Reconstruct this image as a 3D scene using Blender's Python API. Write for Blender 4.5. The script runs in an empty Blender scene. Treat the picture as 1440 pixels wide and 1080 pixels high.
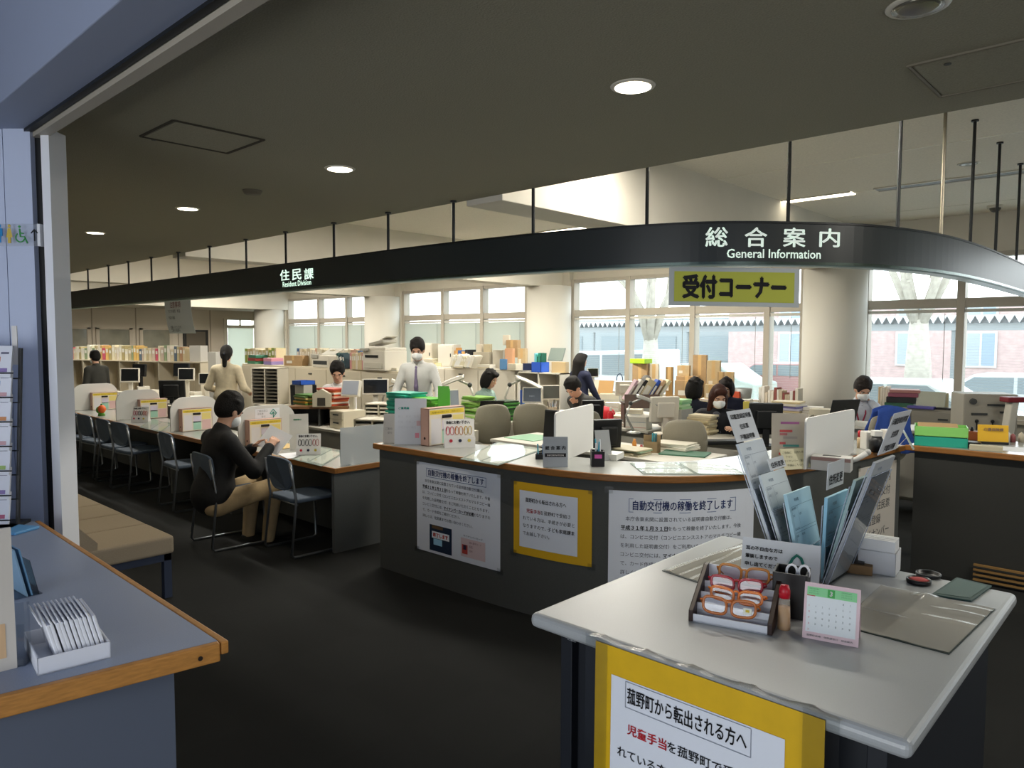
import bpy, bmesh, math, random
import numpy as np
from mathutils import Matrix, Vector
sc = bpy.context.scene
COL = sc.collection
# ---------------------------------------------------------------- camera
F, PIT, ROLL, YAW, H = 1030., math.radians(3.5), math.radians(.15), math.radians(47.), 1.72
_cp, _sp, _cr, _sr = math.cos(PIT), math.sin(PIT), math.cos(ROLL), math.sin(ROLL)
_R = np.array([[_cr,-_sr,0],[_sr,_cr,0],[0,0,1]]) @ np.array([[1,0,0],[0,-_sp,-_cp],[0,_cp,-_sp]])
_s, _c = math.sin(YAW), math.cos(YAW)
_W = np.array([[_s,-_c,0],[_c,_s,0],[0,0,1]])
_A = _W @ _R.T                       # columns: right, down, forward in world
cam = bpy.data.objects.new('camera', bpy.data.cameras.new('camera'))
COL.objects.link(cam); sc.camera = cam
cam.data.sensor_width = 36; cam.data.lens = F/1440*36; cam.data.clip_start = .05; cam.data.clip_end = 300
m4 = Matrix.Identity(4)
for i in range(3):
    m4[i][0] = _A[i,0]; m4[i][1] = -_A[i,1]; m4[i][2] = -_A[i,2]
m4[2][3] = H
cam.matrix_world = m4
# ---------------------------------------------------------------- view, world, lights
sc.view_settings.view_transform = 'Standard'; sc.view_settings.look = 'None'
sc.view_settings.gamma = 1; sc.view_settings.use_curve_mapping = False
sc.view_settings.exposure = 0.0
sc.cycles.max_bounces = 8; sc.cycles.diffuse_bounces = 4; sc.cycles.glossy_bounces = 3
sc.cycles.transmission_bounces = 6; sc.cycles.transparent_max_bounces = 16
sc.cycles.use_denoising = True; sc.cycles.sample_clamp_indirect = 6
sc.cycles.caustics_reflective = False; sc.cycles.caustics_refractive = False
SKY = 5.0
w = bpy.data.worlds.new('sky'); sc.world = w; w.use_nodes = True
_bg = w.node_tree.nodes['Background']
_tc = w.node_tree.nodes.new('ShaderNodeTexCoord'); _sx = w.node_tree.nodes.new('ShaderNodeSeparateXYZ')
_rp = w.node_tree.nodes.new('ShaderNodeValToRGB')
w.node_tree.links.new(_tc.outputs['Generated'], _sx.inputs[0]); w.node_tree.links.new(_sx.outputs['Z'], _rp.inputs[0])
w.node_tree.links.new(_rp.outputs[0], _bg.inputs[0])
_rp.color_ramp.elements[0].position = 0; _rp.color_ramp.elements[0].color = (.95,.98,1,1)
_rp.color_ramp.elements[1].position = .7; _rp.color_ramp.elements[1].color = (.74,.86,1,1)
_bg.inputs[1].default_value = SKY
def area(name, loc, rot, sx, sy, power, color=(1,1,1), portal=False):
    l = bpy.data.lights.new(name, 'AREA'); l.shape = 'RECTANGLE'; l.size = sx; l.size_y = sy
    l.energy = power; l.color = color
    if portal: l.cycles.is_portal = True
    o = bpy.data.objects.new(name, l); COL.objects.link(o); o.location = loc; o.rotation_euler = rot
    return o
def spot(name, loc, power, color, ang=110, blend=.6, r=.05):
    l = bpy.data.lights.new(name, 'SPOT'); l.energy = power; l.color = color; l.spot_size = math.radians(ang); l.spot_blend = blend
    l.shadow_soft_size = r
    o = bpy.data.objects.new(name, l); COL.objects.link(o); o.location = loc
    return o
R90 = math.pi/2
WARM = (1, .95, .85)
area('daylight_portal_windows', (-8.5, 10.75, 1.75), (-R90, 0, 0), 24, 2.4, 0, portal=True)   # sky seen through the window wall
area('daylight_portal_lobby', (-.65, -3.38, 1.2), (R90, 0, 0), 3.5, 2.4, 0, portal=True)         # glazed lobby side behind the visitor
area('daylight_portal_side', (5.88, -1.3, 1.2), (0, R90, 0), 2.4, 2.8, 0, portal=True)           # unseen side opening, added to light the lobby wall and desk
for x in (-15.9, -10.9, -6.0, -2.6, 1.6):                                                       # ceiling tubes above the staff side
    area('ceiling_tube_light', (x, 4.55, 3.2), (0, 0, 0), 2.4, .12, 85, WARM)
for x in (-16, -11, -6.3): area('ceiling_tube_light', (x, 8.2, 3.2), (0, 0, 0), 2.4, .14, 165, WARM)
# ---------------------------------------------------------------- pixels of the photograph to points of the place
def ray(x, y): return _A @ np.array([(x-720)/F, (y-540)/F, 1.])
def P(x, y, z):
    d = ray(x, y); t = (z-H)/d[2]; return Vector((t*d[0], t*d[1], z))
def T(x, y, t):
    d = ray(x, y); return Vector((t*d[0], t*d[1], H+t*d[2]))
def PX(x, y, X):
    d = ray(x, y); t = X/d[0]; return Vector((X, t*d[1], H+t*d[2]))
def PY(x, y, Y):
    d = ray(x, y); t = Y/d[1]; return Vector((t*d[0], Y, H+t*d[2]))
def proj(p):
    v = _A.T @ (np.array(p, float)-np.array([0,0,H])); return 720+F*v[0]/v[2], 540+F*v[1]/v[2], v[2]
VIEW = math.atan2(_A[1,2], _A[0,2]) - R90     # rotz of a thing whose local +Y looks away from the camera
# ---------------------------------------------------------------- materials
def lin(h):
    if not isinstance(h, str): return (*h, 1) if len(h) == 3 else h
    h = h.lstrip('#'); h = h if len(h) == 6 else ''.join(q+q for q in h); v = [int(h[i:i+2], 16)/255 for i in (0, 2, 4)]
    return (*[c/12.92 if c <= .04045 else ((c+.055)/1.055)**2.4 for c in v], 1)
_M = {}
def mat(c, rough=.6, metal=0, spec=.4, noise=0, nscale=60, bump=0, bscale=200, emit=0, alpha=1, trans=0, stretch=None, coat=0):
    key = (str(c), rough, metal, spec, noise, nscale, bump, bscale, emit, alpha, trans, stretch, coat)
    if key in _M: return _M[key]
    m = bpy.data.materials.new('mat_%d' % len(_M)); m.use_nodes = True
    nt = m.node_tree; b = nt.nodes['Principled BSDF']; L = nt.links.new
    b.inputs['Base Color'].default_value = lin(c); b.inputs['Roughness'].default_value = rough
    b.inputs['Metallic'].default_value = metal; b.inputs['Specular IOR Level'].default_value = spec
    b.inputs['Alpha'].default_value = alpha; b.inputs['Transmission Weight'].default_value = trans
    b.inputs['Coat Weight'].default_value = coat
    if emit:
        b.inputs['Emission Color'].default_value = lin(c); b.inputs['Emission Strength'].default_value = emit
    if noise or bump:
        tc = nt.nodes.new('ShaderNodeTexCoord'); mp = nt.nodes.new('ShaderNodeMapping')
        L(tc.outputs['Object'], mp.inputs[0])
        if stretch: mp.inputs['Scale'].default_value = stretch
    if noise:
        n = nt.nodes.new('ShaderNodeTexNoise'); n.inputs['Scale'].default_value = nscale; n.inputs['Detail'].default_value = 4
        r = nt.nodes.new('ShaderNodeMapRange'); r.inputs[1].default_value = .3; r.inputs[2].default_value = .7
        r.inputs[3].default_value = 1-noise; r.inputs[4].default_value = 1+noise
        x = nt.nodes.new('ShaderNodeVectorMath'); x.operation = 'SCALE'; x.inputs[0].default_value = lin(c)[:3]
        L(mp.outputs[0], n.inputs['Vector']); L(n.outputs['Fac'], r.inputs[0]); L(r.outputs[0], x.inputs['Scale']); L(x.outputs[0], b.inputs['Base Color'])
    if bump:
        n = nt.nodes.new('ShaderNodeTexNoise'); n.inputs['Scale'].default_value = bscale; n.inputs['Detail'].default_value = 3
        q = nt.nodes.new('ShaderNodeBump'); q.inputs['Strength'].default_value = bump; q.inputs['Distance'].default_value = .01
        L(mp.outputs[0], n.inputs['Vector']); L(n.outputs['Fac'], q.inputs['Height']); L(q.outputs[0], b.inputs['Normal'])
    _M[key] = m
    return m
def clear(c=(.95,.97,.97), gloss=.12, rough=.03):      # thin glass / clear plastic sheet: passes light, keeps a sheen
    key = ('clear', str(c), gloss, rough)
    if key in _M: return _M[key]
    m = bpy.data.materials.new('mat_clear_%d' % len(_M)); m.use_nodes = True
    nt = m.node_tree; nt.nodes.clear(); L = nt.links.new
    o = nt.nodes.new('ShaderNodeOutputMaterial'); t = nt.nodes.new('ShaderNodeBsdfTransparent'); g = nt.nodes.new('ShaderNodeBsdfGlossy')
    lw = nt.nodes.new('ShaderNodeLayerWeight'); lw.inputs[0].default_value = .25
    mr = nt.nodes.new('ShaderNodeMapRange'); mr.inputs[3].default_value = gloss*.35; mr.inputs[4].default_value = min(1, gloss*4)
    mx = nt.nodes.new('ShaderNodeMixShader'); t.inputs[0].default_value = (*c, 1); g.inputs['Roughness'].default_value = rough
    L(lw.outputs['Fresnel'], mr.inputs[0]); L(mr.outputs[0], mx.inputs[0]); L(t.outputs[0], mx.inputs[1]); L(g.outputs[0], mx.inputs[2]); L(mx.outputs[0], o.inputs[0])
    _M[key] = m
    return m
def translucent(c, k=.5):
    key = ('tl', str(c), k)
    if key in _M: return _M[key]
    m = bpy.data.materials.new('mat_blind_%d' % len(_M)); m.use_nodes = True
    nt = m.node_tree; nt.nodes.clear(); L = nt.links.new
    o = nt.nodes.new('ShaderNodeOutputMaterial'); t = nt.nodes.new('ShaderNodeBsdfTranslucent'); d = nt.nodes.new('ShaderNodeBsdfDiffuse')
    mx = nt.nodes.new('ShaderNodeMixShader'); mx.inputs[0].default_value = k
    for n in (t, d): n.inputs[0].default_value = lin(c)
    L(d.outputs[0], mx.inputs[1]); L(t.outputs[0], mx.inputs[2]); L(mx.outputs[0], o.inputs[0])
    _M[key] = m
    return m
# ---------------------------------------------------------------- objects
def tag(o, label=None, cat=None, group=None, kind=None):
    if label: o['label'] = label
    if cat: o['category'] = cat
    if group: o['group'] = group
    if kind: o['kind'] = kind
    return o
def thing(name, label, cat, loc=(0,0,0), rz=0, group=None, kind=None):
    o = bpy.data.objects.new(name, None); COL.objects.link(o); o.location = loc; o.rotation_euler = (0, 0, rz)
    o.empty_display_size = .1
    return tag(o, label, cat, group, kind)
def rot(rx=0, ry=0, rz=0): return Matrix.Rotation(rz,3,'Z') @ Matrix.Rotation(ry,3,'Y') @ Matrix.Rotation(rx,3,'X')
class G:
    def __init__(s): s.v = []; s.f = []; s.m = []; s.mi = 0
    def add(s, vs, fs):
        n = len(s.v); s.v += [tuple(v) for v in vs]; s.f += [tuple(i+n for i in f) for f in fs]; s.m += [s.mi]*len(fs); return s
    def box(s, c, d, r=None):
        r = r or Matrix.Identity(3); c = Vector(c)
        vs = [c + r @ Vector((x*d[0]/2, y*d[1]/2, z*d[2]/2)) for x in (-1,1) for y in (-1,1) for z in (-1,1)]
        return s.add(vs, [(0,1,3,2),(4,6,7,5),(0,4,5,1),(2,3,7,6),(0,2,6,4),(1,5,7,3)])
    def bb(s, a, b): return s.box([(a[i]+b[i])/2 for i in range(3)], [abs(b[i]-a[i]) for i in range(3)])
    def tube(s, pts, r, n=8, closed=False, caps=True):
        pts = [Vector(p) for p in pts]; k = len(pts); rs = r if isinstance(r, (list, tuple)) else [r]*k
        vs = []; prev = None
        for i, p in enumerate(pts):
            a = pts[i-1] if (i or closed) else p; b = pts[(i+1) % k] if (i < k-1 or closed) else p
            d = (b-a).normalized()
            if prev is None:
                u = d.orthogonal().normalized()
            else:
                u = (prev - d*prev.dot(d)); u = u.normalized() if u.length > 1e-6 else d.orthogonal().normalized()
            prev = u; q = d.cross(u)
            vs += [p + (u*math.cos(2*math.pi*j/n) + q*math.sin(2*math.pi*j/n))*rs[i] for j in range(n)]
        fs = []
        for i in range(k if closed else k-1):
            for j in range(n):
                a, b, c2, d2 = i*n+j, i*n+(j+1) % n, ((i+1) % k)*n+(j+1) % n, ((i+1) % k)*n+j
                fs.append((a, b, c2, d2))
        if caps and not closed: fs += [tuple(range(n))[::-1], tuple((k-1)*n+j for j in range(n))]
        return s.add(vs, fs)
    def cyl(s, a, b, r0, r1=None, n=16): return s.tube([a, b], [r0, r0 if r1 is None else r1], n)
    def prism(s, poly, z0, z1):
        n = len(poly); vs = [(x, y, z0) for x, y in poly] + [(x, y, z1) for x, y in poly]
        return s.add(vs, [tuple(range(n))[::-1], tuple(range(n, 2*n))] + [(i, (i+1) % n, n+(i+1) % n, n+i) for i in range(n)])
    def ell(s, c, r, n=14, m=8, rt=None):
        rt = rt or Matrix.Identity(3); c = Vector(c); vs = []
        for i in range(1, m):
            a = math.pi*i/m
            for j in range(n):
                b = 2*math.pi*j/n
                vs.append(c + rt @ Vector((r[0]*math.sin(a)*math.cos(b), r[1]*math.sin(a)*math.sin(b), r[2]*math.cos(a))))
        vs += [c + rt @ Vector((0,0,r[2])), c + rt @ Vector((0,0,-r[2]))]; t = len(vs)-2
        fs = [(i*n+j, (i+1)*n+j, (i+1)*n+(j+1) % n, i*n+(j+1) % n) for i in range(m-2) for j in range(n)]
        fs += [(t, j, (j+1) % n) for j in range(n)] + [(t+1, (m-2)*n+(j+1) % n, (m-2)*n+j) for j in range(n)]
        return s.add(vs, fs)
    def lathe(s, prof, n=20, c=(0,0,0)):
        vs = [(c[0]+r*math.cos(2*math.pi*j/n), c[1]+r*math.sin(2*math.pi*j/n), c[2]+z) for r, z in prof for j in range(n)]; k = len(prof)
        fs = [(i*n+j, i*n+(j+1) % n, (i+1)*n+(j+1) % n, (i+1)*n+j) for i in range(k-1) for j in range(n)]
        fs += [tuple(range(n))[::-1], tuple((k-1)*n+j for j in range(n))]
        return s.add(vs, fs)
    def grid(s, fn, nu, nv, th=0):     # sheet fn(u,v)->point, optional thickness along z
        vs = [fn(i/nu, j/nv) for i in range(nu+1) for j in range(nv+1)]; k = nv+1
        fs = [(i*k+j, (i+1)*k+j, (i+1)*k+j+1, i*k+j+1) for i in range(nu) for j in range(nv)]
        return s.add(vs, fs)
    def xf(s, M, a=0):
        s.v = s.v[:a] + [tuple(M @ Vector(v)) for v in s.v[a:]]; return s
    def mk(s, name, mats, parent=None, bev=0, smooth=False, loc=None, rz=0, seg=2, solid=0, sub=0):
        me = bpy.data.meshes.new(name); me.from_pydata(s.v, [], s.f); me.validate()
        for m in (mats if isinstance(mats, (list, tuple)) else [mats]): me.materials.append(m)
        if max(s.m, default=0): me.polygons.foreach_set('material_index', s.m[:len(me.polygons)])
        if smooth: me.polygons.foreach_set('use_smooth', [True]*len(me.polygons))
        o = bpy.data.objects.new(name, me); COL.objects.link(o); o.parent = parent
        if loc is not None: o.location = loc
        o.rotation_euler = (0, 0, rz)
        if solid:
            d = o.modifiers.new('solid', 'SOLIDIFY'); d.thickness = solid; d.offset = 0
        if sub:
            d = o.modifiers.new('sub', 'SUBSURF'); d.levels = sub; d.render_levels = sub
        if bev:
            d = o.modifiers.new('bev', 'BEVEL'); d.width = bev; d.segments = seg; d.limit_method = 'ANGLE'; d.angle_limit = .6
        return o
def bx(name, parent, m, c, d, bev=.003, r=None): return G().box(c, d, r).mk(name, m, parent, bev)
def solo(o, label, cat, group=None): return tag(o, label, cat, group)
def struct(g, name, m, **k): return tag(g.mk(name, m, **k), kind='structure')
def dup(root, loc, rz, label=None, group=None, scale=None):
    r = root.copy(); COL.objects.link(r); r.location = loc; r.rotation_euler = (0, 0, rz)
    if scale: r.scale = scale
    if label: r['label'] = label
    if group: r['group'] = group
    for ch in root.children:
        c = ch.copy(); COL.objects.link(c); c.parent = r
        for g in ch.children:
            d = g.copy(); COL.objects.link(d); d.parent = c
    return r
# lettering: local x along the line, y up, laid on a plane; fitted to width W (and height Hh)
def lettering(body, W, Hh, m, parent, pos, R3=None, name='lettering', bold=0, fit='both', fn=None, align='L', ext=0):
    cu = bpy.data.curves.new(name, 'FONT'); cu.body = body; cu.size = 1; cu.fill_mode = 'FRONT'; cu.resolution_u = 2
    tmp = bpy.data.objects.new('tmp', cu); COL.objects.link(tmp)
    me = bpy.data.meshes.new_from_object(tmp.evaluated_get(bpy.context.evaluated_depsgraph_get()))
    bpy.data.objects.remove(tmp); bpy.data.curves.remove(cu)
    n = len(me.vertices)
    if not n: return None
    if bold:                        # heavier strokes: the same glyphs a hair apart
        bm = bmesh.new(); bm.from_mesh(me)
        base = list(bm.faces)
        for dx, dy in ((bold*1.6,0),(-bold*1.6,0),(0,bold*1.3),(0,-bold*1.3)):
            r_ = bmesh.ops.duplicate(bm, geom=base)
            bmesh.ops.translate(bm, verts=[v for v in r_['geom'] if isinstance(v, bmesh.types.BMVert)], vec=(dx,dy,0))
        bm.to_mesh(me); bm.free(); n = len(me.vertices)
    co = np.empty(n*3); me.vertices.foreach_get('co', co); co = co.reshape(-1, 3)
    lo, hi = co.min(0), co.max(0); s = hi-lo
    kx = W/s[0]; ky = Hh/s[1]
    if fit == 'min': kx = ky = min(kx, ky)
    if fit == 'h': kx = ky
    if fit == 'k': co = (co-[lo[0], 0, 0])*[kx, kx, 0]
    else: co = (co-lo)*[kx, ky, 0]
    if align == 'C': co[:, 0] += (W-s[0]*kx)/2
    if fn: pts = [fn(p[0], p[1]) for p in co]
    else:
        R3 = R3 or Matrix.Identity(3); pos = Vector(pos); pts = [pos + R3 @ Vector(p) for p in co]
    me.vertices.foreach_set('co', np.array([tuple(p) for p in pts]).ravel()); me.update()
    me.materials.append(m); me.name = name
    o = bpy.data.objects.new(name, me); COL.objects.link(o); o.parent = parent
    return o
UP = rot(R90)       # plane standing upright, facing local -Y
INK = mat('#141418', .7); NAVY = mat('#17306e', .7); RED = mat('#c3202c', .7); WHITE = mat('#e8e8e6', .6); PAPER = mat('#e4e6ea', .7)
def lines(rows, x, y, adv, lead, m, parent, fn, name='lettering', bold=0):
    # rows of full-width characters set on a grid: fn(u,v) -> point; a row may be [(text, material, bold), ...]
    for k, row in enumerate(rows):
        u = x
        for seg in (row if isinstance(row, list) else [(row, m, bold)]):
            t = seg[0]; body = t.strip('　'); lead_sp = len(t)-len(t.lstrip('　'))
            if body:
                tail = .55 if body[-1] in '。、' else .06
                lettering(body, (len(body)-tail)*adv, adv*.92, seg[1], parent, None, name=name, bold=seg[2], fit='k', fn=lambda a, b, u0=u+lead_sp*adv, v0=y-k*lead: fn(u0+a, v0+b))
            u += len(t)*adv
# ================================================================ the setting
CZ, EDGE, UZ = 2.7, 3.63, 3.28
WALLM = mat('#d3cdbf', .8, noise=.03, nscale=3)
LOBW = mat('#bac4dc', .6)
FRAME = mat('#b4ac9e', .45)
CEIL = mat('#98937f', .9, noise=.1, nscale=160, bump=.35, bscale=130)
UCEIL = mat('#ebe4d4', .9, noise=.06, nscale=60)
def carpet():
    m = mat('#0f110f', .95, noise=.45, nscale=300, bump=.5, bscale=500).copy(); nt = m.node_tree; L = nt.links.new   # carpet tiles: every second one laid the other way
    b = nt.nodes['Principled BSDF']; tc = nt.nodes.new('ShaderNodeTexCoord'); ch = nt.nodes.new('ShaderNodeTexChecker'); ch.inputs['Scale'].default_value = 2
    ch.inputs[1].default_value = (1,1,1,1); ch.inputs[2].default_value = (.72,.74,.72,1)
    mu = nt.nodes.new('ShaderNodeVectorMath'); mu.operation = 'MULTIPLY'
    old = b.inputs['Base Color'].links[0].from_socket
    L(tc.outputs['Object'], ch.inputs[0]); L(old, mu.inputs[0]); L(ch.outputs[0], mu.inputs[1]); L(mu.outputs[0], b.inputs['Base Color'])
    return m
CARPET = carpet()
struct(G().bb((-20.2,-3.4,-.2), (6,10.8,0)), 'floor', CARPET)
# low ceiling with the hatches cut as grooves, upper ceiling with its slots
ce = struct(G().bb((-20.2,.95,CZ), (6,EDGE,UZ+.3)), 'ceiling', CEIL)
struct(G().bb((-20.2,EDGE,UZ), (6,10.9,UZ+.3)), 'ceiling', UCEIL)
def hatch(name, label, a, b, c, d, groove):
    t = thing(name, label, 'ceiling hatch', (0,0,CZ))
    g = G(); q = [a,b,c,d]
    for i in range(4):
        p0, p1 = Vector((*q[i],0)), Vector((*q[(i+1)%4],0)); g.tube([p0+Vector((0,0,-.001)), p1+Vector((0,0,-.001))], .007, 6)
    g.mk('frame', groove, t)
    x0, x1 = min(p[0] for p in q)+.015, max(p[0] for p in q)-.015; y0, y1 = min(p[1] for p in q)+.015, max(p[1] for p in q)-.015
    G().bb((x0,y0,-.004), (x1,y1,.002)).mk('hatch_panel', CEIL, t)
    G().cyl(((x0+x1)/2-.2, y0+.05, -.007), ((x0+x1)/2-.2, y0+.05, -.003), .012).mk('latch', mat('#3a372f', .5), t)
pa, pc = P(222,179,CZ), P(344,206,CZ)
x0,x1 = P(259,203,CZ).x, P(307,182,CZ).x; y0,y1 = P(222,179,CZ).y, P(344,206,CZ).y
hatch('ceiling_hatch', 'square access hatch with dark joint in the low ceiling above the bench', (x0,y0),(x1,y0),(x1,y1),(x0,y1), mat('#3c372c', .7))
q = P(1276,91,CZ); q2 = P(1328,134,CZ)
hatch('ceiling_hatch', 'access hatch with pale joint in the low ceiling above the right writing desk', (q.x,q2.y-.45),(q.x+.62,q2.y-.45),(q.x+.62,q2.y),(q.x,q2.y), mat('#77705f', .7))
# beams from the columns to the soffit
CX = (-3.58,-8.6,-13.55,-18.6)
for x in CX[:3]: struct(G().bb((x-.25,EDGE,2.66), (x+.1,10.6,UZ+.1)), 'beam', WALLM, bev=.005)
struct(G().bb((-20.1,EDGE,2.5), (-18.2,10.6,UZ+.1)), 'beam', WALLM)
for i, x in enumerate(CX):
    tag(G().cyl((x,10.2,0), (x,10.2,2.67 if i < 3 else 2.52), .4, n=48).mk('column', mat('#d8d4c9', .7), None, smooth=False), kind='structure').data.polygons.foreach_set('use_smooth', [True]*48+[False]*2)
# window wall
WY = 10.6
struct(G().bb((-20.2,WY,0), (6,WY+.16,.75)), 'wall_back', WALLM)
struct(G().bb((-20.2,WY,2.8), (6,WY+.16,UZ+.1)), 'wall_back', WALLM)
for x0, x1 in ((-9.42,-8.36), (-14.62,-13.25), (-20.2,-18.27), (-4.1,-3.33)):
    struct(G().bb((x0,WY-.12,0), (x1,WY+.16,UZ)), 'wall_back', WALLM)
struct(G().bb((-20.3,WY+.02,UZ-.1), (6,10.95,UZ+.3)), 'ceiling', WALLM)
GLASS = clear((.96,.98,.97), .03, .02)
segs = {1: (-18.27,[-16.72,-15.46],-14.62), 2: (-13.25,[-11.88,-10.68],-9.42), 3: (-8.36,[-7.13,-5.9,-4.67],-4.1), 4: (-3.33,[-2.17,-.95,.3,1.5,2.7,3.9],6)}
for k, (a, mu, b) in segs.items():
    wn = tag(thing('window_%d' % k, None, None, (0,WY,0)), kind='structure')
    g = G()
    for z0, z1 in ((.75,.82), (2.13,2.25), (2.74,2.8)): g.bb((a,-.05,z0), (b,.09,z1))
    for x in [a+.03]+mu+[b-.03]: g.bb((x-.045,-.07,.75), (x+.045,.1,2.8))
    g.mk('window_frame', FRAME, wn, .004)
    G().bb((a,.03,.78), (b,.036,2.78)).mk('glass_pane', GLASS, wn)
    G().bb((a,-.14,.72), (b,.02,.77)).mk('window_sill', FRAME, wn)
# left wall: panelled partition with glazed lights and a window onto the light
LX = -20.
LWM = mat('#d6cab8', .7)
for ya, yb, za, zb in ((-3,9.56,0,UZ),(10.56,10.7,0,UZ),(9.56,10.56,0,.7),(9.56,10.56,2.28,UZ)): struct(G().bb((LX-.12,ya,za), (LX,yb,zb)), 'wall_left', LWM)
g = G()
for y in (4.4,5.35,6.2,7.23,8.3,9.18): g.bb((LX-.02,y-.012,.0), (LX+.012,y+.012,2.6))
g.bb((LX-.02,3.5,2.5), (LX+.01,9.2,2.52))
struct(g, 'trim_1', mat('#a99c88', .7))
for k, (y0, y1) in enumerate(((4.5,5.25),(5.5,6.12),(6.32,7.1),(7.35,8.1))):
    wn = tag(thing('window_%d' % (k+5), None, None, (LX,0,0)), kind='structure')
    g = G(); g.bb((-.01,y0-.04,1.02), (.03,y1+.04,1.06)); g.bb((-.01,y0-.04,1.94), (.03,y1+.04,1.98))
    for y in (y0,y1): g.bb((-.01,y-.04,1.02), (.03,y+.04,1.98))
    g.mk('window_frame', mat('#cfc2af', .6), wn)
    G().bb((.0,y0,1.05), (.012,y1,1.95)).mk('glass_pane', mat('#8b8878', .08, spec=.6, noise=.25, nscale=2), wn)
d1 = tag(thing('door_1', None, None, (LX,0,0)), kind='structure')
G().bb((0,8.42,0), (.04,9.1,1.95)).mk('door_frame', mat('#2c2a26', .5), d1)
G().bb((.03,8.5,0), (.05,9.02,1.9)).mk('door_leaf', mat('#6b6153', .6), d1)
G().bb((.05,8.56,.95), (.09,8.6,1.05)).mk('handle', mat('#9a968c', .3, 1), d1)
wn = tag(thing('window_9', None, None, (LX,0,0)), kind='structure')
g = G(); g.bb((-.05,9.56,.7), (.03,9.66,2.28)); g.bb((-.05,10.46,.7), (.03,10.56,2.28)); g.bb((-.05,9.66,2.02), (.03,10.46,2.1)); g.bb((-.05,9.66,2.24), (.03,10.46,2.28)); g.bb((-.05,9.66,.7), (.03,10.46,.75)); g.bb((-.04,10.03,2.1), (.02,10.07,2.24))
g.mk('window_frame', mat('#d9d2c2', .5), wn)
G().bb((-.03,9.66,.75), (-.024,10.46,2.24)).mk('glass_pane', GLASS, wn)
t = thing('roller_shade', 'pale lowered roller shade in the narrow window beside the farthest column', 'window shade', (LX,10.06,2.02))
G().bb((.0,-.38,-1.27), (.006,.38,0)).mk('cloth', translucent('#d5d8cf', .6), t); G().cyl((.003,-.38,-1.27), (.003,.38,-1.27), .012).mk('bottom_rail', WHITE, t)
# lobby side: header with sliding door track, pier with its panel joints
HZ, HY0, HY1 = 2.6, .74, .97
struct(G().bb((-9,HY0,HZ), (6,HY1,3.65)), 'lintel', mat('#8e97ac', .6), bev=.004)
struct(G().bb((-9,HY1-.075,HZ-.012), (6,HY1-.05,HZ+.01)), 'trim_2', mat('#15181a', .5))
struct(G().bb((-9,HY1-.045,HZ-.03), (6,HY1,HZ+.02)), 'trim_3', mat('#a9a294', .5))
# lobby shell: ceiling, back wall with its glazed entrance
struct(G().bb((-9,-3.6,3.6), (6,HY0,3.75)), 'ceiling', LOBW)
for x0, x1, z0, z1 in ((-9,-2.4,0,3.7),(1.1,6,0,3.7),(-2.4,1.1,2.4,3.7)): struct(G().bb((x0,-3.55,z0), (x1,-3.4,z1)), 'wall_front', LOBW)
for ya, yb, za, zb in ((-3.5,-2.7,0,3.7),(.1,10.7,0,3.7),(-2.7,.1,2.4,3.7)): struct(G().bb((5.9,ya,za), (6,yb,zb)), 'wall_right', WALLM)  # gap in this wall is an added opening that lets light into the lobby
struct(G().bb((-20.2,.72,0), (-4.75,.92,CZ)), 'wall_front', WALLM)
struct(G().bb((-9.1,-3.5,0), (-9,.8,3.7)), 'wall_left', LOBW)
jx, jy = -3.57, HY1
jd = Vector((-.73,-.68,0)); jn = Vector((.68,-.73,0))
def wseg(d0, d1, z0, z1, m, name, dep=.3, front=0):
    p0 = Vector((jx,jy,0)); a = p0+jd*d0+jn*front; b = p0+jd*d1+jn*front; c = b-jn*dep; e = a-jn*dep
    return struct(G().prism([(v.x,v.y) for v in (a,e,c,b)], z0, z1), name, m)
wseg(0,.035,0,HZ,mat('#e2e4ea', .5),'trim_4',.12,.01)
wseg(.035,.085,0,HZ,mat('#08090b', .6),'trim_5',.1,-.03)
wseg(.085,.2,0,HZ+.02,LOBW,'wall_left',.2,.0)
wseg(.206,.36,0,HZ+.02,LOBW,'wall_left',.2,-.004)
wseg(.366,1.4,0,HZ+.02,LOBW,'wall_left',.2,-.008)
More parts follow.
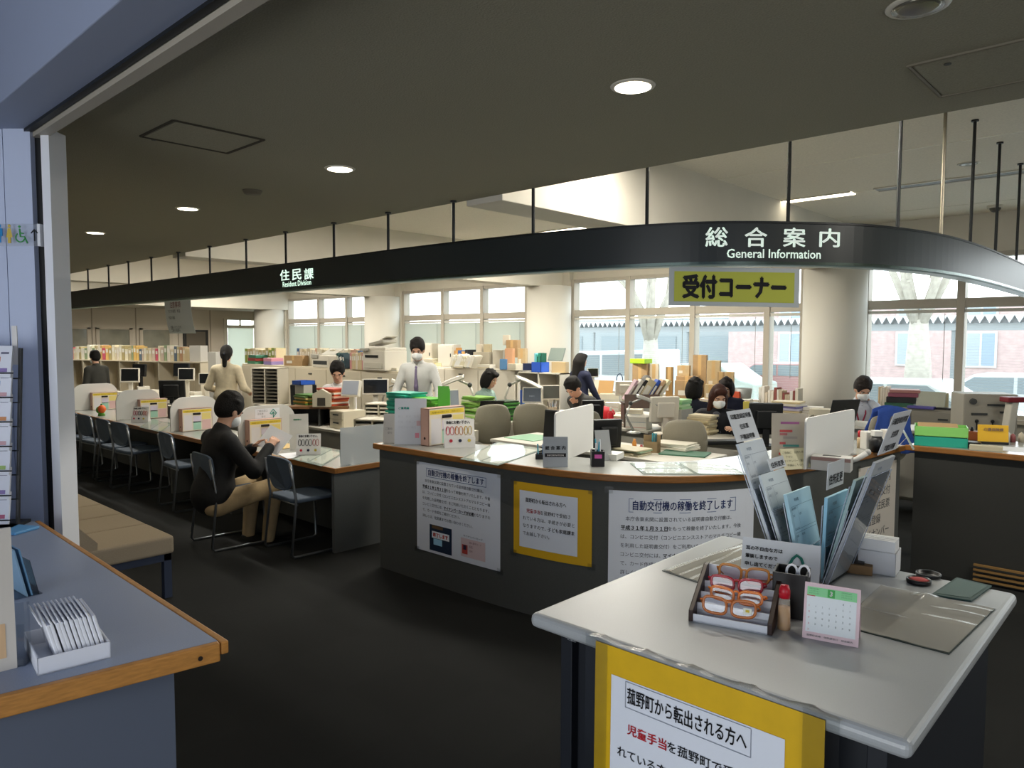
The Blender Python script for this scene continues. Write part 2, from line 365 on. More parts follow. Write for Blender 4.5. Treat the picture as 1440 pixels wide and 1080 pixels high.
# fascia path and counter path (plan)
def spline(pts, n=14):
    out = []; k = len(pts)
    for i in range(k-1):
        p0, p1, p2, p3 = pts[max(i-1,0)], pts[i], pts[i+1], pts[min(i+2,k-1)]
        for j in range(n):
            t = j/n
            out.append(tuple(.5*((2*p1[q])+(-p0[q]+p2[q])*t+(2*p0[q]-5*p1[q]+4*p2[q]-p3[q])*t*t+(-p0[q]+3*p1[q]-3*p2[q]+p3[q])*t**3) for q in (0,1)))
    return out+[tuple(pts[-1])]
class Path:
    def __init__(s, pts):
        s.p = [Vector((x,y,0)) for x, y in pts]; s.l = [0]
        for a, b in zip(s.p, s.p[1:]): s.l.append(s.l[-1]+(b-a).length)
    def at(s, d, off=0):          # point at arc length d, moved off to the public side
        d = min(max(d, 0), s.l[-1]-1e-6); i = max(k for k in range(len(s.l)-1) if s.l[k] <= d)
        t = (d-s.l[i])/(s.l[i+1]-s.l[i]); q = s.p[i].lerp(s.p[i+1], t)
        def tang(k):
            a, b = s.p[max(k-1,0)], s.p[min(k+1,len(s.p)-1)]; return (b-a).normalized()
        tg = tang(i).lerp(tang(i+1), t).normalized()
        return q + Vector((tg.y,-tg.x,0))*off, tg
    def pix(s, px, py):           # arc length and height where the sight line meets the upright surface over the path
        d = ray(px, py); best = None
        for i in range(len(s.p)-1):
            a, b = s.p[i], s.p[i+1]; ca = a.x*d[1]-a.y*d[0]; cb = b.x*d[1]-b.y*d[0]
            if ca*cb <= 0 and ca != cb:
                u = ca/(ca-cb); q = a.lerp(b, u); t = (q.x*d[0]+q.y*d[1])/(d[0]**2+d[1]**2)
                if t > 0 and (best is None or t < best[0]): best = (t, s.l[i]+u*(s.l[i+1]-s.l[i]), H+t*d[2])
        return best[1], best[2]
    def wall(s, g, o0, o1, z0, z1, d0=0, d1=None):
        d1 = s.l[-1] if d1 is None else d1; ds = [d0]+[x for x in s.l if d0 < x < d1]+[d1]; n = len(g.v); vs = []
        for d in ds:
            a, _ = s.at(d, o0); b, _ = s.at(d, o1)
            vs += [(a.x,a.y,z0),(a.x,a.y,z1),(b.x,b.y,z1),(b.x,b.y,z0)]
        fs = []
        for i in range(len(ds)-1):
            k = i*4
            for j in range(4): fs.append((k+j, k+4+j, k+4+(j+1) % 4, k+(j+1) % 4))
        fs += [(0,1,2,3), tuple(len(vs)-4+j for j in (3,2,1,0))]
        return g.add(vs, fs)
FP = Path([(-20,3.5),(-12,3.5),(-8,3.5)]+spline([(-5,3.5),(-4.4,3.5),(-3.7,3.53),(-3.2,3.58),(-2.8,3.65),(-2.4,3.76),(-2.05,3.93),(-1.72,4.25),(-1.43,4.66),(-1.24,5.3),(-1.165,6.1),(-1.15,7.2),(-1.16,8.6),(-1.17,10)], 8))
FZ0, FZ1 = 2.155, 2.39
DARK = mat('#22282a', .38, spec=.5)
fa = thing('sign_fascia', 'long dark suspended sign band curving over the reception counters', 'sign fascia')
FP.wall(G(), 0, -.12, FZ0+.015, FZ1).mk('band', DARK, fa)
FP.wall(G(), .008, -.13, FZ0, FZ0+.016).mk('lower_trim', mat('#5d6a66', .25, 1), fa)
FP.wall(G(), .006, -.12, FZ1, FZ1+.012).mk('upper_trim', mat('#14181a', .4), fa)
FP.wall(G(), -.02, -.1, FZ0-.006, FZ0+.002).mk('underside_panel', mat('#8fa39c', .3), fa)
SIGNW = mat('#e6f2ea', .5, emit=.35)
def on(path, off, z=0): return lambda s0: (lambda u, v: (lambda q: Vector((q.x, q.y, v)))(path.at(s0+u, off)[0]))
def fsign(px0, px1, yt, yb, body, bold=0):
    s0, za = FP.pix(px0, yt); s1, zb = FP.pix(px0, yb); s1, _ = FP.pix(px1, yt)
    f = on(FP, .004)
    lettering(body, s1-s0, za-zb, SIGNW, fa, None, bold=bold, fn=lambda u, v: f(s0)(u, zb+v))
for px0, ch in ((992,'総'),(1047,'合'),(1101,'案'),(1152,'内')): fsign(px0, px0+(32 if ch != '内' else 29), 319.5 if px0 < 1050 else 318.5+(px0-1050)*.025, 347.5, ch, .012)
fsign(1022, 1154, 350, 363, 'General Information', .01)
for px0, ch in ((394,'住'),(411,'民'),(428,'課')): fsign(px0, px0+13.5, 380-(px0-394)*.07, 395.5-(px0-394)*.05, ch, .018)
fsign(398, 438, 396.5, 404, 'Resident Division', .012)
BLACK = mat('#121516', .4)
rods = [118,147,175,207,245,289,340,395.5,463,539,631,743.5,906,1112,1271,1333,1374,1409,1438]
for i, px in enumerate(rods):
    s, _ = FP.pix(px, 380); q, tg = FP.at(s, -.05)
    top = CZ if q.y < EDGE else UZ
    t = thing('hanger_rod', None, 'hanger rod', (q.x,q.y,FZ1), 0, 'rods carrying the sign fascia')
    t['label'] = ('thin black rod hanging the straight part of the dark sign band from the low ceiling' if top == CZ else 'thin metal rod hanging the curved end of the dark sign band from the upper ceiling')
    t['group'] = 'rods from the low ceiling' if top == CZ else 'rods from the upper ceiling'
    G().cyl((0,0,.0), (0,0,top-FZ1), .011, n=10).mk('rod', BLACK if px != 1333 else mat('#8d8678', .3, 1), t)
    G().cyl((0,0,top-FZ1-.012), (0,0,top-FZ1), .024, n=12).mk('flange', BLACK, t)
    if px == 1333: t['label'] = 'bright steel rod among the black rods at the curved end of the sign band'; del t['group']
# banner and notice hung from the fascia
s0, za = FP.pix(941, 383); s1, zb = FP.pix(1121, 437); f = on(FP, -.0)(s0)
W0 = s1-s0; Hh = za-zb
bn = thing('hanging_banner', 'yellow green paper banner with bold black reception lettering hung from the curved sign band', 'banner')
pa, pb = f(0, 0), f(W0, 0); ud = (pb-pa).normalized(); nb = Vector((ud.y,-ud.x,0))
zt = FZ0-.008
def bf(off): return lambda u, v: pa + ud*u + nb*(off + .012*math.sin(u*4)) + Vector((0,0,zt-Hh+v-.014*u/W0))
G().grid(lambda u, v: bf(0)(u*W0, v*Hh), 12, 2).mk('laminate_sheet', mat('#b9bfc0', .35), bn, solid=.002)
G().grid(lambda u, v: bf(.003)(.03+u*(W0-.06), .025+v*(Hh-.05)), 12, 2).mk('yellow_sheet', mat('#bcc04a', .6), bn, solid=.001)
lettering('受付コーナー', W0*.8, Hh*.64, INK, bn, None, bold=.035, fn=lambda u, v: bf(.0055)(W0*.1+u, Hh*.18+v))
s0, za = FP.pix(224, 428); s1, zb = FP.pix(262, 471); q, tg = FP.at(s0, -.06)
nt_ = thing('hanging_notice', 'grey paper notice with dim red heading hanging from the straight sign band', 'notice', (q.x,q.y,FZ0-.008))
nw, nh = s1-s0, .37
G().grid(lambda u, v: (u*nw, .05*(v-1)**2-.02*math.sin(u*3), -nh*(1-v)), 6, 4).mk('paper', mat('#e2e6e3', .7), nt_, solid=.001)
fnn = lambda u, v: Vector((u, .05*(v/nh)**2-.006-.02*math.sin(u/nw*3), v))
lines(['注意事項'], nw*.28, -.07, .075, .05, mat('#8a3a36', .8), nt_, fnn)
lines(['マスクの着用　検温','','手指の消毒','','','お願いいたします','ご来庁の皆様へ'], nw*.16, -.13, .04, .037, mat('#5b625f', .8), nt_, fnn)
# downlights, smoke detector, ceiling tube fixtures
RING = mat('#cfc9ba', .4)
dl0 = None
def downlight(x, y, z, label, on_, group=None):
    t = thing('downlight', label, 'ceiling light', (x,y,z), 0, group)
    G().lathe([(.072,-.006),(.085,-.004),(.088,.0)], 28).mk('trim_ring', RING, t, smooth=True)
    G().lathe([(.0705,-.007),(.05,-.0085),(.001,-.009)], 28).mk('lamp', mat('#fff4da', .4, emit=7) if on_ else mat('#807c70', .2, .6), t, smooth=True)
    if on_:
        l = spot('downlight_lamp', (x,y,z-.03), 26, (1,.9,.74), 120, .8); l.parent = t; l.location = (0,0,-.03)
for px, py, lab in ((890,121,'nearest lit round downlight, above the curved counter'), (478,237,'second lit round downlight, over the aisle before the seated visitor'), (264,293,'third lit round downlight, farther along the low ceiling'), (134,327,'farthest lit round downlight in the low ceiling by the wall pier')):
    q = P(px,py,CZ); downlight(q.x,q.y,CZ,lab,True)
q = P(1291,8,CZ); downlight(q.x,q.y,CZ,'unlit round downlight in the low ceiling above the writing desk',False)
q = P(1362,230,UZ); downlight(q.x,q.y,UZ,'unlit round downlight in the upper ceiling between the hanger rods',False)
q = P(355,268,CZ); solo(G().lathe([(.001,-.025),(.05,-.024),(.06,-.01),(.065,0)],20).mk('smoke_detector', mat('#6d6656', .6), None, smooth=True, loc=(q.x,q.y,CZ)), 'dull round detector disc on the low ceiling between the downlights', 'smoke detector')
q = PY(1398,330,10.1); q.z = UZ; t = thing('dome_camera', 'small pale dome camera on the upper ceiling by the curved sign end', 'security camera', (q.x,q.y,UZ))
G().lathe([(.08,-.03),(.085,0)],20).mk('base', RING, t); G().ell((0,0,-.03),(.06,.06,.05)).mk('dome', mat('#55524a', .15), t, smooth=True)
for k, y in enumerate((5.1,6.68,8.22,9.8)):
    struct(G().bb((-4 if y<8 else -5.5,y-.012,UZ-.003), (6,y+.012,UZ+.01)), 'trim_%d' % (6+k), mat('#e9e2cf', .4, emit=.0))
for x in (-16,-11,-6.3,-3.1):
    t = thing('tube_light', None, 'ceiling light', (x,8.22,UZ))
    t['label'] = 'lit slim tube light in the upper ceiling behind the large sign lettering' if x == -3.1 else 'slim lit tube light sunk in the upper ceiling of the staff area'
    if x != -3.1: t['group'] = 'tube lights of the staff area'
    L2 = .37 if x == -3.1 else 1.2
    g = G(); g.bb((-L2,-.1,-.012), (L2,-.08,.01)); g.bb((-L2,.08,-.012), (L2,.1,.01)); g.mk('frame', RING, t)
    G().bb((-L2,-.08,-.008), (L2,.08,.008)).mk('diffuser', mat('#fff6e0', .4, emit=6), t)
for k, (x0, x1) in enumerate(((-2.5,-.9),(-.6,1.2))):
    t = thing('tube_light', ('unlit slim tube light in the upper ceiling right of the lit one','slim tube light with bluish diffuser at the end of the upper ceiling')[k], 'ceiling light', ((x0+x1)/2,8.22,UZ)); L2 = (x1-x0)/2
    g = G(); g.bb((-L2,-.1,-.012), (L2,-.08,.01)); g.bb((-L2,.08,-.012), (L2,.1,.01)); g.mk('frame', RING, t)
    G().bb((-L2,-.08,-.006), (L2,.08,.01)).mk('diffuser', mat(('#5a5546','#b9c6d6')[k], .4), t)
# ================================================================ outside the windows
GZ = -.45
struct(G().bb((-60,10.8,GZ-.2), (60,90,GZ)), 'ground', mat('#b8b8b4', .9, noise=.06, nscale=.6))
cv = thing('walkway_canopy', 'zigzag edged folded plate canopy over the walkway outside the windows', 'canopy', (0,28,GZ))
g = G(); n = 330; x0 = -48; p = .27
for i in range(n):
    a, b, c = x0+i*p, x0+i*p+p/2, x0+i*p+p
    g.add([(a,0,2.98),(b,0,2.74),(c,0,2.98),(a,2.4,2.98),(b,2.4,2.74),(c,2.4,2.98)], [(0,1,4,3),(1,2,5,4)])
g.mk('folded_roof', mat('#8f9292', .5), cv, solid=.02)
g = G()
for i in range(n): a = x0+i*p; g.add([(a,-.02,3.0),(a+p,-.02,3.0),(a+p/2,-.02,2.74),(a,0,3.0),(a+p,0,3.0),(a+p/2,0,2.74)], [(0,2,1),(3,4,5)])
g.mk('end_plates', mat('#dcdedd', .5), cv)
G().bb((-48,.15,2.5), (40,.3,2.74)).mk('edge_beam', mat('#8f9393', .6), cv)
for x in range(-46, 40, 5): G().cyl((x,.25,0), (x,.25,2.6), .06, n=10).mk('post', mat('#7f8484', .5), cv)
bd = thing('brick_building', 'pale brick building with white framed windows behind the walkway canopy', 'building', (0,40,GZ))
G().bb((-20,0,0), (40,8,4.15)).mk('wall', mat('#b09a95', .8, noise=.1, nscale=4), bd)
for z, zh in ((.9,1.7),(3.2,.75)):
    for x in range(-17, 38, 3):
        wf = G().bb((x,-.08,z), (x+1.3,.02,z+zh)).mk('window', mat('#b9bbb9', .5), bd)
        G().bb((x+.1,-.1,z+.1), (x+.6,-.07,z+zh-.1)).mk('pane', mat('#98a0a4', .2), wf); G().bb((x+.7,-.1,z+.1), (x+1.2,-.07,z+zh-.1)).mk('pane', mat('#8a98a4', .1), wf)
bd2 = thing('distant_building', 'low grey building beyond the canopy outside the middle windows', 'building', (-34,44,GZ))
G().bb((-25,0,0), (13,8,3.6)).mk('wall', mat('#8c9292', .8), bd2)
for x in range(-22,12,4): G().bb((x,-.06,.8), (x+2.2,.02,2.4)).mk('window', mat('#7d8688', .3), bd2)
def tree(label, x, y, h, seed, r0):
    rnd = random.Random(seed); t = thing('bare_tree', label, 'tree', (x,y,GZ)); tg = G(); bg = G()
    top = h*.34
    tg.tube([(0,0,0),(.03,0,top*.5),(0,.02,top)], [r0*1.1,r0*.9,r0*.62], 10)
    def br(p, d, L, r, lv, gg):
        q = p+d*L; mid = p+d*L*.5+Vector((rnd.uniform(-.05,.05),0,.05))*L
        gg.tube([p,mid,q], [r,r*.8,r*.55], 6)
        if lv:
            for _ in range(3 if lv > 1 else 4):
                e = (d+Vector((rnd.uniform(-.75,.75),rnd.uniform(-.75,.75),rnd.uniform(-.1,.6)))).normalized()
                br(p.lerp(q, rnd.uniform(.55,1)), e, L*rnd.uniform(.55,.8), r*.5, lv-1, bg)
    for k in range(6):
        a = k*1.05+rnd.random()*.4
        br(Vector((0,0,top*.9)), Vector((math.cos(a)*.42,math.sin(a)*.42,1)).normalized(), h*.3, r0*.4, 3, tg)
    bark = mat('#a9a396', .9, noise=.12, nscale=8)
    tg.mk('trunk', bark, t, smooth=True); bg.mk('branches', bark, t)
q = PY(914,500,17); tree('bare tree with spreading limbs outside the middle windows', q.x, 17, 6.5, 3, .3)
q = PY(1290,500,22); tree('thick pale bare tree outside the window beyond the nearest column', q.x, 22, 8, 8, .36)
def car(label, px, py, Y, c, kind='car', rz=0):
    q = PY(px, py, Y); t = thing('parked_'+kind, label, 'car', (q.x,Y,GZ), rz)
    prof = [(-2.1,.35),(-2.1,.8),(-1.95,.95),(-1.2,1.02),(-.6,1.42),(.9,1.45),(1.6,1.0),(2.05,.9),(2.1,.35)] if kind == 'car' else [(-1.7,.35),(-1.7,.95),(-1.45,1.1),(-1.1,1.8),(1.65,1.88),(1.7,.35)]
    g = G(); n = len(prof); g.add([(x,-.8,z) for x,z in prof]+[(x,.8,z) for x,z in prof], [tuple(range(n)), tuple(range(2*n-1,n-1,-1))]+[(i,n+i,n+(i+1)%n,(i+1)%n) for i in range(n)])
    g.mk('body', mat(c, .3, coat=.5), t, .05)
    wn = [(-1.05,1.04),(-.58,1.36),(.15,1.38),(.15,1.04)], [(.22,1.04),(.22,1.38),(.85,1.38),(1.35,1.04)]
    if kind != 'car': wn = [(-1.2,1.1),(-.98,1.68),(-.2,1.7),(-.2,1.1)], [(-.1,1.1),(-.1,1.7),(1.5,1.75),(1.5,1.1)]
    for p in wn:
        gg = G(); gg.add([(x,-.815,z) for x,z in p]+[(x,-.79,z) for x,z in p], [(0,1,2,3),(7,6,5,4),(0,4,5,1),(1,5,6,2),(2,6,7,3),(3,7,4,0)]); gg.mk('side_window', mat('#7a8284', .25), t)
    for x in (-1.25,1.25):
        for y in (-.75,.75): G().cyl((x,y-.1,.31), (x,y+.1,.31), .31, n=18).mk('wheel', mat('#222', .7), t)
car('white van parked outside the window left of the bare tree', 872, 500, 19, '#bfc2c2', 'van')
car('pale blue car parked outside the first clear window pane', 820, 500, 24, '#a3adb2')
car('reddish car parked outside beside the nearest column', 1100, 500, 23.5, '#a07a76')
car('white car parked outside to the right of the nearest column', 1250, 500, 15, '#c0c3bf')
car('pale car parked outside the last window at the end of the sign band', 1425, 500, 19.5, '#bbbfbf')
car('dull green car parked beyond the stacked cartons outside', 990, 500, 21, '#a2aba1')
# ---------------------------------------------------------------- blinds
BL = translucent('#b9bbae', .42)
def blind(x0, x1, label, slat=True, z0=.78, z1=2.11, closed=False):
    t = thing('venetian_blind', label, 'window blind', ((x0+x1)/2,WY-.035,z1), 0, 'window blinds'); hw = (x1-x0)/2-.05
    G().bb((-hw,-.02,-.04), (hw,.02,0)).mk('head_rail', mat('#c9c6bc', .5), t)
    g = G(); n = int((z1-z0)/(.022 if closed else .036))
    for i in range(n):
        z = -.06-i*(z1-z0-.1)/n
        if closed: g.add([(-hw,.0,z+.013),(hw,.0,z+.013),(hw,-.009,z-.011),(-hw,-.009,z-.011)], [(0,1,2,3)])
        else: g.add([(-hw,.009,z+.0005),(hw,.009,z+.0005),(hw,-.009,z-.0005),(-hw,-.009,z-.0005)], [(0,1,2,3)])
    g.mk('slats', BL, t)
    G().bb((-hw,-.01,z0-z1+.02), (hw,.01,z0-z1+.035)).mk('bottom_rail', mat('#c9c6bc', .5), t)
    G().cyl((hw-.12,-.03,-.05), (hw-.12,-.03,-.95), .004, n=6).mk('pull_cord', mat('#8d8f8a', .6), t)
for k, (a, mu, b) in segs.items():
    xs = [a+.03]+mu+[b-.03]
    for i, (x0, x1) in enumerate(zip(xs, xs[1:])):
        if k == 4 and x0 > -1: continue
        if k in (1,2): blind(x0, x1, '%s closed grey blind in the %s window between columns' % (('first','second','third')[i], {1:'farthest',2:'middle'}[k]), closed=True)
        elif k == 4 and i >= 0 or k == 3 and i == 3:
            blind(x0, x1, ('open slatted blind in the window pane %s' % {(3,3):'just left of the nearest column',(4,0):'just right of the nearest column',(4,1):'at the end of the curved sign band',(4,2):'beyond the end of the sign band',(4,3):'last at the frame edge'}[(k,i)]))
        else: blind(x0, x1, 'thin open slatted blind in %s clear pane of the wide middle window' % ('the first','the second','the third')[i])
# ================================================================ counters
TOP = mat('#9fa19c', .22, spec=.5, noise=.04, nscale=400)
EDGEM = mat('#8a5a26', .45, noise=.18, nscale=14, stretch=(1,1,10))
FRONT = mat('#4c4d49', .75, noise=.22, nscale=420, bump=.15, bscale=500)
lc = thing('low_counter', 'long low seated service counter with grey top and wooden edge', 'counter', (0,0,0))
LY0, LY1, LXE = 3.25, 3.85, -4.95
G().bb((-16.5,LY0+.022,.665), (LXE-.022,LY1,.69)).mk('worktop', TOP, lc)
g = G(); g.bb((-16.5,LY0,.648), (LXE,LY0+.022,.691)); g.bb((LXE-.022,LY0+.022,.648), (LXE,LY1,.691)); g.mk('wood_edge', EDGEM, lc, .004)
G().bb((LXE-.07,LY0+.015,0), (LXE-.03,LY1,.65)).mk('end_panel', mat('#515352', .75, noise=.2, nscale=420), lc)
G().bb((-16.5,LY0+.42,0), (LXE-.07,LY0+.45,.65)).mk('modesty_panel', FRONT, lc)
for x in (-6.85,-8.25,-12.6,-14.2): G().bb((x-.02,LY0+.06,0), (x+.02,LY1,.65)).mk('support_panel', FRONT, lc)
mpts = [(-4.45,3.27)]+spline([(-4.45,3.27),(-3.9,3.28),(-3.4,3.295),(-3.0,3.325),(-2.7,3.37),(-2.45,3.45),(-2.22,3.59),(-2.03,3.79),(-1.88,4.05),(-1.77,4.38),(-1.70,4.8),(-1.63,5.3),(-1.55,5.95)], 6)[1:]
MP = Path(mpts); MZ = .94
mc = thing('reception_counter', 'tall curved reception counter with dark grey front and wooden edge', 'counter')
MP.wall(G(), -.02, -.5, MZ-.03, MZ).mk('worktop', TOP, mc)
g = G(); MP.wall(g, .004, -.021, MZ-.04, MZ+.001)
g.bb((-4.475,3.27,MZ-.04), (-4.45,3.78,MZ+.001)); g.mk('wood_edge', EDGEM, mc, .006)
MP.wall(G(), -.03, -.055, 0, MZ-.035, .02).mk('front_panel', FRONT, mc)
MP.wall(G(), -.05, -.07, 0, .06, .02).mk('kick_strip', mat('#1b1c1b', .6), mc)
G().bb((-4.44,3.33,0), (-4.41,3.78,MZ-.035)).mk('end_panel', FRONT, mc)
MP.wall(G(), -.52, -1.0, .69, .72, .3).mk('inner_worktop', mat('#8e8c84', .4), mc)
rc = thing('return_counter', 'straight dark fronted counter meeting the curved reception counter at a corner', 'counter')
RY = 5.98
G().bb((-1.54,RY+.02,MZ-.03), (4,RY+.8,MZ)).mk('worktop', TOP, rc)
G().bb((-1.56,RY-.005,MZ-.04), (4,RY+.021,MZ+.001)).mk('wood_edge', EDGEM, rc, .006)
G().bb((-1.5,RY+.03,0), (4,RY+.055,MZ-.035)).mk('front_panel', mat('#2d2d29', .75, noise=.2, nscale=420), rc)
# ---------------------------------------------------------------- notices stuck on the counter front
def poster_base(name, label, x0, y0, x1, y1, yb, col='#dfe3ea', path=MP, cat='poster', off=-.026):
    s0, z1 = path.pix(x0, y0); s1, _ = path.pix(x1, y1); _, z0 = path.pix(x0, yb)
    t = thing(name, label, cat); W = s1-s0; Hh = z1-z0
    def fn(o): return lambda u, v: (lambda q: Vector((q.x, q.y, z0+v)))(path.at(s0+u, off+o)[0])
    f0 = fn(0); G().grid(lambda u, v: f0(u*W, v*Hh), 14, 2).mk('sheet', mat(col, .6), t, solid=.001)
    for u in (.0, W):
        for v in (0, Hh):
            gq = G(); f1 = fn(.002); gq.grid(lambda a, b: f1(u-.025+a*.05, v-.02+b*.04), 2, 1); gq.mk('tape', clear((.9,.9,.88), .2, .2), t)
    return t, W, Hh, fn
def rect(fn, x, y, w_, h, m, name, parent, o=.0016):
    f = fn(o); return G().grid(lambda u, v: f(x+u*w_, y+v*h), 4, 1).mk(name, m, parent)
def outline(fn, x, y, w_, h, m, parent, r=.003, o=.002):
    f = fn(o); g = G()
    for a, b, c, d in ((x,y,w_,r),(x,y+h-r,w_,r),(x,y,r,h),(x+w_-r,y,r,h)): g.grid(lambda u, v: f(a+u*c, b+v*d), 4, 1)
    return g.mk('heading_box', m, parent)
GREYT = mat('#3c3f45', .8)
BODY = ['　本庁舎東玄関に設置されている証明書自動交付機は、', [('平成３１年１月３１日', INK, .02), ('をもって稼働を終了いたします。今後', GREYT, 0)], 'は、コンビニ交付（コンビニエンスストアのマルチコピー機', 'を利用した証明書交付）をご利用いただくこととなります。', [('コンビニ交付には、', GREYT, 0), ('マイナンバーカードが必要', INK, .02), ('となりますの', GREYT, 0)], 'で、カード作成をご検討ください。', '詳しくは、住民課までお問い合わせください。']
def machine_poster(t, W, Hh, fn, k=1):
    f = fn(.002); a = W*.80/26.5
    outline(fn, W*.13, Hh*.845, W*.72, Hh*.10, mat('#3a568c', .7), t)
    lettering('自動交付機の稼働を終了します', W*.67, Hh*.072, NAVY, t, None, bold=.012, fn=lambda u, v: f(W*.155+u, Hh*.862+v))
    lines(BODY, W*.08, Hh*.785, a, Hh*.066, GREYT, t, f)
    g = G(); 
    for yy, xa, xb in ((1,0,10),(4,9,21)):
        g.grid(lambda u, v: f(W*.08+a*(xa+u*(xb-xa)), Hh*(.785-.066*yy)-.006+v*.002), 3, 1)
    g.mk('underline', INK, t)
    rect(fn, W*.17, Hh*.03, W*.28, Hh*.29, mat('#12263f', .6), 'photo_print', t)
    rect(fn, W*.2, Hh*.28, W*.14, Hh*.035, mat('#6b5136', .6), 'photo_print', t, .002)
    rect(fn, W*.22, Hh*.1, W*.11, Hh*.07, mat('#9fd0e8', .5), 'photo_print', t, .002)
    rect(fn, W*.20, Hh*.175, W*.22, Hh*.075, mat('#eceef2', .5), 'stamp_box', t, .0022)
    f2 = fn(.003); lettering('終了します', W*.19, Hh*.05, mat('#d8402c', .6), t, None, bold=.03, fn=lambda u, v: f2(W*.215+u, Hh*.187+v))
    rect(fn, W*.56, Hh*.06, W*.28, Hh*.20, mat('#d9c2c2', .6), 'card_print', t)
    rect(fn, W*.575, Hh*.09, W*.065, Hh*.1, mat('#b8453d', .6), 'card_portrait', t, .002)
    rect(fn, W*.59, Hh*.135, W*.035, Hh*.05, mat('#2a2540', .6), 'card_portrait', t, .0024)
    lettering('マイナンバーカード', W*.22, Hh*.022, GREYT, t, None, fn=lambda u, v: f(W*.59+u, Hh*.275+v))
    lines(['個人番号カード','氏名　　　　　　','住所　　　　'], W*.66, Hh*.215, W*.02, Hh*.045, mat('#8a5d5d', .7), t, f2)
def yellow_poster(t, W, Hh, fn, box=False):
    rect(fn, W*.085, Hh*.11, W*.75, Hh*.78, mat('#dde2ea', .6), 'white_sheet', t, .0018)
    f = fn(.004); a = W*.62/13
    if box: outline(fn, W*.165, Hh*.72, W*.54, Hh*.1, mat('#7c8290', .7), t, .002, .0035)
    lettering('菰野町から転出される方へ', W*.53, Hh*.062, INK, t, None, bold=.01, fn=lambda u, v: f(W*.17+u, Hh*.738+v))
    lines([[('　児童手当', RED, .01), ('を菰野町で受給さ', INK, 0)], 'れている方は、手続きが必要と', [('なりますので、', INK, 0), ('子ども家庭課ま', INK, .01)], 'でお越し下さい。'], W*.135, Hh*.6, a, Hh*.105, INK, t, f)
t_, W, Hh, fn = poster_base('notice_poster', 'white notice with blue boxed heading at the left end of the curved counter front', 582,649,700,669,772); machine_poster(t_, W, Hh, fn)
t_, W, Hh, fn = poster_base('notice_poster', 'smaller yellow bordered notice on the counter front between the two white notices', 719,677,831,690,778, '#d8a916'); yellow_poster(t_, W, Hh, fn)
t_, W, Hh, fn = poster_base('notice_poster', 'white notice with boxed heading at the middle of the curve, partly behind the writing desk', 855,690,1065,692,880); machine_poster(t_, W, Hh, fn)
t_, W, Hh, fn = poster_base('notice_poster', 'pale notice on the far curve of the counter front behind the clear form rack', 1213,660,1266,648,790, '#d6cfc4')
f = fn(.002); lines(['窓口のご案内','証明書の交付','戸籍　住民票','印鑑登録','マイナンバー'], W*.12, Hh*.8, W*.12, Hh*.15, GREYT, t_, f); rect(fn, W*.2, Hh*.06, W*.5, Hh*.1, mat('#d89a5a', .6), 'print_block', t_)
# ================================================================ public side: chairs, bench, partitions
CHM = mat('#465260', .75, noise=.08, nscale=200, bump=.1, bscale=600); TUBE = mat('#8b8f93', .3, .9)
def sled_chair(label, x, y, rz):
    t = thing('sled_chair', label, 'chair', (x,y,0), rz)
    g = G(); pts = [(-.21,-.19),(-.19,.17),(-.12,.22),(.12,.22),(.19,.17),(.21,-.19),(.14,-.215),(-.14,-.215)]
    g.prism(pts, .425, .462); g.mk('seat', CHM, t, .014, seg=3)
    # shield shaped back pad, gently curved
    out = []
    for i in range(28):
        a = 2*math.pi*i/28; u, v = math.cos(a), math.sin(a)
        hx = .2*(abs(u)**.55)*(1 if u > 0 else -1); hz = (.11*(abs(v)**.4) if v > 0 else -.16*(abs(v)**.9))
        out.append((hx*(1 if v > -.2 else 1-.15*(abs(v)-.2)), .675+hz))
    g = G(); n = len(out)
    yv = lambda x, z: -.235+(x/.2)**2*.025-(z-.6)*.12
    g.add([(x,yv(x,z)-.012,z) for x,z in out]+[(x,yv(x,z)+.012,z) for x,z in out], [tuple(range(n)), tuple(range(2*n-1,n-1,-1))]+[(i,n+i,n+(i+1)%n,(i+1)%n) for i in range(n)])
    g.mk('backrest', CHM, t, .006)
    for s in (-1,1):
        G().tube([(s*.2,-.245,.75),(s*.21,-.225,.62),(s*.215,-.2,.45),(s*.225,-.25,.03),(s*.225,-.23,.011),(s*.225,.19,.011),(s*.222,.215,.03),(s*.2,.19,.415)], .0105, 8).mk('frame', TUBE, t, smooth=True)
    G().tube([(-.21,-.19,.417),(.21,-.19,.417)], .009, 8).mk('crossbar', TUBE, t, smooth=True)
    G().tube([(-.2,.19,.417),(.2,.19,.417)], .009, 8).mk('crossbar', TUBE, t, smooth=True)
    return t
ch0 = sled_chair('blue grey sled base chair pulled up to the open end of the low counter', -5.3, 3.2, -.04)
dup(ch0, (-5.92,2.86,0), -.06, 'blue grey sled base chair the visitor in black sits on')
for px, lab in ((245,'dark grey sled chair next to the seated visitor, pushed under the low counter'),(177,'sled chair before the second partition gap, two along from the visitor'),(155,'sled chair in the shade, third along from the visitor'),(128,'shaded sled chair, second from the wall pier'),(110,'shaded sled chair half hidden by the wall pier')):
    q = PY(px, 640, 3.02); dup(ch0, (q.x-.05,3.2,0), random.Random(px).uniform(-.1,.1), lab)
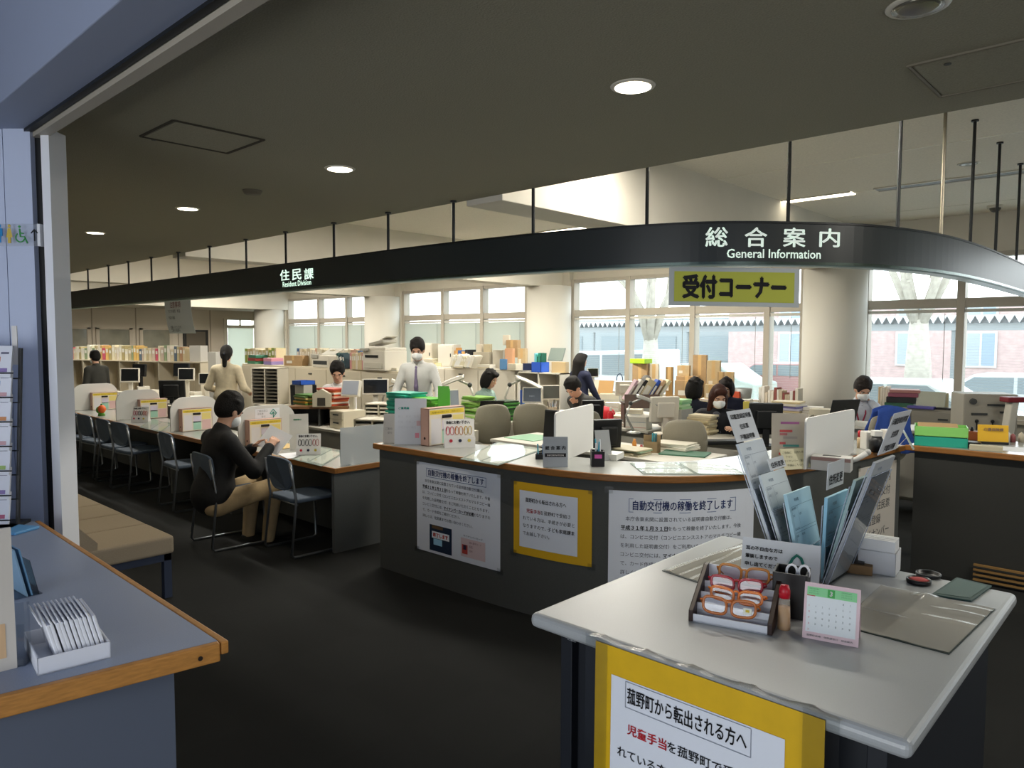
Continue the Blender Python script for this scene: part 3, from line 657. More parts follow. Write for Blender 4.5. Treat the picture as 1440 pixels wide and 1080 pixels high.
# bench
bq = P(232,842,0); bn_ = thing('padded_bench', 'beige padded bench with low back and grey metal frame by the wall pier', 'bench', (bq.x,bq.y,0))
BE = mat('#b3a48d', .85, noise=.06, nscale=150, bump=.1, bscale=500)
q0 = P(250,765,.40); L_ = 2.2; dx = .03
g = G()
for k in range(5): g.bb((-L_+k*L_/5+.003,-.45,.3), (-L_+(k+1)*L_/5-.003+dx*(k == 4),.06,.42))
g.mk('seat', BE, bn_, .02, seg=3)
g = G(); g.add([(x,y,z) for x in (-L_,.02) for y,z in ((-.43,.30),(-.6,.33),(-.66,.62),(-.59,.64),(-.42,.45))], [(0,1,2,3,4),(9,8,7,6,5)]+[(i,(i+1)%5,(i+1)%5+5,i+5) for i in range(5)])
g.mk('backrest', BE, bn_, .02, seg=3)
D_ = .5
BM = mat('#49536a', .45, .3)
g = G(); g.bb((-L_+.05,.0,.25), (0,.05,.3)); g.bb((-L_+.05,-D_+.05,.25), (0,-D_+.1,.3)); g.bb((-.05,-D_+.05,.25), (0,.05,.3)); g.mk('rail', BM, bn_, .003)
for x in (-.025,-L_+.1):
    for y in (.025,-D_+.075): G().bb((x-.025,y-.025,0), (x+.025,y+.025,.26)).mk('leg', BM, bn_, .003)
# partition panels on the low counter
PWH = mat('#d2d1cc', .5)
LZ = .691
def partition(label, px, py, pxr, h=.375, m=PWH):
    q = P(px,py,LZ); Y0 = LY0+.05; Y1 = min(PX(pxr,600,q.x).y, LY1+.05); D = Y1-Y0
    t = thing('counter_partition', label, 'partition', (q.x,Y0,LZ))
    r = .15; pts = [(0,0)]
    for k in range(9): a = math.pi-k*math.pi/16; pts.append((r+r*math.cos(a), h-r+r*math.sin(a)))
    for k in range(9): a = math.pi/2-k*math.pi/16; pts.append((D-r+r*math.cos(a), h-r+r*math.sin(a)))
    pts.append((D,0)); n = len(pts)
    g = G(); g.add([(-.009,y,z) for y,z in pts]+[(.009,y,z) for y,z in pts], [tuple(range(n)), tuple(range(2*n-1,n-1,-1))]+[(i,n+i,n+(i+1)%n,(i+1)%n) for i in range(n)])
    g.mk('panel', m, t, .002)
    for y in (.06,D-.06): G().bb((-.02,y-.02,0), (.02,y+.02,.012)).mk('foot', mat('#b9b8b2', .4), t)
    return t, D
pt1 = partition('rounded white partition at the far end beside the wall pier', 102,578,168)
pt2 = partition('rounded white partition behind the glasses leaflet stand', 152,592,226)
pt3 = partition('rounded white partition just left of the seated visitor', 233,608,307)
pt4 = partition('rounded white partition with a green arrow emblem notice', 333,628,418)
# emblem notice on the fourth partition
t = thing('emblem_notice', 'small white notice with green folded arrow emblem on the rounded partition', 'notice', (pt4[0].location.x+.01,pt4[0].location.y+.17,LZ))
RYZ = Matrix(((0,0,1),(1,0,0),(0,1,0)))      # local x -> +Y, local y -> +Z, facing +X
G().bb((0,0,.24), (.001,.26,.345)).mk('sheet', PAPER, t)
EG = mat('#1f8f7c', .6); c = Vector((.003,.19,.295))
g = G()
for a, b in (((-.035,0),(0,.04)),((0,.04),(.035,0)),((.035,0),(.008,-.03)),((-.035,0),(-.012,-.012)),((0,-.045),(0,.012)),((0,.012),(-.016,-.006)),((0,.012),(.016,-.006)),((.008,-.03),(0,-.045))):
    g.tube([c+Vector((0,*a)), c+Vector((0,*b))], .0035, 6)
g.mk('emblem', EG, t)
lines(['ご案内窓口','住民課　　','　　受付'], .02, .315, .022, .028, mat('#8d9290', .8), t, lambda u, v: Vector((.003,u,v)))
q = P(476,656,LZ); t = thing('clear_partition', 'frosted translucent partition at the open end of the low counter', 'partition', (q.x,q.y+.02,LZ))
G().bb((-.002,0,.0), (.002,.5,.31)).mk('panel', mat('#cfd4d4', .35, alpha=.72), t, .001)
G().bb((-.03,.05,0), (.03,.07,.01)).mk('foot', clear(), t); G().bb((-.03,.4,0), (.03,.42,.01)).mk('foot', clear(), t)
for k, (dy, h, c) in enumerate(((.05,.12,'#b9c4cc'),(.2,.14,'#aab7c2'),(.33,.26,'#8ea7bd'))):
    solo(G().box((0,0,h/2), (.02,.1,h), rot(0,-.12,0)).mk('leaflet', mat(c, .6), None, .001, loc=(q.x-.06-.02*k,q.y+dy+.06,LZ)), ('short pale leaflet bundle standing behind the frosted partition','middle leaflet bundle standing behind the frosted partition','tall blue leaflet bundle standing behind the frosted partition')[k], 'leaflet')
# ---------------------------------------------------------------- information file boxes
PINK = mat('#c9a292', .6); CREAM = mat('#ded2bd', .6)
def info_box(label, x, y, z, L, h, d=.085, rz=0, sets=0):
    t = thing('pamphlet_box', label, 'file box', (x,y,z), rz)     # long side along local y, printed face towards local +x
    g = G(); g.bb((-d,0,0), (0,L,.006)); g.bb((-d,0,0), (-d+.004,L,h)); g.bb((-.004,0,0), (0,L,h)); g.bb((-d,0,0), (0,.004,h)); g.bb((-d,L-.004,0), (0,L,h)); g.bb((-d,0,h-.006), (0,L,h))
    g.mk('box_body', PINK, t, .001)
    R = lambda a, b, c, e, m, nm, o=.0012: G().bb((o-.001,L*a,h*b), (o,L*c,h*e)).mk(nm, m, t)
    R(.02,.02,.98,.98, CREAM, 'printed_face', .001)
    R(.03,.83,.97,.95, mat('#e3c53c', .6), 'yellow_strip')
    G().tube([(.001,L*.36,h*.76),(.001,L*.60,h*.76)], h*.045, 8).mk('hand_hole', mat('#171210', .8), t)
    for (a,b,c,e,m) in ((.06,.05,.33,.72,'#d8d3d4'),(.36,.38,.62,.66,'#cfc6d6'),(.36,.05,.62,.42,'#9fc9b4'),(.65,.05,.95,.48,'#d9b4b0'),(.65,.5,.95,.78,'#e2cf7e')):
        R(a,b,c,e, mat(m, .6), 'printed_panel', .0016)
    G().cyl((-d/2,-.001,h*.2), (-d/2,.001,h*.2), .01).mk('ring_hole', mat('#2a1c18', .8), t)
    lettering('申請書の記入例はこちら　ご利用ください', L*.8, h*.05, mat('#7a6420', .8), t, (.0022,L*.08,h*.86), RYZ)
    return t
for lab, prt, f0 in (('pink sided box with yellow strip against the far partition by the fruit toy', pt1, .38),('pink sided box with yellow strip behind the glasses leaflet stand', pt2, .47),('pink sided box with yellow strip left of the seated visitor', pt3, .16),('pink sided box with yellow strip below the emblem notice', pt4, .1)):
    o = prt[0].location; L = .34
    info_box(lab, o.x+.1, o.y+max(.04, f0*prt[1]), LZ, L, .25)
q = P(603,628,MZ); info_box('large pink sided box with yellow strip on the curved counter', q.x, q.y, MZ, .36, .275, .09)
# reading glasses leaflet stand: printed card leaning back over a pocket of small cards
def glasses_stand(label, x, y, z, rz, s=1, tint=('#c03a4a','#c07a3a','#c9a84a')):
    t = thing('glasses_leaflet_stand', label, 'sign', (x,y,z), rz)
    tilt = .16; M3 = rot(R90-tilt)
    at = lambda u, v, o=0: Vector((0,v*math.sin(tilt)*1+.0,0)) + Vector((u,-o,v*math.cos(tilt)))
    G().add([at(-.11*s,0),at(.11*s,0),at(.11*s,.2*s),at(-.11*s,.2*s)], [(0,1,2,3)]).mk('card', mat('#e6e3df', .6), t, solid=.003)
    G().add([at(-.11*s,0,.02),at(.11*s,0,.02),at(.11*s,.075*s,.03),at(-.11*s,.075*s,.03)], [(0,1,2,3)]).mk('pocket', mat('#dedbd8', .6), t, solid=.002)
    lettering('自由にお使い下さい。', .17*s, .024*s, INK, t, at(-.09*s,.165*s,.003), M3, bold=.03)
    for k, c in enumerate(tint):
        u0 = (-.065+.065*k)*s; g = G()
        for w_ in (-.016,.014):
            g.tube([at(u0+w_*s+.013*s*math.cos(a), .118*s+.03*s*math.sin(a), .004) for a in np.linspace(0,2*math.pi,14)[:-1]], .0022, 5, closed=True)
        g.tube([at(u0-.03*s,.1*s,.004),at(u0-.02*s,.15*s,.004)], .0022, 5); g.mk('printed_spectacles', mat(c, .6), t)
        G().cyl(at(u0,.05*s,.03), at(u0,.05*s,.032), .012*s, n=12).mk('printed_dot', mat(('#c03040','#1d2440','#c9b24a')[k], .6), t)
    for s_ in (-1,1): G().add([at(s_*.1*s,.0), at(s_*.1*s,.14*s), (s_*.1*s,.09*s,0)], [(0,1,2)]).mk('side_support', mat('#d8d5d2', .6), t, solid=.002)
    return t
q = P(641,628,MZ); glasses_stand('printed reading glasses stand before the large pink box', q.x+.04, q.y-.0, MZ, VIEW+.25, 1.02)
q = P(192,594,LZ); glasses_stand('printed reading glasses stand by the second partition', q.x, q.y+.04, LZ, VIEW-.1, .95, ('#b03a5a','#333','#b0402a'))
q = P(434,640,LZ); glasses_stand('printed reading glasses stand near the open end of the low counter', q.x, q.y, LZ, VIEW+.15, .95, ('#444','#555','#b0605a'))
def board(name, label, cat, px, py, w_, h, m, rz, z, tilt=.12, th=.006, pz=None, extra=None):
    q = P(px, py, z); t = thing(name, label, cat, (q.x,q.y,z), rz); s, c = math.sin(tilt), math.cos(tilt)
    at = lambda u, v, o=0: Vector((u, v*s-o*c, v*c+o*0+.0005))
    G().add([at(-w_/2,0),at(w_/2,0),at(w_/2,h),at(-w_/2,h)], [(0,1,2,3)]).mk('board', m, t, solid=th)
    G().add([(-.02,h*.55*s+.003,h*.55*c),(.02,h*.55*s+.003,h*.55*c),(.02,h*.5*s+.07,0),(-.02,h*.5*s+.07,0)], [(0,1,2,3)]).mk('back_strut', m, t, solid=.003)
    if extra: extra(t, at, rot(R90-tilt))
    return t
def ex1(t, at, M3):
    lettering('ご意見箱', .08, .018, mat('#2d9a8c', .6), t, at(-.09,.26,.005), M3, bold=.03)
    for k, (u, v, c) in enumerate(((.05,.06,'#d58a9a'),(.06,.15,'#c7a9ad'))): G().box(at(u,v,.004), (.03,.001,.05)).mk('print_block', mat(c, .7), t)
    lines(['転入　転出　転居','印鑑　戸籍　年金','手続きのご案内'], -.09, .2, .019, .04, mat('#b9bcc4', .8), t, lambda u, v: at(u,v,.004))
board('display_board', 'tall white display board at the left end of the curved counter', 'board', 577,625,.235,.34,mat('#c4c8d0', .5),VIEW+.02,MZ,extra=ex1)
board('leaflet_card', 'narrow pale card tucked behind the white display board', 'card', 548,623,.1,.22,mat('#bdb9b2', .6),VIEW-.1,MZ,extra=lambda t, at, M3: lines(['ご案内','　受付'], -.035, .1, .018, .03, mat('#777', .8), t, lambda u, v: at(u,v,.004)))
board('display_board', 'white display board with green heading on the low counter behind the glasses stand', 'board', 421,632,.17,.33,mat('#d3d0c8', .5),VIEW+.3,LZ,extra=lambda t, at, M3: lettering('相談窓口', .07, .016, mat('#2d9a6c', .6), t, at(-.05,.27,.005), M3, bold=.03))
def ex2(t, at, M3):
    lettering('総 合 案 内', .125, .026, INK, t, at(-.0625,.105,.005), M3, bold=.02)
    G().add([at(-.065,.062,.004),at(.065,.062,.004),at(.065,.085,.004),at(-.065,.085,.004)], [(0,1,2,3)]).mk('dark_band', INK, t)
    lettering('INFORMATION', .1, .01, WHITE, t, at(-.05,.068,.005), M3)
board('desk_sign', 'small grey information desk sign at the front of the curved counter', 'sign', 781,657,.152,.185,mat('#9ea4aa', .45),VIEW+.02,MZ,.1,extra=ex2)
# white screen on the curved counter
def screen(label, pxa, pya, pxb, h, z, m=mat('#e4e3df', .5)):
    a = P(pxa,pya,z); b = PX(pxb,pya,a.x) if False else P(pxb,pya-22,z); d = b-a; L = d.length; rz = math.atan2(d.y,d.x)
    t = thing('counter_screen', label, 'partition', a, rz); r = .03; pts = [(0,0)]
    for k in range(6): q = math.pi-k*math.pi/10; pts.append((r+r*math.cos(q), h-r+r*math.sin(q)))
    for k in range(6): q = math.pi/2-k*math.pi/10; pts.append((L-r+r*math.cos(q), h-r+r*math.sin(q)))
    pts.append((L,0)); n = len(pts); g = G(); g.add([(x,-.006,y) for x,y in pts]+[(x,.006,y) for x,y in pts], [tuple(range(n)), tuple(range(2*n-1,n-1,-1))]+[(i,n+i,n+(i+1)%n,(i+1)%n) for i in range(n)])
    g.mk('panel', m, t); 
    for x in (.04,L-.04): G().bb((x-.015,-.03,0), (x+.015,.03,.008)).mk('foot', mat('#b9b8b2', .4), t)
screen('white upright screen behind the small information sign', 780,653,833,.325,MZ)
screen('white upright screen at the far curve beside the coloured bar sign', 1131,660,1199,.31,MZ)
# papers under clear sheets on the counter tops
def flat_sheet(name, label, cat, pxs, z, m, group=None, th=.003, ripple=0, clear_top=True):
    ps = [P(x,y,z) for x,y in pxs]; o = sum(ps, Vector())/4
    t = thing(name, label, cat, (o.x,o.y,z), 0, group); l = [p-o for p in ps]; l = [Vector((v.x,v.y,0)) for v in l]
    bil = lambda u, v, zz: (l[0]*(1-u)*(1-v)+l[1]*u*(1-v)+l[2]*u*v+l[3]*(1-u)*v)+Vector((0,0,zz))
    g = G(); g.add([p+Vector((0,0,.0005)) for p in l]+[p+Vector((0,0,th)) for p in l], [(3,2,1,0),(4,5,6,7)]+[(i,(i+1)%4,4+(i+1)%4,4+i) for i in range(4)])
    g.mk('base_mat', m, t); return t, bil
GLS = clear((.93,.96,.94), .16, .06)
def desk_cover(label, pxs, z, papers, group=None, base='#8d9a93'):
    t, b = flat_sheet('clear_desk_mat', label, 'desk mat', pxs, z, mat(base, .5))
    for (u0,v0,u1,v1,c) in papers:
        G().add([b(u0,v0,.0036),b(u1,v0,.0036),b(u1,v1,.0036),b(u0,v1,.0036)], [(0,1,2,3)]).mk('paper_insert', mat(c, .35, spec=.6), t)
    G().grid(lambda u, v: b(u,v,.006+.0012*math.sin(u*9+v*4)*math.sin(v*7)), 12, 8).mk('clear_cover', GLS, t, smooth=True)
    return t
desk_cover('clear mat with pale papers on the curved counter left of the small sign', [(647,646),(700,655),(765,632),(700,622)], MZ, [(.05,.08,.48,.95,'#e4e2da'),(.52,.06,.95,.9,'#e8e8e2')])
desk_cover('clear mat with white papers on the middle of the curved counter', [(905,667),(1050,668),(1015,651),(886,652)], MZ, [(.04,.06,.5,.46,'#eef0ee'),(.03,.54,.48,.95,'#eef0ee'),(.54,.06,.97,.95,'#eef0ee')])
desk_cover('clear mat with papers at the open end of the low counter', [(410,646),(452,656),(486,636),(448,628)], LZ, [(.05,.05,.5,.95,'#c9ccc4'),(.55,.1,.95,.9,'#dcdcd4')])
desk_cover('clear mat with grey print before the second partition', [(196,601),(226,608),(243,596),(214,590)], LZ, [(.05,.05,.5,.95,'#a9aca0'),(.55,.1,.95,.9,'#c2c4b8')])
# toy fruit
q = P(137,585,LZ); t = thing('toy_fruit', 'orange and green toy fruit figure on the low counter by the far partition', 'toy', (q.x,q.y+.05,LZ))
G().ell((.02,0,.09), (.05,.05,.055)).mk('orange_half', mat('#d8601f', .5), t, smooth=True); G().ell((-.035,-.01,.075), (.04,.045,.05)).mk('green_half', mat('#5fae2c', .5), t, smooth=True)
G().lathe([(.045,0),(.04,.03),(.02,.05)],16).mk('stand', mat('#4f8d2a', .5), t, smooth=True); G().ell((.01,0,.15), (.02,.014,.012)).mk('leaf', mat('#2c7a2c', .5), t)
q = P(392,628,LZ); solo(G().box((0,0,.0025), (.36,.26,.004)).mk('paper_folder', mat('#c8ab74', .6), None, loc=(q.x-.02,q.y+.04,LZ), rz=.2), 'tan paper folder on the low counter beside the seated visitor', 'folder')
q = P(412,640,LZ); solo(G().box((0,0,.0015), (.3,.21,.003)).mk('paper_sheet', PAPER, None, loc=(q.x+.02,q.y+.0,LZ+.0), rz=-.25), 'white paper sheet on the low counter edge by the tan folder', 'paper')
# pen stands and holders on the curved counter
def pen_box(label, px, py, z, w_, h, m, pens=3, rz=VIEW, lab=None, lean=.2):
    q = P(px,py,z); t = thing('pen_stand', label, 'pen holder', (q.x,q.y,z), rz)
    g = G(); a = w_/2; th = .003
    for s in (-1,1): g.bb((s*a-th,-a,0), (s*a+th,a,h)); g.bb((-a,s*a-th,0), (a,s*a+th,h))
    g.bb((-a,-a,0), (a,a,.004)); g.mk('box_body', m, t, .001)
    rnd = random.Random(int(px))
    for k in range(pens):
        x, y = rnd.uniform(-a*.6,a*.6), rnd.uniform(-a*.6,a*.6); lx, ly = rnd.uniform(-lean,lean)*h, rnd.uniform(-lean,lean)*h
        G().cyl((x,y,.006), (x+lx,y+ly,h+rnd.uniform(.03,.08)), .0045, n=8).mk('pen', mat(rnd.choice(['#e4e6ea','#2b6fb0','#c8d2d8','#1d2026','#3f9fb8']), .4), t)
    if lab: G().bb((-a*.6,-a-.005,h*.55), (a*.6,-a-.003,h*.8)).mk('label_tape', mat(lab, .6), t)
    return t
pen_box('black square pen holder with pink label on the curved counter', 840,655,MZ,.075,.095,mat('#121214', .4),4,lab='#c455a0')
pen_box('small black pen rest with teal pen left of the information sign', 760,645,MZ,.06,.035,mat('#141416', .4),2)
board('clear_stand', 'grey translucent leaflet stand behind the pink labelled pen holder', 'leaflet stand', 851,648,.1,.2,mat('#a2a5a6', .3, alpha=.75),VIEW+.3,MZ,.3)
solo(G().box((0,0,.02), (.1,.16,.04)).mk('note_block', mat('#dfdfd8', .6), None, .002, loc=P(862,645,MZ), rz=.3), 'low white block of paper behind the black pen holder', 'note pad')
# ================================================================ writing desk at the right
DZ = .95
DXL, DXR, DY0, DY1 = -1.345, -.365, 1.515, 2.66
wd = thing('writing_desk', 'standing height writing desk with pale grey top in front of the curved counter', 'desk', (0,0,0))
DTOP = mat('#a3a6a6', .3, spec=.5, noise=.03, nscale=300)
G().bb((DXL,DY0,DZ-.042), (DXR,DY1,DZ)).mk('tabletop', DTOP, wd, .018, seg=4)
DBODY = mat('#171b22', .5)
G().bb((DXL+.06,DY0+.07,0), (DXL+.1,DY1-.06,DZ-.042)).mk('side_panel', DBODY, wd, .002)
G().bb((DXR-.1,DY0+.07,0), (DXR-.06,DY1-.06,DZ-.042)).mk('side_panel', DBODY, wd, .002)
G().bb((DXL+.1,DY0+.1,.08), (DXR-.1,DY0+.13,DZ-.042)).mk('front_panel', DBODY, wd)
G().bb((DXL+.1,DY0+.13,.4), (DXR-.1,DY1-.08,.42)).mk('shelf', DBODY, wd)
lettering('記載台', .03, .009, mat('#a9adb2', .6), wd, (DXL+.085,DY0+.068,DZ-.075), UP)
# large yellow notice hanging from its front edge
a, b = PY(838,890,DY0-.004), PY(1161,1000,DY0-.004)
PT = Path([(a.x,DY0-.004),(b.x,DY0-.004)]); Wp = b.x-a.x; Hp = .62; zt = DZ-.012
yp = thing('notice_poster', 'large yellow bordered notice taped to the front edge of the writing desk', 'poster', (a.x,DY0-.004,zt-Hp))
fl = lambda o: (lambda u, v: Vector((u, -o-.006*math.sin(u*7+1)*(1-v/Hp), v)))
f0 = fl(0); G().grid(lambda u, v: f0(u*Wp, v*Hp), 10, 6).mk('yellow_sheet', mat('#d9ad14', .5, noise=.05, nscale=20), yp, solid=.001)
f1 = fl(.0025); G().grid(lambda u, v: f1(Wp*.09+u*Wp*.77, Hp*.12+v*Hp*.765), 10, 6).mk('white_sheet', mat('#dfe3ea', .5), yp)
f2 = fl(.0045); a_ = Wp*.655/13.4; ty = Hp*.80
lettering('菰野町から転出される方へ', Wp*.54, .042, INK, yp, None, bold=.01, fn=lambda u, v: f2(Wp*.175+u, ty-.006+v))
g = G(); bxx = (Wp*.165, ty-.018, Wp*.565, .066)
for (x,y,w_,h) in ((bxx[0],bxx[1],bxx[2],.0015),(bxx[0],bxx[1]+bxx[3],bxx[2],.0015),(bxx[0],bxx[1],.0015,bxx[3]),(bxx[0]+bxx[2],bxx[1],.0015,bxx[3])): g.grid(lambda u, v: f2(x+u*w_, y+v*h), 4, 1)
g.mk('heading_box', mat('#8a8f9a', .7), yp)
lines([[('　児童手当', RED, .012), ('を菰野町で受給さ', INK, .006)], 'れている方は、手続きが必要と', [('なりますので、', INK, .006), ('子ども家庭課ま', INK, .02)], 'でお越し下さい。'], Wp*.13, ty-.082, a_, .066, INK, yp, f2, bold=.006)
for u0, u1 in ((-.03,.04),(Wp-.045,Wp+.03)):
    G().grid(lambda u, v: fl(.004)(u0+u*(u1-u0), Hp-.5+v*.515), 2, 4).mk('tape', clear((.88,.9,.9), .25, .2), yp)
G().grid(lambda u, v: Vector((-.02+u*(Wp+.05), -.004+v*.03, Hp+.0105+.002*math.sin(u*30))), 20, 1).mk('tape', clear((.93,.93,.93), .3, .15), yp)
# ---- reading glasses tray
q0, q1 = P(974,874,DZ), P(1079,893,DZ); d = q1-q0; trz = math.atan2(d.y,d.x); TW = d.length
tr = thing('glasses_tray', 'dark wooden stepped tray holding four pairs of reading glasses', 'tray', q0, trz)
BRN = mat('#2a1611', .4); TD = .19; TH = .1
for x in (-.011, TW): G().add([(x+k,y,z) for k in (0,.012) for y,z in ((0,0),(0,.03),(TD-.02,TH+.012),(TD,TH+.012),(TD,0))], [(0,1,2,3,4),(9,8,7,6,5)]+[(i,(i+1)%5,5+(i+1)%5,5+i) for i in range(5)]).mk('side_panel', BRN, tr, .0015)
g = G(); st = TD/4.3
for k in range(4): g.bb((.001,k*st,0), (TW,k*st+.003,.022+k*.018)); g.bb((.001,k*st,.0+k*.018), (TW,(k+1)*st,.004+k*.018))
g.bb((.001,TD-.004,0), (TW,TD,TH+.01)); g.mk('white_steps', mat('#d7dae0', .5), tr)
def spectacles(label, k, c, tilt, lens_c=None, round_=1.0, tagc=False):
    loc = Matrix.Translation(q0) @ Matrix.Rotation(trz,4,'Z') @ Vector((TW/2+(-.006,.004,-.004,.008)[k], k*st+.024, .0235+k*.018+.004))
    t = thing('reading_glasses', label, 'glasses', loc, trz+(.04,-.05,.06,-.03)[k]); t.scale = (1.22,1.1,1.3)
    m = mat(c, .2, spec=.6, alpha=.93); M3 = rot(-.35+tilt)
    at = lambda x, z, y=0: M3 @ Vector((x,y,z)) + Vector((0,0,.016))
    for s in (-1,1):
        pts = []
        for a in np.linspace(0,2*math.pi,21)[:-1]:
            cx, cz = math.cos(a), math.sin(a); e = .62
            pts.append(at(s*.031+.0255*abs(cx)**e*(1 if cx>0 else -1), .0165*round_*abs(cz)**e*(1 if cz>0 else -1)+(.002*cx*s)))
        G().tube(pts, .0031, 6, closed=True).mk('rim', m, t, smooth=True)
        G().add(pts, [tuple(range(20))]).mk('lens', clear((.93,.95,.96) if not lens_c else lens_c, .22, .02), t)
        G().tube([at(s*.056,.008), at(s*.063,.009,.004), at(s*.064,.005,.02), at(s*.05,-.002,.031), at(-s*.02,-.008,.036)], .0022, 6).mk('temple', m, t, smooth=True)
    G().tube([at(-.007,.006), at(-.003,.010), at(.003,.010), at(.007,.006)], .0026, 6).mk('bridge', m, t, smooth=True)
    for s in (-1,1): G().ell(at(s*.007,-.002,.004), (.002,.002,.004), 6, 4).mk('nose_pad', m, t)
    if tagc: G().box(at(.04,-.003,-.004), (.018,.001,.012), M3).mk('price_tag', mat('#dfe0d0', .6), t); G().box(at(.04,-.003,-.0048), (.008,.001,.005), M3).mk('tag_mark', mat('#c9b02a', .6), t)
spectacles('amber brown reading glasses with a small yellow tag in the front row of the tray', 0, '#b5621c', .0, tagc=True)
spectacles('bright orange rimmed reading glasses in the second row of the tray', 1, '#d9731f', .15, round_=.8)
spectacles('deep red reading glasses in the third row of the tray', 2, '#a3122a', .05, (.8,.45,.5), .85)
spectacles('honey coloured reading glasses in the rear row of the tray', 3, '#b3701f', -.05)
# ---- tent sign with green wave
q0, q1 = P(1037,818,DZ), P(1150,835,DZ); d = q1-q0; rz = math.atan2(d.y,d.x); q0 = q0+Vector((-.006,.03,0)); Ws = .235
ts = thing('tent_sign', 'white folded notice with green wave mark behind the glasses tray', 'sign', (q0.x,q0.y,DZ), rz)
hs = .135; at = lambda u, v, o=0: Vector((u, v*.28-o, v*.96+o*.2))
G().add([at(0,0),at(Ws,0),at(Ws,hs),at(0,hs)], [(0,1,2,3)]).mk('front_sheet', mat('#d3d6d8', .5), ts, solid=.0012)
G().add([at(0,hs),at(Ws,hs),(Ws,.085,0),(0,.085,0)], [(0,1,2,3)]).mk('back_sheet', mat('#d3d6d8', .5), ts, solid=.0012)
lines(['耳の不自由な方は','筆談しますので','申し出てください。'], .012, .098, .0142, .025, INK, ts, lambda u, v: at(u,v,.0022), bold=.02)
G().tube([at(.128,.045,.004),at(.143,.055,.004),at(.155,.085,.004),at(.167,.098,.004),at(.18,.09,.004),at(.193,.06,.004),at(.205,.045,.004)], .0045, 8).mk('wave_mark', mat('#0f6b5c', .5), ts, smooth=True)
# ---- black pen box with scissors, glue, calendar
pb = pen_box('tall black pen box with scissors behind the calendar', 1112,862,DZ,.085,.125,mat('#0e0f11', .45),0,rz=trz,lean=.3)
g = G()
for s in (-1,1): g.tube([(.015+s*.016+.014*math.cos(a), -.01, .15+.02*math.sin(a)) for a in np.linspace(0,2*math.pi,13)[:-1]], .0035, 6, closed=True)
g.tube([(.0,-.01,.135),(.02,-.01,.06)], .004, 6); g.tube([(.03,-.01,.135),(.01,-.01,.06)], .004, 6)
gl = g.mk('scissors', mat('#dfe2e6', .35), None, smooth=True); gl.location = Vector(pb.location)+Vector((0,0,-.028)); gl.rotation_euler = (0,0,trz+.2)
solo(gl, 'white handled scissors sticking up out of the tall black pen box', 'scissors')
q = P(1102,884,DZ); t = thing('glue_bottle', 'glue bottle with red cap and amber body beside the calendar', 'glue bottle', (q.x,q.y,DZ))
G().lathe([(.001,.0),(.016,.0),(.0165,.01),(.0145,.06)],18).mk('glue_fill', mat('#c08a3c', .3), t, smooth=True)
G().lathe([(.0172,0),(.0178,.012),(.015,.065),(.0125,.095)],18).mk('bottle', mat('#cfc8bb', .15, alpha=.3), t, smooth=True)
G().lathe([(.0145,.085),(.0145,.105),(.0105,.118),(.001,.12)],18).mk('cap', mat('#b01828', .35), t, smooth=True)
q0, q1 = P(1128,896,DZ), P(1207,911,DZ); d = q1-q0; crz = math.atan2(d.y,d.x); Wc = d.length; hc = Wc*1.07
cl = thing('desk_calendar', 'small pink framed desk calendar with green header showing month three', 'calendar', (q0.x,q0.y,DZ), crz)
at = lambda u, v, o=0: Vector((u, v*.22-o, v*.975+o*.2))
G().add([at(0,0),at(Wc,0),at(Wc,hc),at(0,hc)], [(0,1,2,3)]).mk('frame', mat('#d3b9bd', .5), cl, solid=.003)
G().add([at(0,hc),at(Wc,hc),(Wc,.07,0),(0,.07,0)], [(0,1,2,3)]).mk('back_leg', mat('#d3b9bd', .5), cl, solid=.002)
rc_ = lambda a,b,c,e,m,nm,o: G().add([at(Wc*a,hc*b,o),at(Wc*c,hc*b,o),at(Wc*c,hc*e,o),at(Wc*a,hc*e,o)], [(0,1,2,3)]).mk(nm, m, cl)
rc_(.05,.13,.94,.93,mat('#d5dbdc', .5),'page',.0022); rc_(.05,.77,.94,.93,mat('#7fc98a', .5),'header',.0026); rc_(.42,.78,.55,.92,mat('#2f9a3e', .5),'month_block',.0029); rc_(.05,.765,.2,.78,mat('#b03030', .5),'header',.0029)
GT = mat('#5a6660', .8)
lettering('3', Wc*.05, hc*.09, WHITE, cl, at(Wc*.46,hc*.805,.0034), rot(R90-.22), bold=.02)
for x0 in (.09,.67): lines(['日月火水木金土','１２３４５６７','８９０１２３４'], Wc*x0, hc*.89, Wc*.026, hc*.04, mat('#2f6b3a', .8), cl, lambda u, v: at(u,v,.0032))
days = [str(k) for k in range(1,32)]
for k, dd in enumerate(days):
    c_, r_ = (k+5) % 7, (k+5)//7
    lettering(dd, Wc*.012*(len(dd)), hc*.032, RED if c_ == 0 else GT, cl, at(Wc*(.09+c_*.122),hc*(.68-r_*.105),.003), rot(R90-.22))
lettering('菰野町役場　住民課窓口　総合案内', Wc*.82, hc*.035, GT, cl, at(Wc*.08,hc*.05,.003), rot(R90-.22))
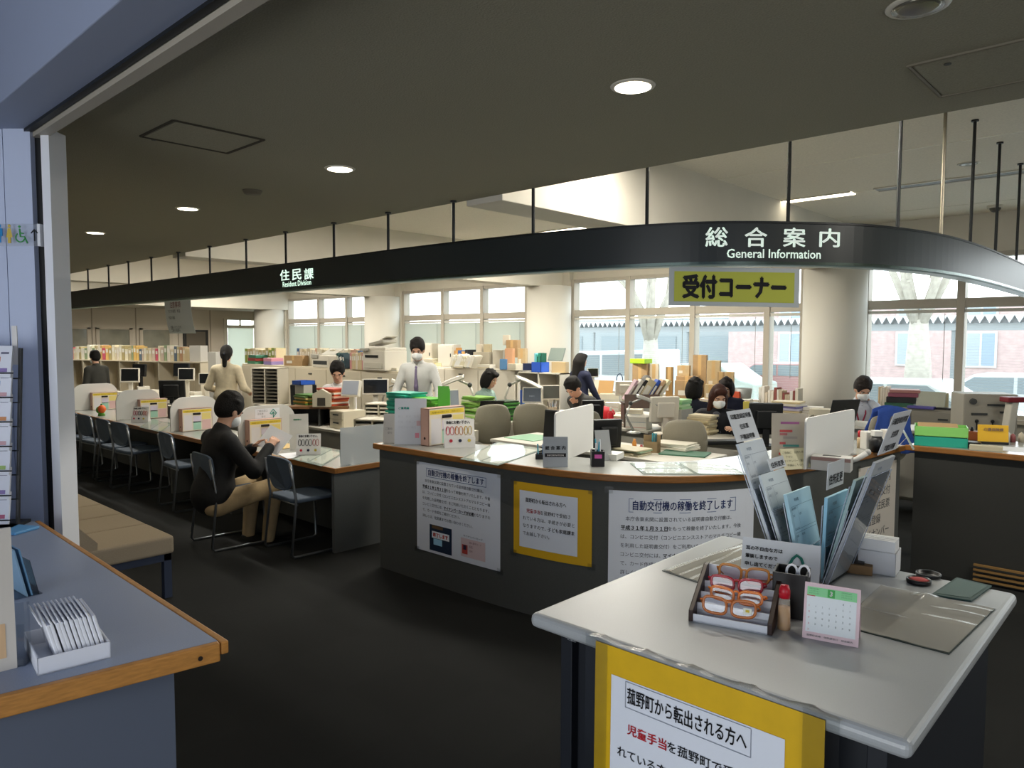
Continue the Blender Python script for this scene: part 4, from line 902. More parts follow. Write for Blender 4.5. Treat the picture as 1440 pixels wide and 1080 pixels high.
# ---- mats, pads, card box, stamp block
GM = '#20302c'
def big_mat(label, pxs, base, ins):
    t, b = flat_sheet('clear_desk_mat', label, 'desk mat', pxs, DZ, mat(GM, .4), th=.002)
    rnd = random.Random(5)
    for (u0,v0,u1,v1,c) in ins: G().add([b(u0,v0,.0026),b(u1,v0,.0026),b(u1,v1,.0026),b(u0,v1,.0026)], [(0,1,2,3)]).mk('paper_insert', mat(c, .6), t)
    def hgt(u, v):
        h = .0042+.0008*math.sin(u*14+v*3)
        for (cu, cv, su, sv, a) in base: h += a*math.exp(-((u-cu)/su)**2-((v-cv)/sv)**2)
        return b(.006+u*.988,.006+v*.988,h)
    G().grid(hgt, 48, 48).mk('clear_cover', mat('#b9b7ae', .16, spec=.7, alpha=.55), t, smooth=True)
    return t
big_mat('clear desk mat with ripples at the left of the writing desk behind the glasses tray', [(931,803),(1046,842),(1130,790),(1043,765)], [(.1,.15,.05,.4,.005),(.25,.3,.04,.5,.004),(.4,.4,.04,.5,.005),(.1,.6,.04,.3,.006),(.2,.9,.05,.3,.006)], [(.02,.02,.98,.98,'#a9a698')])
big_mat('clear desk mat with puckered sheet at the right of the writing desk', [(1178,880),(1335,921),(1400,857),(1238,824)], [(.45,.93,.07,.08,.012),(.85,.75,.2,.02,.006),(.95,.9,.15,.02,.005),(.8,.55,.2,.02,.004),(.1,.4,.3,.02,.003)], [(.02,.02,.98,.98,'#8f8c80'),(.06,.06,.4,.95,'#a39e90')])
ps = [P(1309,838,DZ), P(1366,847,DZ), P(1395,826,DZ), P(1345,814,DZ)]
t = thing('stamp_mat', 'small dark green rubber stamp mat beside the ink pads', 'stamp mat', (ps[0].x,ps[0].y,DZ))
G().prism([(p.x-ps[0].x,p.y-ps[0].y) for p in ps], 0, .006).mk('rubber_mat', mat('#2c4640', .6, noise=.08, nscale=80), t, .002)
G().prism([(p.x-ps[0].x,p.y-ps[0].y) for p in [ps[0].lerp(ps[2],.08), ps[1].lerp(ps[3],.08), ps[2].lerp(ps[0],.08), ps[3].lerp(ps[1],.08)]], .006, .007).mk('writing_face', mat('#345047', .5), t)
q = P(1292,820,DZ); t = thing('ink_pad', 'open round red ink pad on the writing desk', 'ink pad', (q.x,q.y,DZ))
G().lathe([(.034,0),(.036,.004),(.036,.014),(.032,.015),(.031,.011)],28).mk('case', mat('#141314', .35), t, smooth=True); G().lathe([(.031,.011),(.02,.0145),(.001,.016)],28).mk('red_pad', mat('#a8322e', .7), t, smooth=True)
q = P(1304,812,DZ); t = thing('ink_case_cover', 'black round lid lying behind the red ink pad', 'lid', (q.x,q.y+.012,DZ))
G().lathe([(.03,.0),(.036,.001),(.037,.012),(.034,.012),(.0325,.004),(.001,.004)],28).mk('lid', mat('#121112', .35), t, smooth=True)
q0, q1 = P(1207,803,DZ), P(1259,812,DZ); d = q1-q0; rz = math.atan2(d.y,d.x); Wb = d.length
cb = thing('card_box', 'white open card box full of paper slips on the writing desk', 'box', (q0.x,q0.y,DZ), rz)
Db = .1; g = G(); g.bb((-.03,0,0), (Wb,.002,.075)); g.bb((-.03,Db,0), (Wb,Db+.002,.075)); g.bb((-.03,0,0), (-.028,Db,.075)); g.bb((Wb-.002,0,0), (Wb,Db,.075)); g.bb((-.03,0,0), (Wb,Db,.002)); g.mk('box_body', mat('#cfd1d4', .5), cb)
rnd = random.Random(2)
for k in range(14):
    o = G().box((0,0,.055), (Wb+.018,.004,.105+rnd.uniform(-.004,.006)), rot(rnd.uniform(-.05,.05),0,0)).mk('paper_slip', mat(rnd.choice(['#dfe0e0','#d2d3d2','#e6e6e4']), .6), None)
    o.location = cb.matrix_world @ Vector((0,0,0)); M_ = Matrix.Rotation(rz,3,'Z'); o.location = Vector(cb.location) + M_ @ Vector((Wb/2-.014,.012+k*.006,.003)); o.rotation_euler = (0,0,rz)
    solo(o, 'white paper slip standing in the open card box on the writing desk', 'slip', 'slips in the card box')
q = P(1203,806,DZ); t = thing('stamp_block', 'small tan cardboard block with a dark stand behind the clear rack', 'block', (q.x,q.y+.02,DZ), trz)
G().bb((-.045,-.03,0), (.045,.03,.03)).mk('block', mat('#8a6d4a', .7), t, .002); G().bb((-.03,-.01,.03), (.0,.015,.11)).mk('upright', mat('#1d1a18', .4), t, .002); G().bb((-.04,-.015,.03), (.02,.02,.036)).mk('base_plate', mat('#1d1a18', .4), t)
# ---- clear form rack: six slanted pockets in two fans
Yn = P(1130,815,DZ).y; DW = .2
FRM = ['届出用紙　　　　　','氏名　　　　住所','','生年月日　　　　','本籍　　　筆頭者','','続柄　　　　','','使用目的　　','備考　　　　']
rk = thing('form_rack', 'clear plastic rack with slanted pockets of application forms on the writing desk', 'rack', (0,0,0))
AC = clear((.93,.95,.97), .22, .03); EDG = mat('#b9c4d6', .15, spec=.8, alpha=.6)
def pocket(b0, t0, k, hp):       # near bottom and near top in px, at depth Yn; front wall height share hp
    A, B = PY(*b0,Yn+k), PY(*t0,Yn+k); A = A+(B-A)*((DZ+.004-A.z)/(B.z-A.z)); U = B-A; V = Vector((0,DW,0)); N = U.cross(V).normalized()
    if N.x < 0 and U.x < 0 or N.x > 0 and U.x > 0: N = -N
    nrm = V.cross(U).normalized(); nrm = nrm if nrm.x > 0 else -nrm
    return A, U, V, nrm
def add_pocket(A, U, V, N, hp, th=.014):
    for o, h in ((-.002,.9),(th,hp)):
        a = A+N*o; G().add([a,a+V,a+V+U*h,a+U*h], [(0,1,2,3)]).mk('pocket_wall', AC, rk)
        G().tube([a,a+U*h,a+V+U*h,a+V], .0016, 5).mk('polished_edge', EDG, rk)
def form(label, A, U, V, N, top, c, o=.002, th=.009, rows=True, ink='#6a7a8c', name='form_pad', base=.02, cat='forms'):
    a = A+N*o; t = thing(name, label, cat, a)
    b, u = U*base, U*top; g = G(); q = [b, b+V*.97, u+V*.97, u]
    g.add([p+V*.015 for p in q]+[p+V*.015+N*th for p in q], [(3,2,1,0),(4,5,6,7)]+[(i,(i+1)%4,4+(i+1)%4,4+i) for i in range(4)]); g.mk('paper_body', mat(c, .55), t)
    Lh = U.length*top; un = U.normalized(); vn = V.normalized()
    s = 1
    fn_ = lambda x, y: V*.015+N*(th+.0012)+vn*x+un*y
    if rows:
        lines(['　　　申請書'], .01, Lh-.03, .012, .02, mat(ink, .7), t, fn_)
        lines(FRM, .015, Lh-.055, .0085, .022, mat(ink, .7), t, fn_)
        g = G()
        for y0, y1 in ((.12,.045),(.2,.13),(.3,.21)):
            y0, y1 = Lh-y0, Lh-y1
            for (x0,yy,x1,y2) in ((.012,y0,.185,y0+.0009),(.012,y1,.185,y1+.0009),(.012,y0,.0129,y1),(.184,y0,.185,y1),(.06,y0,.0607,y1)): g.add([fn_(x0,yy),fn_(x1,yy),fn_(x1,y2),fn_(x0,y2)], [(0,1,2,3)])
        g.mk('ruled_form', mat(ink, .7), t)
    return t, fn_, Lh
def label_card(label, A, U, V, N, z0, z1, rowsL, o, both=False, w0=.05, w1=.95):
    a = A+N*o; t = thing('label_card', label, 'label', a)
    q = [U*z0+V*w0, U*z0+V*w1, U*z1+V*w1, U*z1+V*w0]; g = G(); g.add(q+[p+N*.002 for p in q], [(3,2,1,0),(4,5,6,7)]+[(i,(i+1)%4,4+(i+1)%4,4+i) for i in range(4)]); g.mk('card', mat('#c9ccd0', .5), t)
    un, vn = U.normalized(), V.normalized(); Lc = U.length*(z1-z0); Wc_ = V.length*(w1-w0)
    for k, r in enumerate(rowsL):
        adv = Wc_*.86/(7 if len(rowsL) > 1 else 4.2)
        lettering(r, adv*len(r), min(Lc/len(rowsL)*.5, adv*1.1), INK, t, None, bold=.015, fn=lambda x, y: U*z0+V*w0+N*.0032+vn*((Wc_-adv*len(r))/2+x)+un*(Lc*(1-(k+.85)/len(rowsL))+y))
CERT = ['印鑑登録証明書','住民票','戸籍証明書']
L3 = pocket((1092,800),(1032,622),0,.7); add_pocket(*L3,.62)
form('pale certificate forms in the tallest pocket of the left fan', *L3,.98,'#ccd4da'); label_card('white card listing certificates above the left fan of the clear rack', *L3,.99,1.24,CERT,.004)
L2 = pocket((1108,808),(1064,668),0,.7); add_pocket(*L2,.62)
form('whitish forms in the middle pocket of the left fan', *L2,.99,'#c9d3d6'); label_card('small card on change of address in the middle of the left fan', *L2,1.0,1.12,['住所変更'],.004,w0=.5,w1=1.15)
L1 = pocket((1122,812),(1100,696),0,.7); add_pocket(*L1,.3)
form('light blue application forms in front of the left fan of the clear rack', *L1,1.0,'#a9cfdd',th=.012, ink='#4a6a80')
R1 = pocket((1152,815),(1158,700),.02,.7); add_pocket(*R1,.4); form('light blue forms in the first pocket of the right fan', *R1,1.0,'#8fc3dc', th=.01)
R2 = pocket((1158,812),(1200,670),.0,.7); add_pocket(*R2,.7); form('greenish grey forms in the middle pocket of the right fan', *R2,.97,'#9db8b8'); label_card('small white card standing between the two fans of the rack', *R1,1.08,1.4,['住所変更'],.0,w0=.1,w1=.85)
R3 = pocket((1166,800),(1230,640),-.02,.7); add_pocket(*R3,.85); form('grey certificate forms in the outer pocket of the right fan', *R3,.95,'#a3a8ad'); label_card('grey card listing certificates above the right fan of the clear rack', *R3,1.0,1.3,CERT,.004)
for x in (.3,.7): G().cyl(R3[0]+R3[1]*.72+R3[2]*x+R3[3]*.012, R3[0]+R3[1]*.72+R3[2]*x+R3[3]*.024, .008, n=12).mk('plastic_stud', AC, rk)
m_ = (L1[0]+R1[0])/2; G().bb((L3[0].x-.01,m_.y-.01,DZ), (R3[0].x+.02,m_.y+DW+.01,DZ+.006)).mk('base_plate', AC, rk)
# ================================================================ writing desk at the left, in cool lobby light
lp = [P(306,901,DZ), P(0,976,DZ), P(48,733,DZ)]
ld = thing('lobby_desk', 'blue grey writing desk with oak edge in the lobby by the wall pier', 'desk', (0,0,0))
a, b, c = lp; ex = b+(b-a).normalized()*1.0; ey = c+Vector((-.0,-.9,0))
top = [(a.x,a.y),(c.x,c.y),(c.x-.7,c.y-.5),(ex.x-1.6,ex.y-.2),(ex.x,ex.y)]
LTOP = mat('#8a94a8', .4, noise=.05, nscale=300)
G().prism(top[::-1], DZ-.03, DZ).mk('tabletop', LTOP, ld)
OAK = mat('#b07a3a', .45, noise=.16, nscale=10, stretch=(3,3,18))
def edge_bar(p, q, out, z0, z1, name):
    d = (q-p).normalized(); n_ = Vector((-d.y,d.x,0))*out; g = G(); g.prism([(v.x,v.y) for v in (p,q,q+n_,p+n_)], z0, z1); return g.mk(name, OAK, ld, .004)
A2 = Vector((a.x,a.y,0)); edge_bar(A2, Vector((ex.x,ex.y,0)), .022, DZ-.047, DZ+.001, 'front_edge'); edge_bar(A2+Vector((.02,0,0)), Vector((c.x,c.y,0)), -.02, DZ-.032, DZ+.001, 'back_edge')
q = P(297,902,DZ-.015); G().cyl((a.x+.0225,a.y-.055,DZ-.022), (a.x+.0245,a.y-.055,DZ-.022), .006, n=10).mk('screw_cap', mat('#1d130b', .6), ld)
LB = mat('#5a6272', .55)
pq = PX(245,940,a.x-.06)
G().bb((a.x-.1,pq.y-.56,0), (a.x-.06,pq.y,DZ-.03)).mk('side_panel', LB, ld, .002)
G().bb((a.x-1.5,pq.y-.62,0), (a.x-1.46,pq.y-.05,DZ-.03)).mk('side_panel', LB, ld, .002)
G().bb((a.x-1.46,pq.y-.08,0), (a.x-.1,pq.y-.05,DZ-.03)).mk('back_panel', LB, ld, .002)
for z in (.28,.62): G().bb((a.x-1.46,pq.y-1.0,z), (a.x-.1,pq.y-.1,z+.02)).mk('shelf', mat('#39404e', .6), ld)
for k, (z, c_, lab) in enumerate(((.3,'#5f86a8','blue paper pad on the lower shelf of the lobby desk'),(.64,'#b9bcb6','pale paper pad on the upper shelf of the lobby desk'))):
    solo(G().bb((-.15,-.2,0), (.15,.2,.05)).mk('paper_pad', mat(c_, .7), None, .002, loc=(a.x-.35,pq.y-.85,z)), lab, 'paper')
# tissue packets in a carton lid
q0, q1 = P(53,951,DZ), P(156,925,DZ); d = q1-q0; rz = math.atan2(d.y,d.x); Wt = d.length
cb = thing('carton_tray', 'low white carton tray of packets at the near corner of the lobby desk', 'tray', (q0.x,q0.y,DZ), rz); Dt = .2
CW = mat('#dfe2ea', .5)
for p0_, p1_ in (((0,0,0),(Wt,.003,.04)),((0,Dt,0),(Wt,Dt+.003,.04)),((0,0,0),(.003,Dt,.04)),((Wt-.003,0,0),(Wt,Dt,.04)),((0,0,0),(Wt,Dt,.003))): G().bb(p0_, p1_).mk('carton_wall' if p1_[2] > .01 else 'carton_base', CW, cb)
M_ = Matrix.Rotation(rz,3,'Z'); n = 11; sp_ = (Wt-.045)/n
for k in range(n):
    g = G(); g.box((0,0,.052), (sp_*.86,.155,.098), rot(0,-.24,0)); g.box((-.0245,0,.104), (sp_*.45,.155,.014), rot(0,-.5,0))
    o = g.mk('tissue_packet', mat('#eceef4', .35), None, .003); o.location = Vector(cb.location)+M_ @ Vector((.036+k*sp_,.1,.0055)); o.rotation_euler = (0,0,rz+random.Random(k).uniform(-.02,.02))
    solo(o, 'white tissue packet standing in the low carton tray on the lobby desk', 'packet', 'packets in the carton tray')
# signs and holders at the left edge
def upright(name, label, cat, px, py, w_, h, m, rz, tilt=.1, th=.004, z=DZ, extra=None):
    q = P(px,py,z); t = thing(name, label, cat, (q.x,q.y,z), rz); at = lambda u, v, o=0: Vector((u, v*math.sin(tilt)-o, v*math.cos(tilt)))
    G().add([at(0,0),at(w_,0),at(w_,h),at(0,h)], [(0,1,2,3)]).mk('panel', m, t, solid=th)
    G().add([at(.0,h*.8),at(w_,h*.8),(w_,h*.35,0),(0,h*.35,0)], [(0,1,2,3)]).mk('back_support', m, t, solid=.002)
    if extra: extra(t, at, rot(R90-tilt))
    return t
def exs(t, at, M3):
    lines(['ご自由に','お取り','ください','窓口案内'], .1, .26, .018, .028, mat('#6a5a50', .8), t, lambda u, v: at(u,v,.006)); G().add([at(.11,.03,.006),at(.2,.03,.006),at(.2,.11,.006),at(.11,.11,.006)], [(0,1,2,3)]).mk('print_block', mat('#d8b48a', .7), t)
ss = upright('standing_sign', 'cream standing sign cut by the photo edge on the lobby desk', 'sign', 24,938,.22,.33,mat('#cfc8bd', .5),VIEW+.75,.05,.01,extra=exs)
ss.location -= Matrix.Rotation(VIEW+.75,3,'Z') @ Vector((.22,0,0))
q = P(6,935,DZ); t = thing('clear_pocket', 'clear pocket with folded leaflets in front of the cream standing sign', 'leaflet holder', (q.x,q.y,DZ), VIEW+.3)
G().bb((-.03,-.02,0), (.05,-.018,.1)).mk('front_wall', AC, t); G().bb((-.03,.02,0), (.05,.022,.14)).mk('back_wall', AC, t); G().bb((-.03,-.02,0), (.05,.02,.003)).mk('base', AC, t)
def lh(t, at, M3): pass
q = P(28,838,DZ); t = thing('leaflet_holder', 'clear leaflet holder with blue grey leaflets on the middle of the lobby desk', 'leaflet holder', (q.x,q.y,DZ), VIEW+.9)
for x, c_ in ((-.005,'#8fb2cc'),(.008,'#6f9cc0')): G().box((x,.03,.075), (.004,.12,.15), rot(0,-.2,0)).mk('back_wall', mat(c_, .4), t)
G().box((.03,.03,.055), (.002,.12,.11), rot(0,-.2,0)).mk('front_wall', AC, t); G().bb((-.02,-.03,0), (.05,.09,.003)).mk('base', AC, t)
q = P(25,745,DZ); solo(G().box((0,0,.006), (.16,.11,.012)).mk('leaflet_pad', mat('#5f9ccc', .4), None, .004, loc=(q.x,q.y-.02,DZ), rz=.5), 'blue leaflet pad lying at the far end of the lobby desk', 'leaflet')
# brochure rack against the pier
q = P(22,738,DZ); rkq = P(18,742,DZ)
br = thing('brochure_rack', 'wire brochure rack with rows of pocket leaflets at the far end of the lobby desk', 'rack', (rkq.x,rkq.y,DZ), VIEW+.12)
WIRE = mat('#15171b', .4); RW = .32
for x in (-RW,.012): G().box((x,.05,.36), (.01,.016,.74), rot(-.1,0,0)).mk('side_post', WIRE, br)
G().bb((-RW,-.06,0), (.02,.1,.012)).mk('base', WIRE, br)
cols = ['#c9a0a8','#7f9ec8','#d6c36a','#b05a78','#9ab86a','#c98a5a','#8a78b0']
rnd = random.Random(9)
for r in range(7):
    z = .02+r*.098; yo = .005+r*.0095
    G().tube([(-RW,-.045+yo,z+.02),(.015,-.045+yo,z+.02)], .003, 6).mk('wire_rail', WIRE, br); G().tube([(-RW,-.0+yo,z-.004),(.015,-.0+yo,z-.004)], .003, 6).mk('wire_rail', WIRE, br)
    for k in range(3):
        x = -.045-k*.1
        t = thing('brochure', None, 'brochure', Vector(br.location)+Matrix.Rotation(VIEW+.12,3,'Z') @ Vector((x,-.03+yo,z)), VIEW+.12)
        t['label'] = 'white printed brochure standing in row %s from the top of the wire rack, %s pocket' % (('seven','six','five','four','three','two','one')[r], ('outer','second','third')[k])
        G().box((0,.012,.065), (.088,.01,.13), rot(-.2,0,0)).mk('cover', mat('#dde0ea', .5), t)
        R_ = rot(-.2,0,0)
        for (dx, dz, w_, h, c_) in ((.0,.03,.06,.016,rnd.choice(cols)),(-.015,.075,.035,.02,rnd.choice(cols)),(.018,.1,.03,.008,'#6a6a80')): G().box(Vector((dx,.012,.065))+R_ @ Vector((0,-.0056,dz-.065)), (w_,.0006,h), R_).mk('printed_block', mat(c_, .6), t)
G().bb((-.02,.085,.66), (-.0,.09,.82)).mk('header_strip', mat('#d6d3d0', .5), br)
# restroom direction plate on the pier
e0 = Vector((jx,jy,0)); wq = lambda px, py: (lambda d: (lambda t: Vector((t*d[0],t*d[1],H+t*d[2])))((e0-jn*.0).dot(jn)/(d[0]*jn.x+d[1]*jn.y)))(ray(px,py))
a = wq(62,347); b = wq(62,316); zs = a.z; hs_ = b.z-a.z
rs = thing('restroom_sign', 'clear plate with restroom pictograms and an upward arrow on the lobby wall', 'sign', (a.x,a.y,zs), math.atan2(-jd.y,-jd.x))
# local x runs along the pier towards the office; plate spans to the left (negative x)
Lp = (wq(0,330)-wq(62,330)).length+.12
G().bb((-Lp,-.022,0), (0,-.016,hs_)).mk('plate', mat('#cfd3da', .2, alpha=.12), rs, .001); G().bb((-.012,-.024,0), (0,-.0,hs_)).mk('end_bracket', mat('#dfe1e6', .4), rs)
k_ = hs_/31.
def px_(px, py): p = wq(px,py); return (-(p-Vector((a.x,a.y,p.z))).length, p.z-zs)
def blob(pts, r, c_, nm): g = G(); g.tube([(*[px_(*p)[0]],-.025,px_(*p)[1]) for p in pts], r, 8); return g.mk(nm, mat(c_, .5), rs)
BLU, YEL, GRN = '#1f8fd0', '#c9b04a', '#3f9a4e'
g = G(); x_, z_ = px_(5,319); g.ell((x_,-.025,z_), (2.3*k_,.003,2.5*k_)); x0_, z0_ = px_(5,334); g.bb((x0_-2.6*k_,-.028,z0_-1*k_), (x0_+2.6*k_,-.024,z_-3*k_)); g.bb((x0_-2.2*k_,-.028,z0_-8*k_), (x0_-.3*k_,-.024,z0_)); g.bb((x0_+.3*k_,-.028,z0_-8*k_), (x0_+2.2*k_,-.024,z0_)); g.bb((x0_-4.6*k_,-.028,z0_+1*k_), (x0_-3.2*k_,-.024,z_-3.5*k_)); g.bb((x0_+3.2*k_,-.028,z0_+1*k_), (x0_+4.6*k_,-.024,z_-3.5*k_)); g.mk('man_pictogram', mat(BLU, .5), rs)
g = G(); x_, z_ = px_(18.5,319); g.ell((x_,-.025,z_), (2.2*k_,.003,2.4*k_)); g.add([(x_-4.5*k_,-.026,z_-16*k_),(x_+4.5*k_,-.026,z_-16*k_),(x_+2*k_,-.026,z_-3*k_),(x_-2*k_,-.026,z_-3*k_)], [(0,1,2,3)]); g.bb((x_-2*k_,-.028,z_-24*k_), (x_+2*k_,-.024,z_-16*k_)); g.mk('woman_pictogram', mat(YEL, .5), rs)
g = G(); x_, z_ = px_(34,335)
g.tube([(x_+6.3*k_*math.cos(t_),-.025,z_+6.3*k_*math.sin(t_)) for t_ in np.linspace(2.2,6.0,14)], .9*k_, 6)
g.tube([(x_-.5*k_,-.025,z_+12*k_),(x_+.3*k_,-.025,z_+1*k_),(x_+6*k_,-.025,z_+1*k_),(x_+10*k_,-.025,z_-8*k_)], 1.1*k_, 6); g.tube([(x_,-.025,z_+6*k_),(x_+5*k_,-.025,z_+5.5*k_)], .9*k_, 6); g.ell((x_-.7*k_,-.025,z_+15*k_), (1.8*k_,.003,1.8*k_)); g.mk('wheelchair_pictogram', mat(GRN, .5), rs)
g = G(); x_, z_ = px_(54,340); g.tube([(x_,-.025,z_),(x_,-.025,z_+16*k_)], .9*k_, 6); g.tube([(x_-4.5*k_,-.025,z_+11*k_),(x_,-.025,z_+16*k_),(x_+4.5*k_,-.025,z_+11*k_)], .9*k_, 6); g.mk('arrow', mat('#22262c', .5), rs)
# ================================================================ staff side
rnd = random.Random(11)
def at(px, t, z=.72): q = T(px, 478, t); q.z = z; return q
def onY(px, Y, z=.72): q = PY(px, 478, Y); q.z = z; return q
def dep(q): return float(_A[:,2] @ np.array([q.x, q.y, q.z-H]))
def zof(px, py, q): t = dep(Vector((q.x,q.y,H))); return T(px, py, t).z
OFFW = mat('#d3cdbf', .5); BEIGE = mat('#cfc5af', .5); GREYC = mat('#a9a69c', .5); DKG = mat('#3b3d3c', .55); BLK = mat('#131415', .45)
CARD = mat('#a58862', .75, noise=.06, nscale=20); CARDL = mat('#bca57e', .75, noise=.06, nscale=20)
def desk(label, x0, x1, y0, y1, z=.72, top='#c9c5b9'):
    t = thing('office_desk', label, 'desk', (x0,y0,0)); W, D = x1-x0, y1-y0
    G().bb((0,0,z-.03), (W,D,z)).mk('tabletop', mat(top, .4), t, .004)
    for x in (0,W-.03): G().bb((x,.03,0), (x+.03,D-.03,z-.03)).mk('side_panel', GREYC, t)
    G().bb((.03,.06,.2), (W-.03,.08,z-.03)).mk('modesty_panel', GREYC, t)
    dx = W-.45
    for k in range(3):
        d = G().bb((dx,D-.05,.08+k*.19), (dx+.4,D-.02,.25+k*.19)).mk('drawer', OFFW, t, .003); G().bb((dx+.14,D-.02,.17+k*.19), (dx+.26,D-.005,.19+k*.19)).mk('handle', DKG, d)
desk('long grey desk right behind the curved counter with a pale corner', -5.15,-2.95,5.2,5.92)
desk('staff desk of the woman in the white mask', -4.1,-2.35,6.75,7.2)
desk('desk row with white monitors in the middle of the staff area', -6.6,-4.35,6.85,7.5)
desk('small desk under the heap of green files before the woman in green', -7.05,-6.0,6.2,6.78)
desk('desk row behind the low counter before the two clerks in white shirts', -9.6,-5.62,4.5,5.25)
desk('desk by the far end of the low counter with several black monitors', -13.4,-10.6,4.45,5.25)
desk('desk of the man on the telephone beside the nearest column', -3.6,-1.75,7.7,8.25,.86)
desk('desk before the older man with grey hair', -6.35,-4.75,8.1,8.7)
desk('window side desk with the cardboard cut pieces', -8.1,-6.65,9.55,10.05)
def cabinet(label, x0, x1, y0, y1, z, n=3, m=OFFW, open_=False):
    t = thing('low_cabinet', label, 'cabinet', (x0,y0,0)); W, D = x1-x0, y1-y0
    if open_:
        g = G(); g.bb((0,D-.02,0), (W,D,z)); g.bb((0,0,z-.02), (W,D,z)); g.bb((0,0,.05), (W,D,.07)); g.bb((0,0,z*.5), (W,D,z*.5+.02))
        for k in range(n+1): g.bb((k*(W-.02)/n,0,0), (k*(W-.02)/n+.02,D,z))
        g.mk('carcass', m, t)
    else:
        G().bb((0,.01,0), (W,D,z)).mk('carcass', m, t, .004)
        for k in range(n):
            d = G().bb((k*W/n+.008,-.006,.06), ((k+1)*W/n-.008,.012,z-.03)).mk('door', m, t, .003); G().bb(((k+.5)*W/n-.05,-.016,z-.12), ((k+.5)*W/n+.05,-.006,z-.1)).mk('handle', DKG, d)
    return t
cabinet('long beige cabinet under the copier and binders behind the clerk in white', -13.1,-8.35,6.6,7.05,1.25,5,BEIGE)
cabinet('grey cabinet line along the middle windows under the cartons', -10.6,-8.05,8.7,9.15,1.22,3,OFFW)
cabinet('open beige shelf in front of the second column', -8.0,-7.1,8.7,9.15,1.2,2,OFFW,True)
cabinet('low grey cabinet under the stacked cartons by the windows', -6.4,-3.95,9.25,9.75,.86,4,GREYC)
cabinet('grey steel cabinet by the window at the end of the sign band', -3.1,-1.75,9.5,9.95,.92,2,mat('#8f8a7f', .5))
_a, _b = at(102,15.42,0), at(292,13.75,0); _o = cabinet('long bookcase before the left partition wall', 0,(_b-_a).length,-.18,.18,1.28,7,BEIGE,True); _o.location = _a; _o.rotation_euler.z = math.atan2((_b-_a).y,(_b-_a).x)
for c in list(_o.children):
    for v in c.data.vertices: v.co.y -= .18
def rows(label, group, name, q0, q1, n, hmin, hmax, pal, dmin=.02, dmax=.045, dep_=.2, lean=0, seed=1, labelm=True):
    r = random.Random(seed); d = (q1-q0); L = d.length; u = d.normalized(); rz = math.atan2(u.y,u.x); s = 0; ws = [r.uniform(dmin,dmax) for _ in range(n)]; k = L/sum(ws)
    for w_ in ws:
        h = r.uniform(hmin,hmax); q = q0+u*(s+w_*k/2); s += w_*k; c = r.choice(pal)
        g = G(); R_ = rot(0,lean,0); g.box(R_ @ Vector((0,0,h/2))+Vector((0,0,abs(math.sin(lean))*w_*k/2)), (w_*k*.9,dep_,h), R_)
        t = g.mk(name, mat(c, .6), None, .002); t.location = q; t.rotation_euler = (0,0,rz)
        if labelm and h > .2:
            G().box(R_ @ Vector((0,-dep_/2-.001,h*.68))+Vector((0,0,abs(math.sin(lean))*w_*k/2)), (w_*k*.6,.001,h*.25), R_).mk('spine_label', mat('#dcd9cf', .6), t)
        solo(t, label, 'binder' if name == 'binder' else 'book', group)
PALE = ['#cfc3a6','#d8cfc0','#b9ab86','#c7b795','#d9d2b8','#a89a6c','#8a9a78','#c3b0a0','#b08a6a','#5a6a7a','#e0dccd','#c0a060']
rows('pale file binder in the long row on the bookcase before the left wall','binders on the left bookcase','binder', at(104,15.4,1.28), at(266,14.0,1.28), 44,.22,.31,PALE+['#c0566a','#d9b46a','#2e3a42'],seed=4)
rows('file binder in the row on the cabinet right of the woman in beige','binders by the woman in beige','binder', onY(395,7.0,1.25)+Vector((-1.2,0,0)), onY(395,7.0,1.25), 12,.25,.3,['#b9a878','#8a9a4a','#c7b995','#d0c5a8'],seed=5)
rows('pale binder in the far row behind the small carton and copier','binders behind the copier','binder', onY(424,6.98,1.25), onY(515,6.98,1.25), 26,.26,.31,['#c9c0a8','#d6cfbb','#b8ae94','#4a6a94','#c9a08a','#d9d5c6'],seed=6)
rows('coloured binder standing left of the copier','binders left of the copier','binder', onY(499,6.68,1.25), onY(524,6.68,1.25), 9,.24,.27,['#c98a8a','#d9cfc0','#e0d8c2','#5a7ac0','#c9b690','#d8a08a'],dmin=.03,dmax=.05,seed=7)
rows('slanted dark green folder between the fax machine and the binders','slanted green folders','binder', onY(484,6.68,1.25), onY(494,6.68,1.25), 3,.22,.26,['#1f4a44','#2a5a50','#22404a'],lean=-.35,seed=8)
rows('slanted white file in the rack on the shelf behind the standing clerk','slanted files behind the standing clerk','binder', onY(637,8.75,1.22), onY(668,8.75,1.22), 9,.2,.24,['#d8d3c4','#c9c3a8','#b0a070','#d6d6d2'],dmin=.03,dmax=.04,lean=.5,seed=9)
def carton(label, px0, px1, y0, q, m=CARD, d=None, name='carton', tape=True, cat='box', rz=0, h=None):
    t_ = dep(Vector((q.x,q.y,H))); w_ = (px1-px0)*t_/1030/1.12; h = h or max(.04, zof((px0+px1)/2,y0,q)-q.z); d = d or w_*.6; rz = rz or .3
    t = thing(name, label, cat, q, rz); G().bb((-w_/2,-d/2,0), (w_/2,d/2,h)).mk('box_body', m, t, .004)
    if tape: G().bb((-.025,-d/2-.001,h*.55), (.025,d/2+.001,h+.001)).mk('packing_tape', mat('#c2a16e', .4), t); G().bb((-w_*.35,-d/2-.002,h*.25), (-w_*.05,-d/2-.0005,h*.5)).mk('paper_label', mat('#d8d2c4', .6), t)
    return t, h, q
def cpx(px0, px1, ytop, Y, z, label, m=CARD, **k): q = onY((px0+px1)/2, Y, z); return carton(label, px0, px1, ytop, q, m, **k)
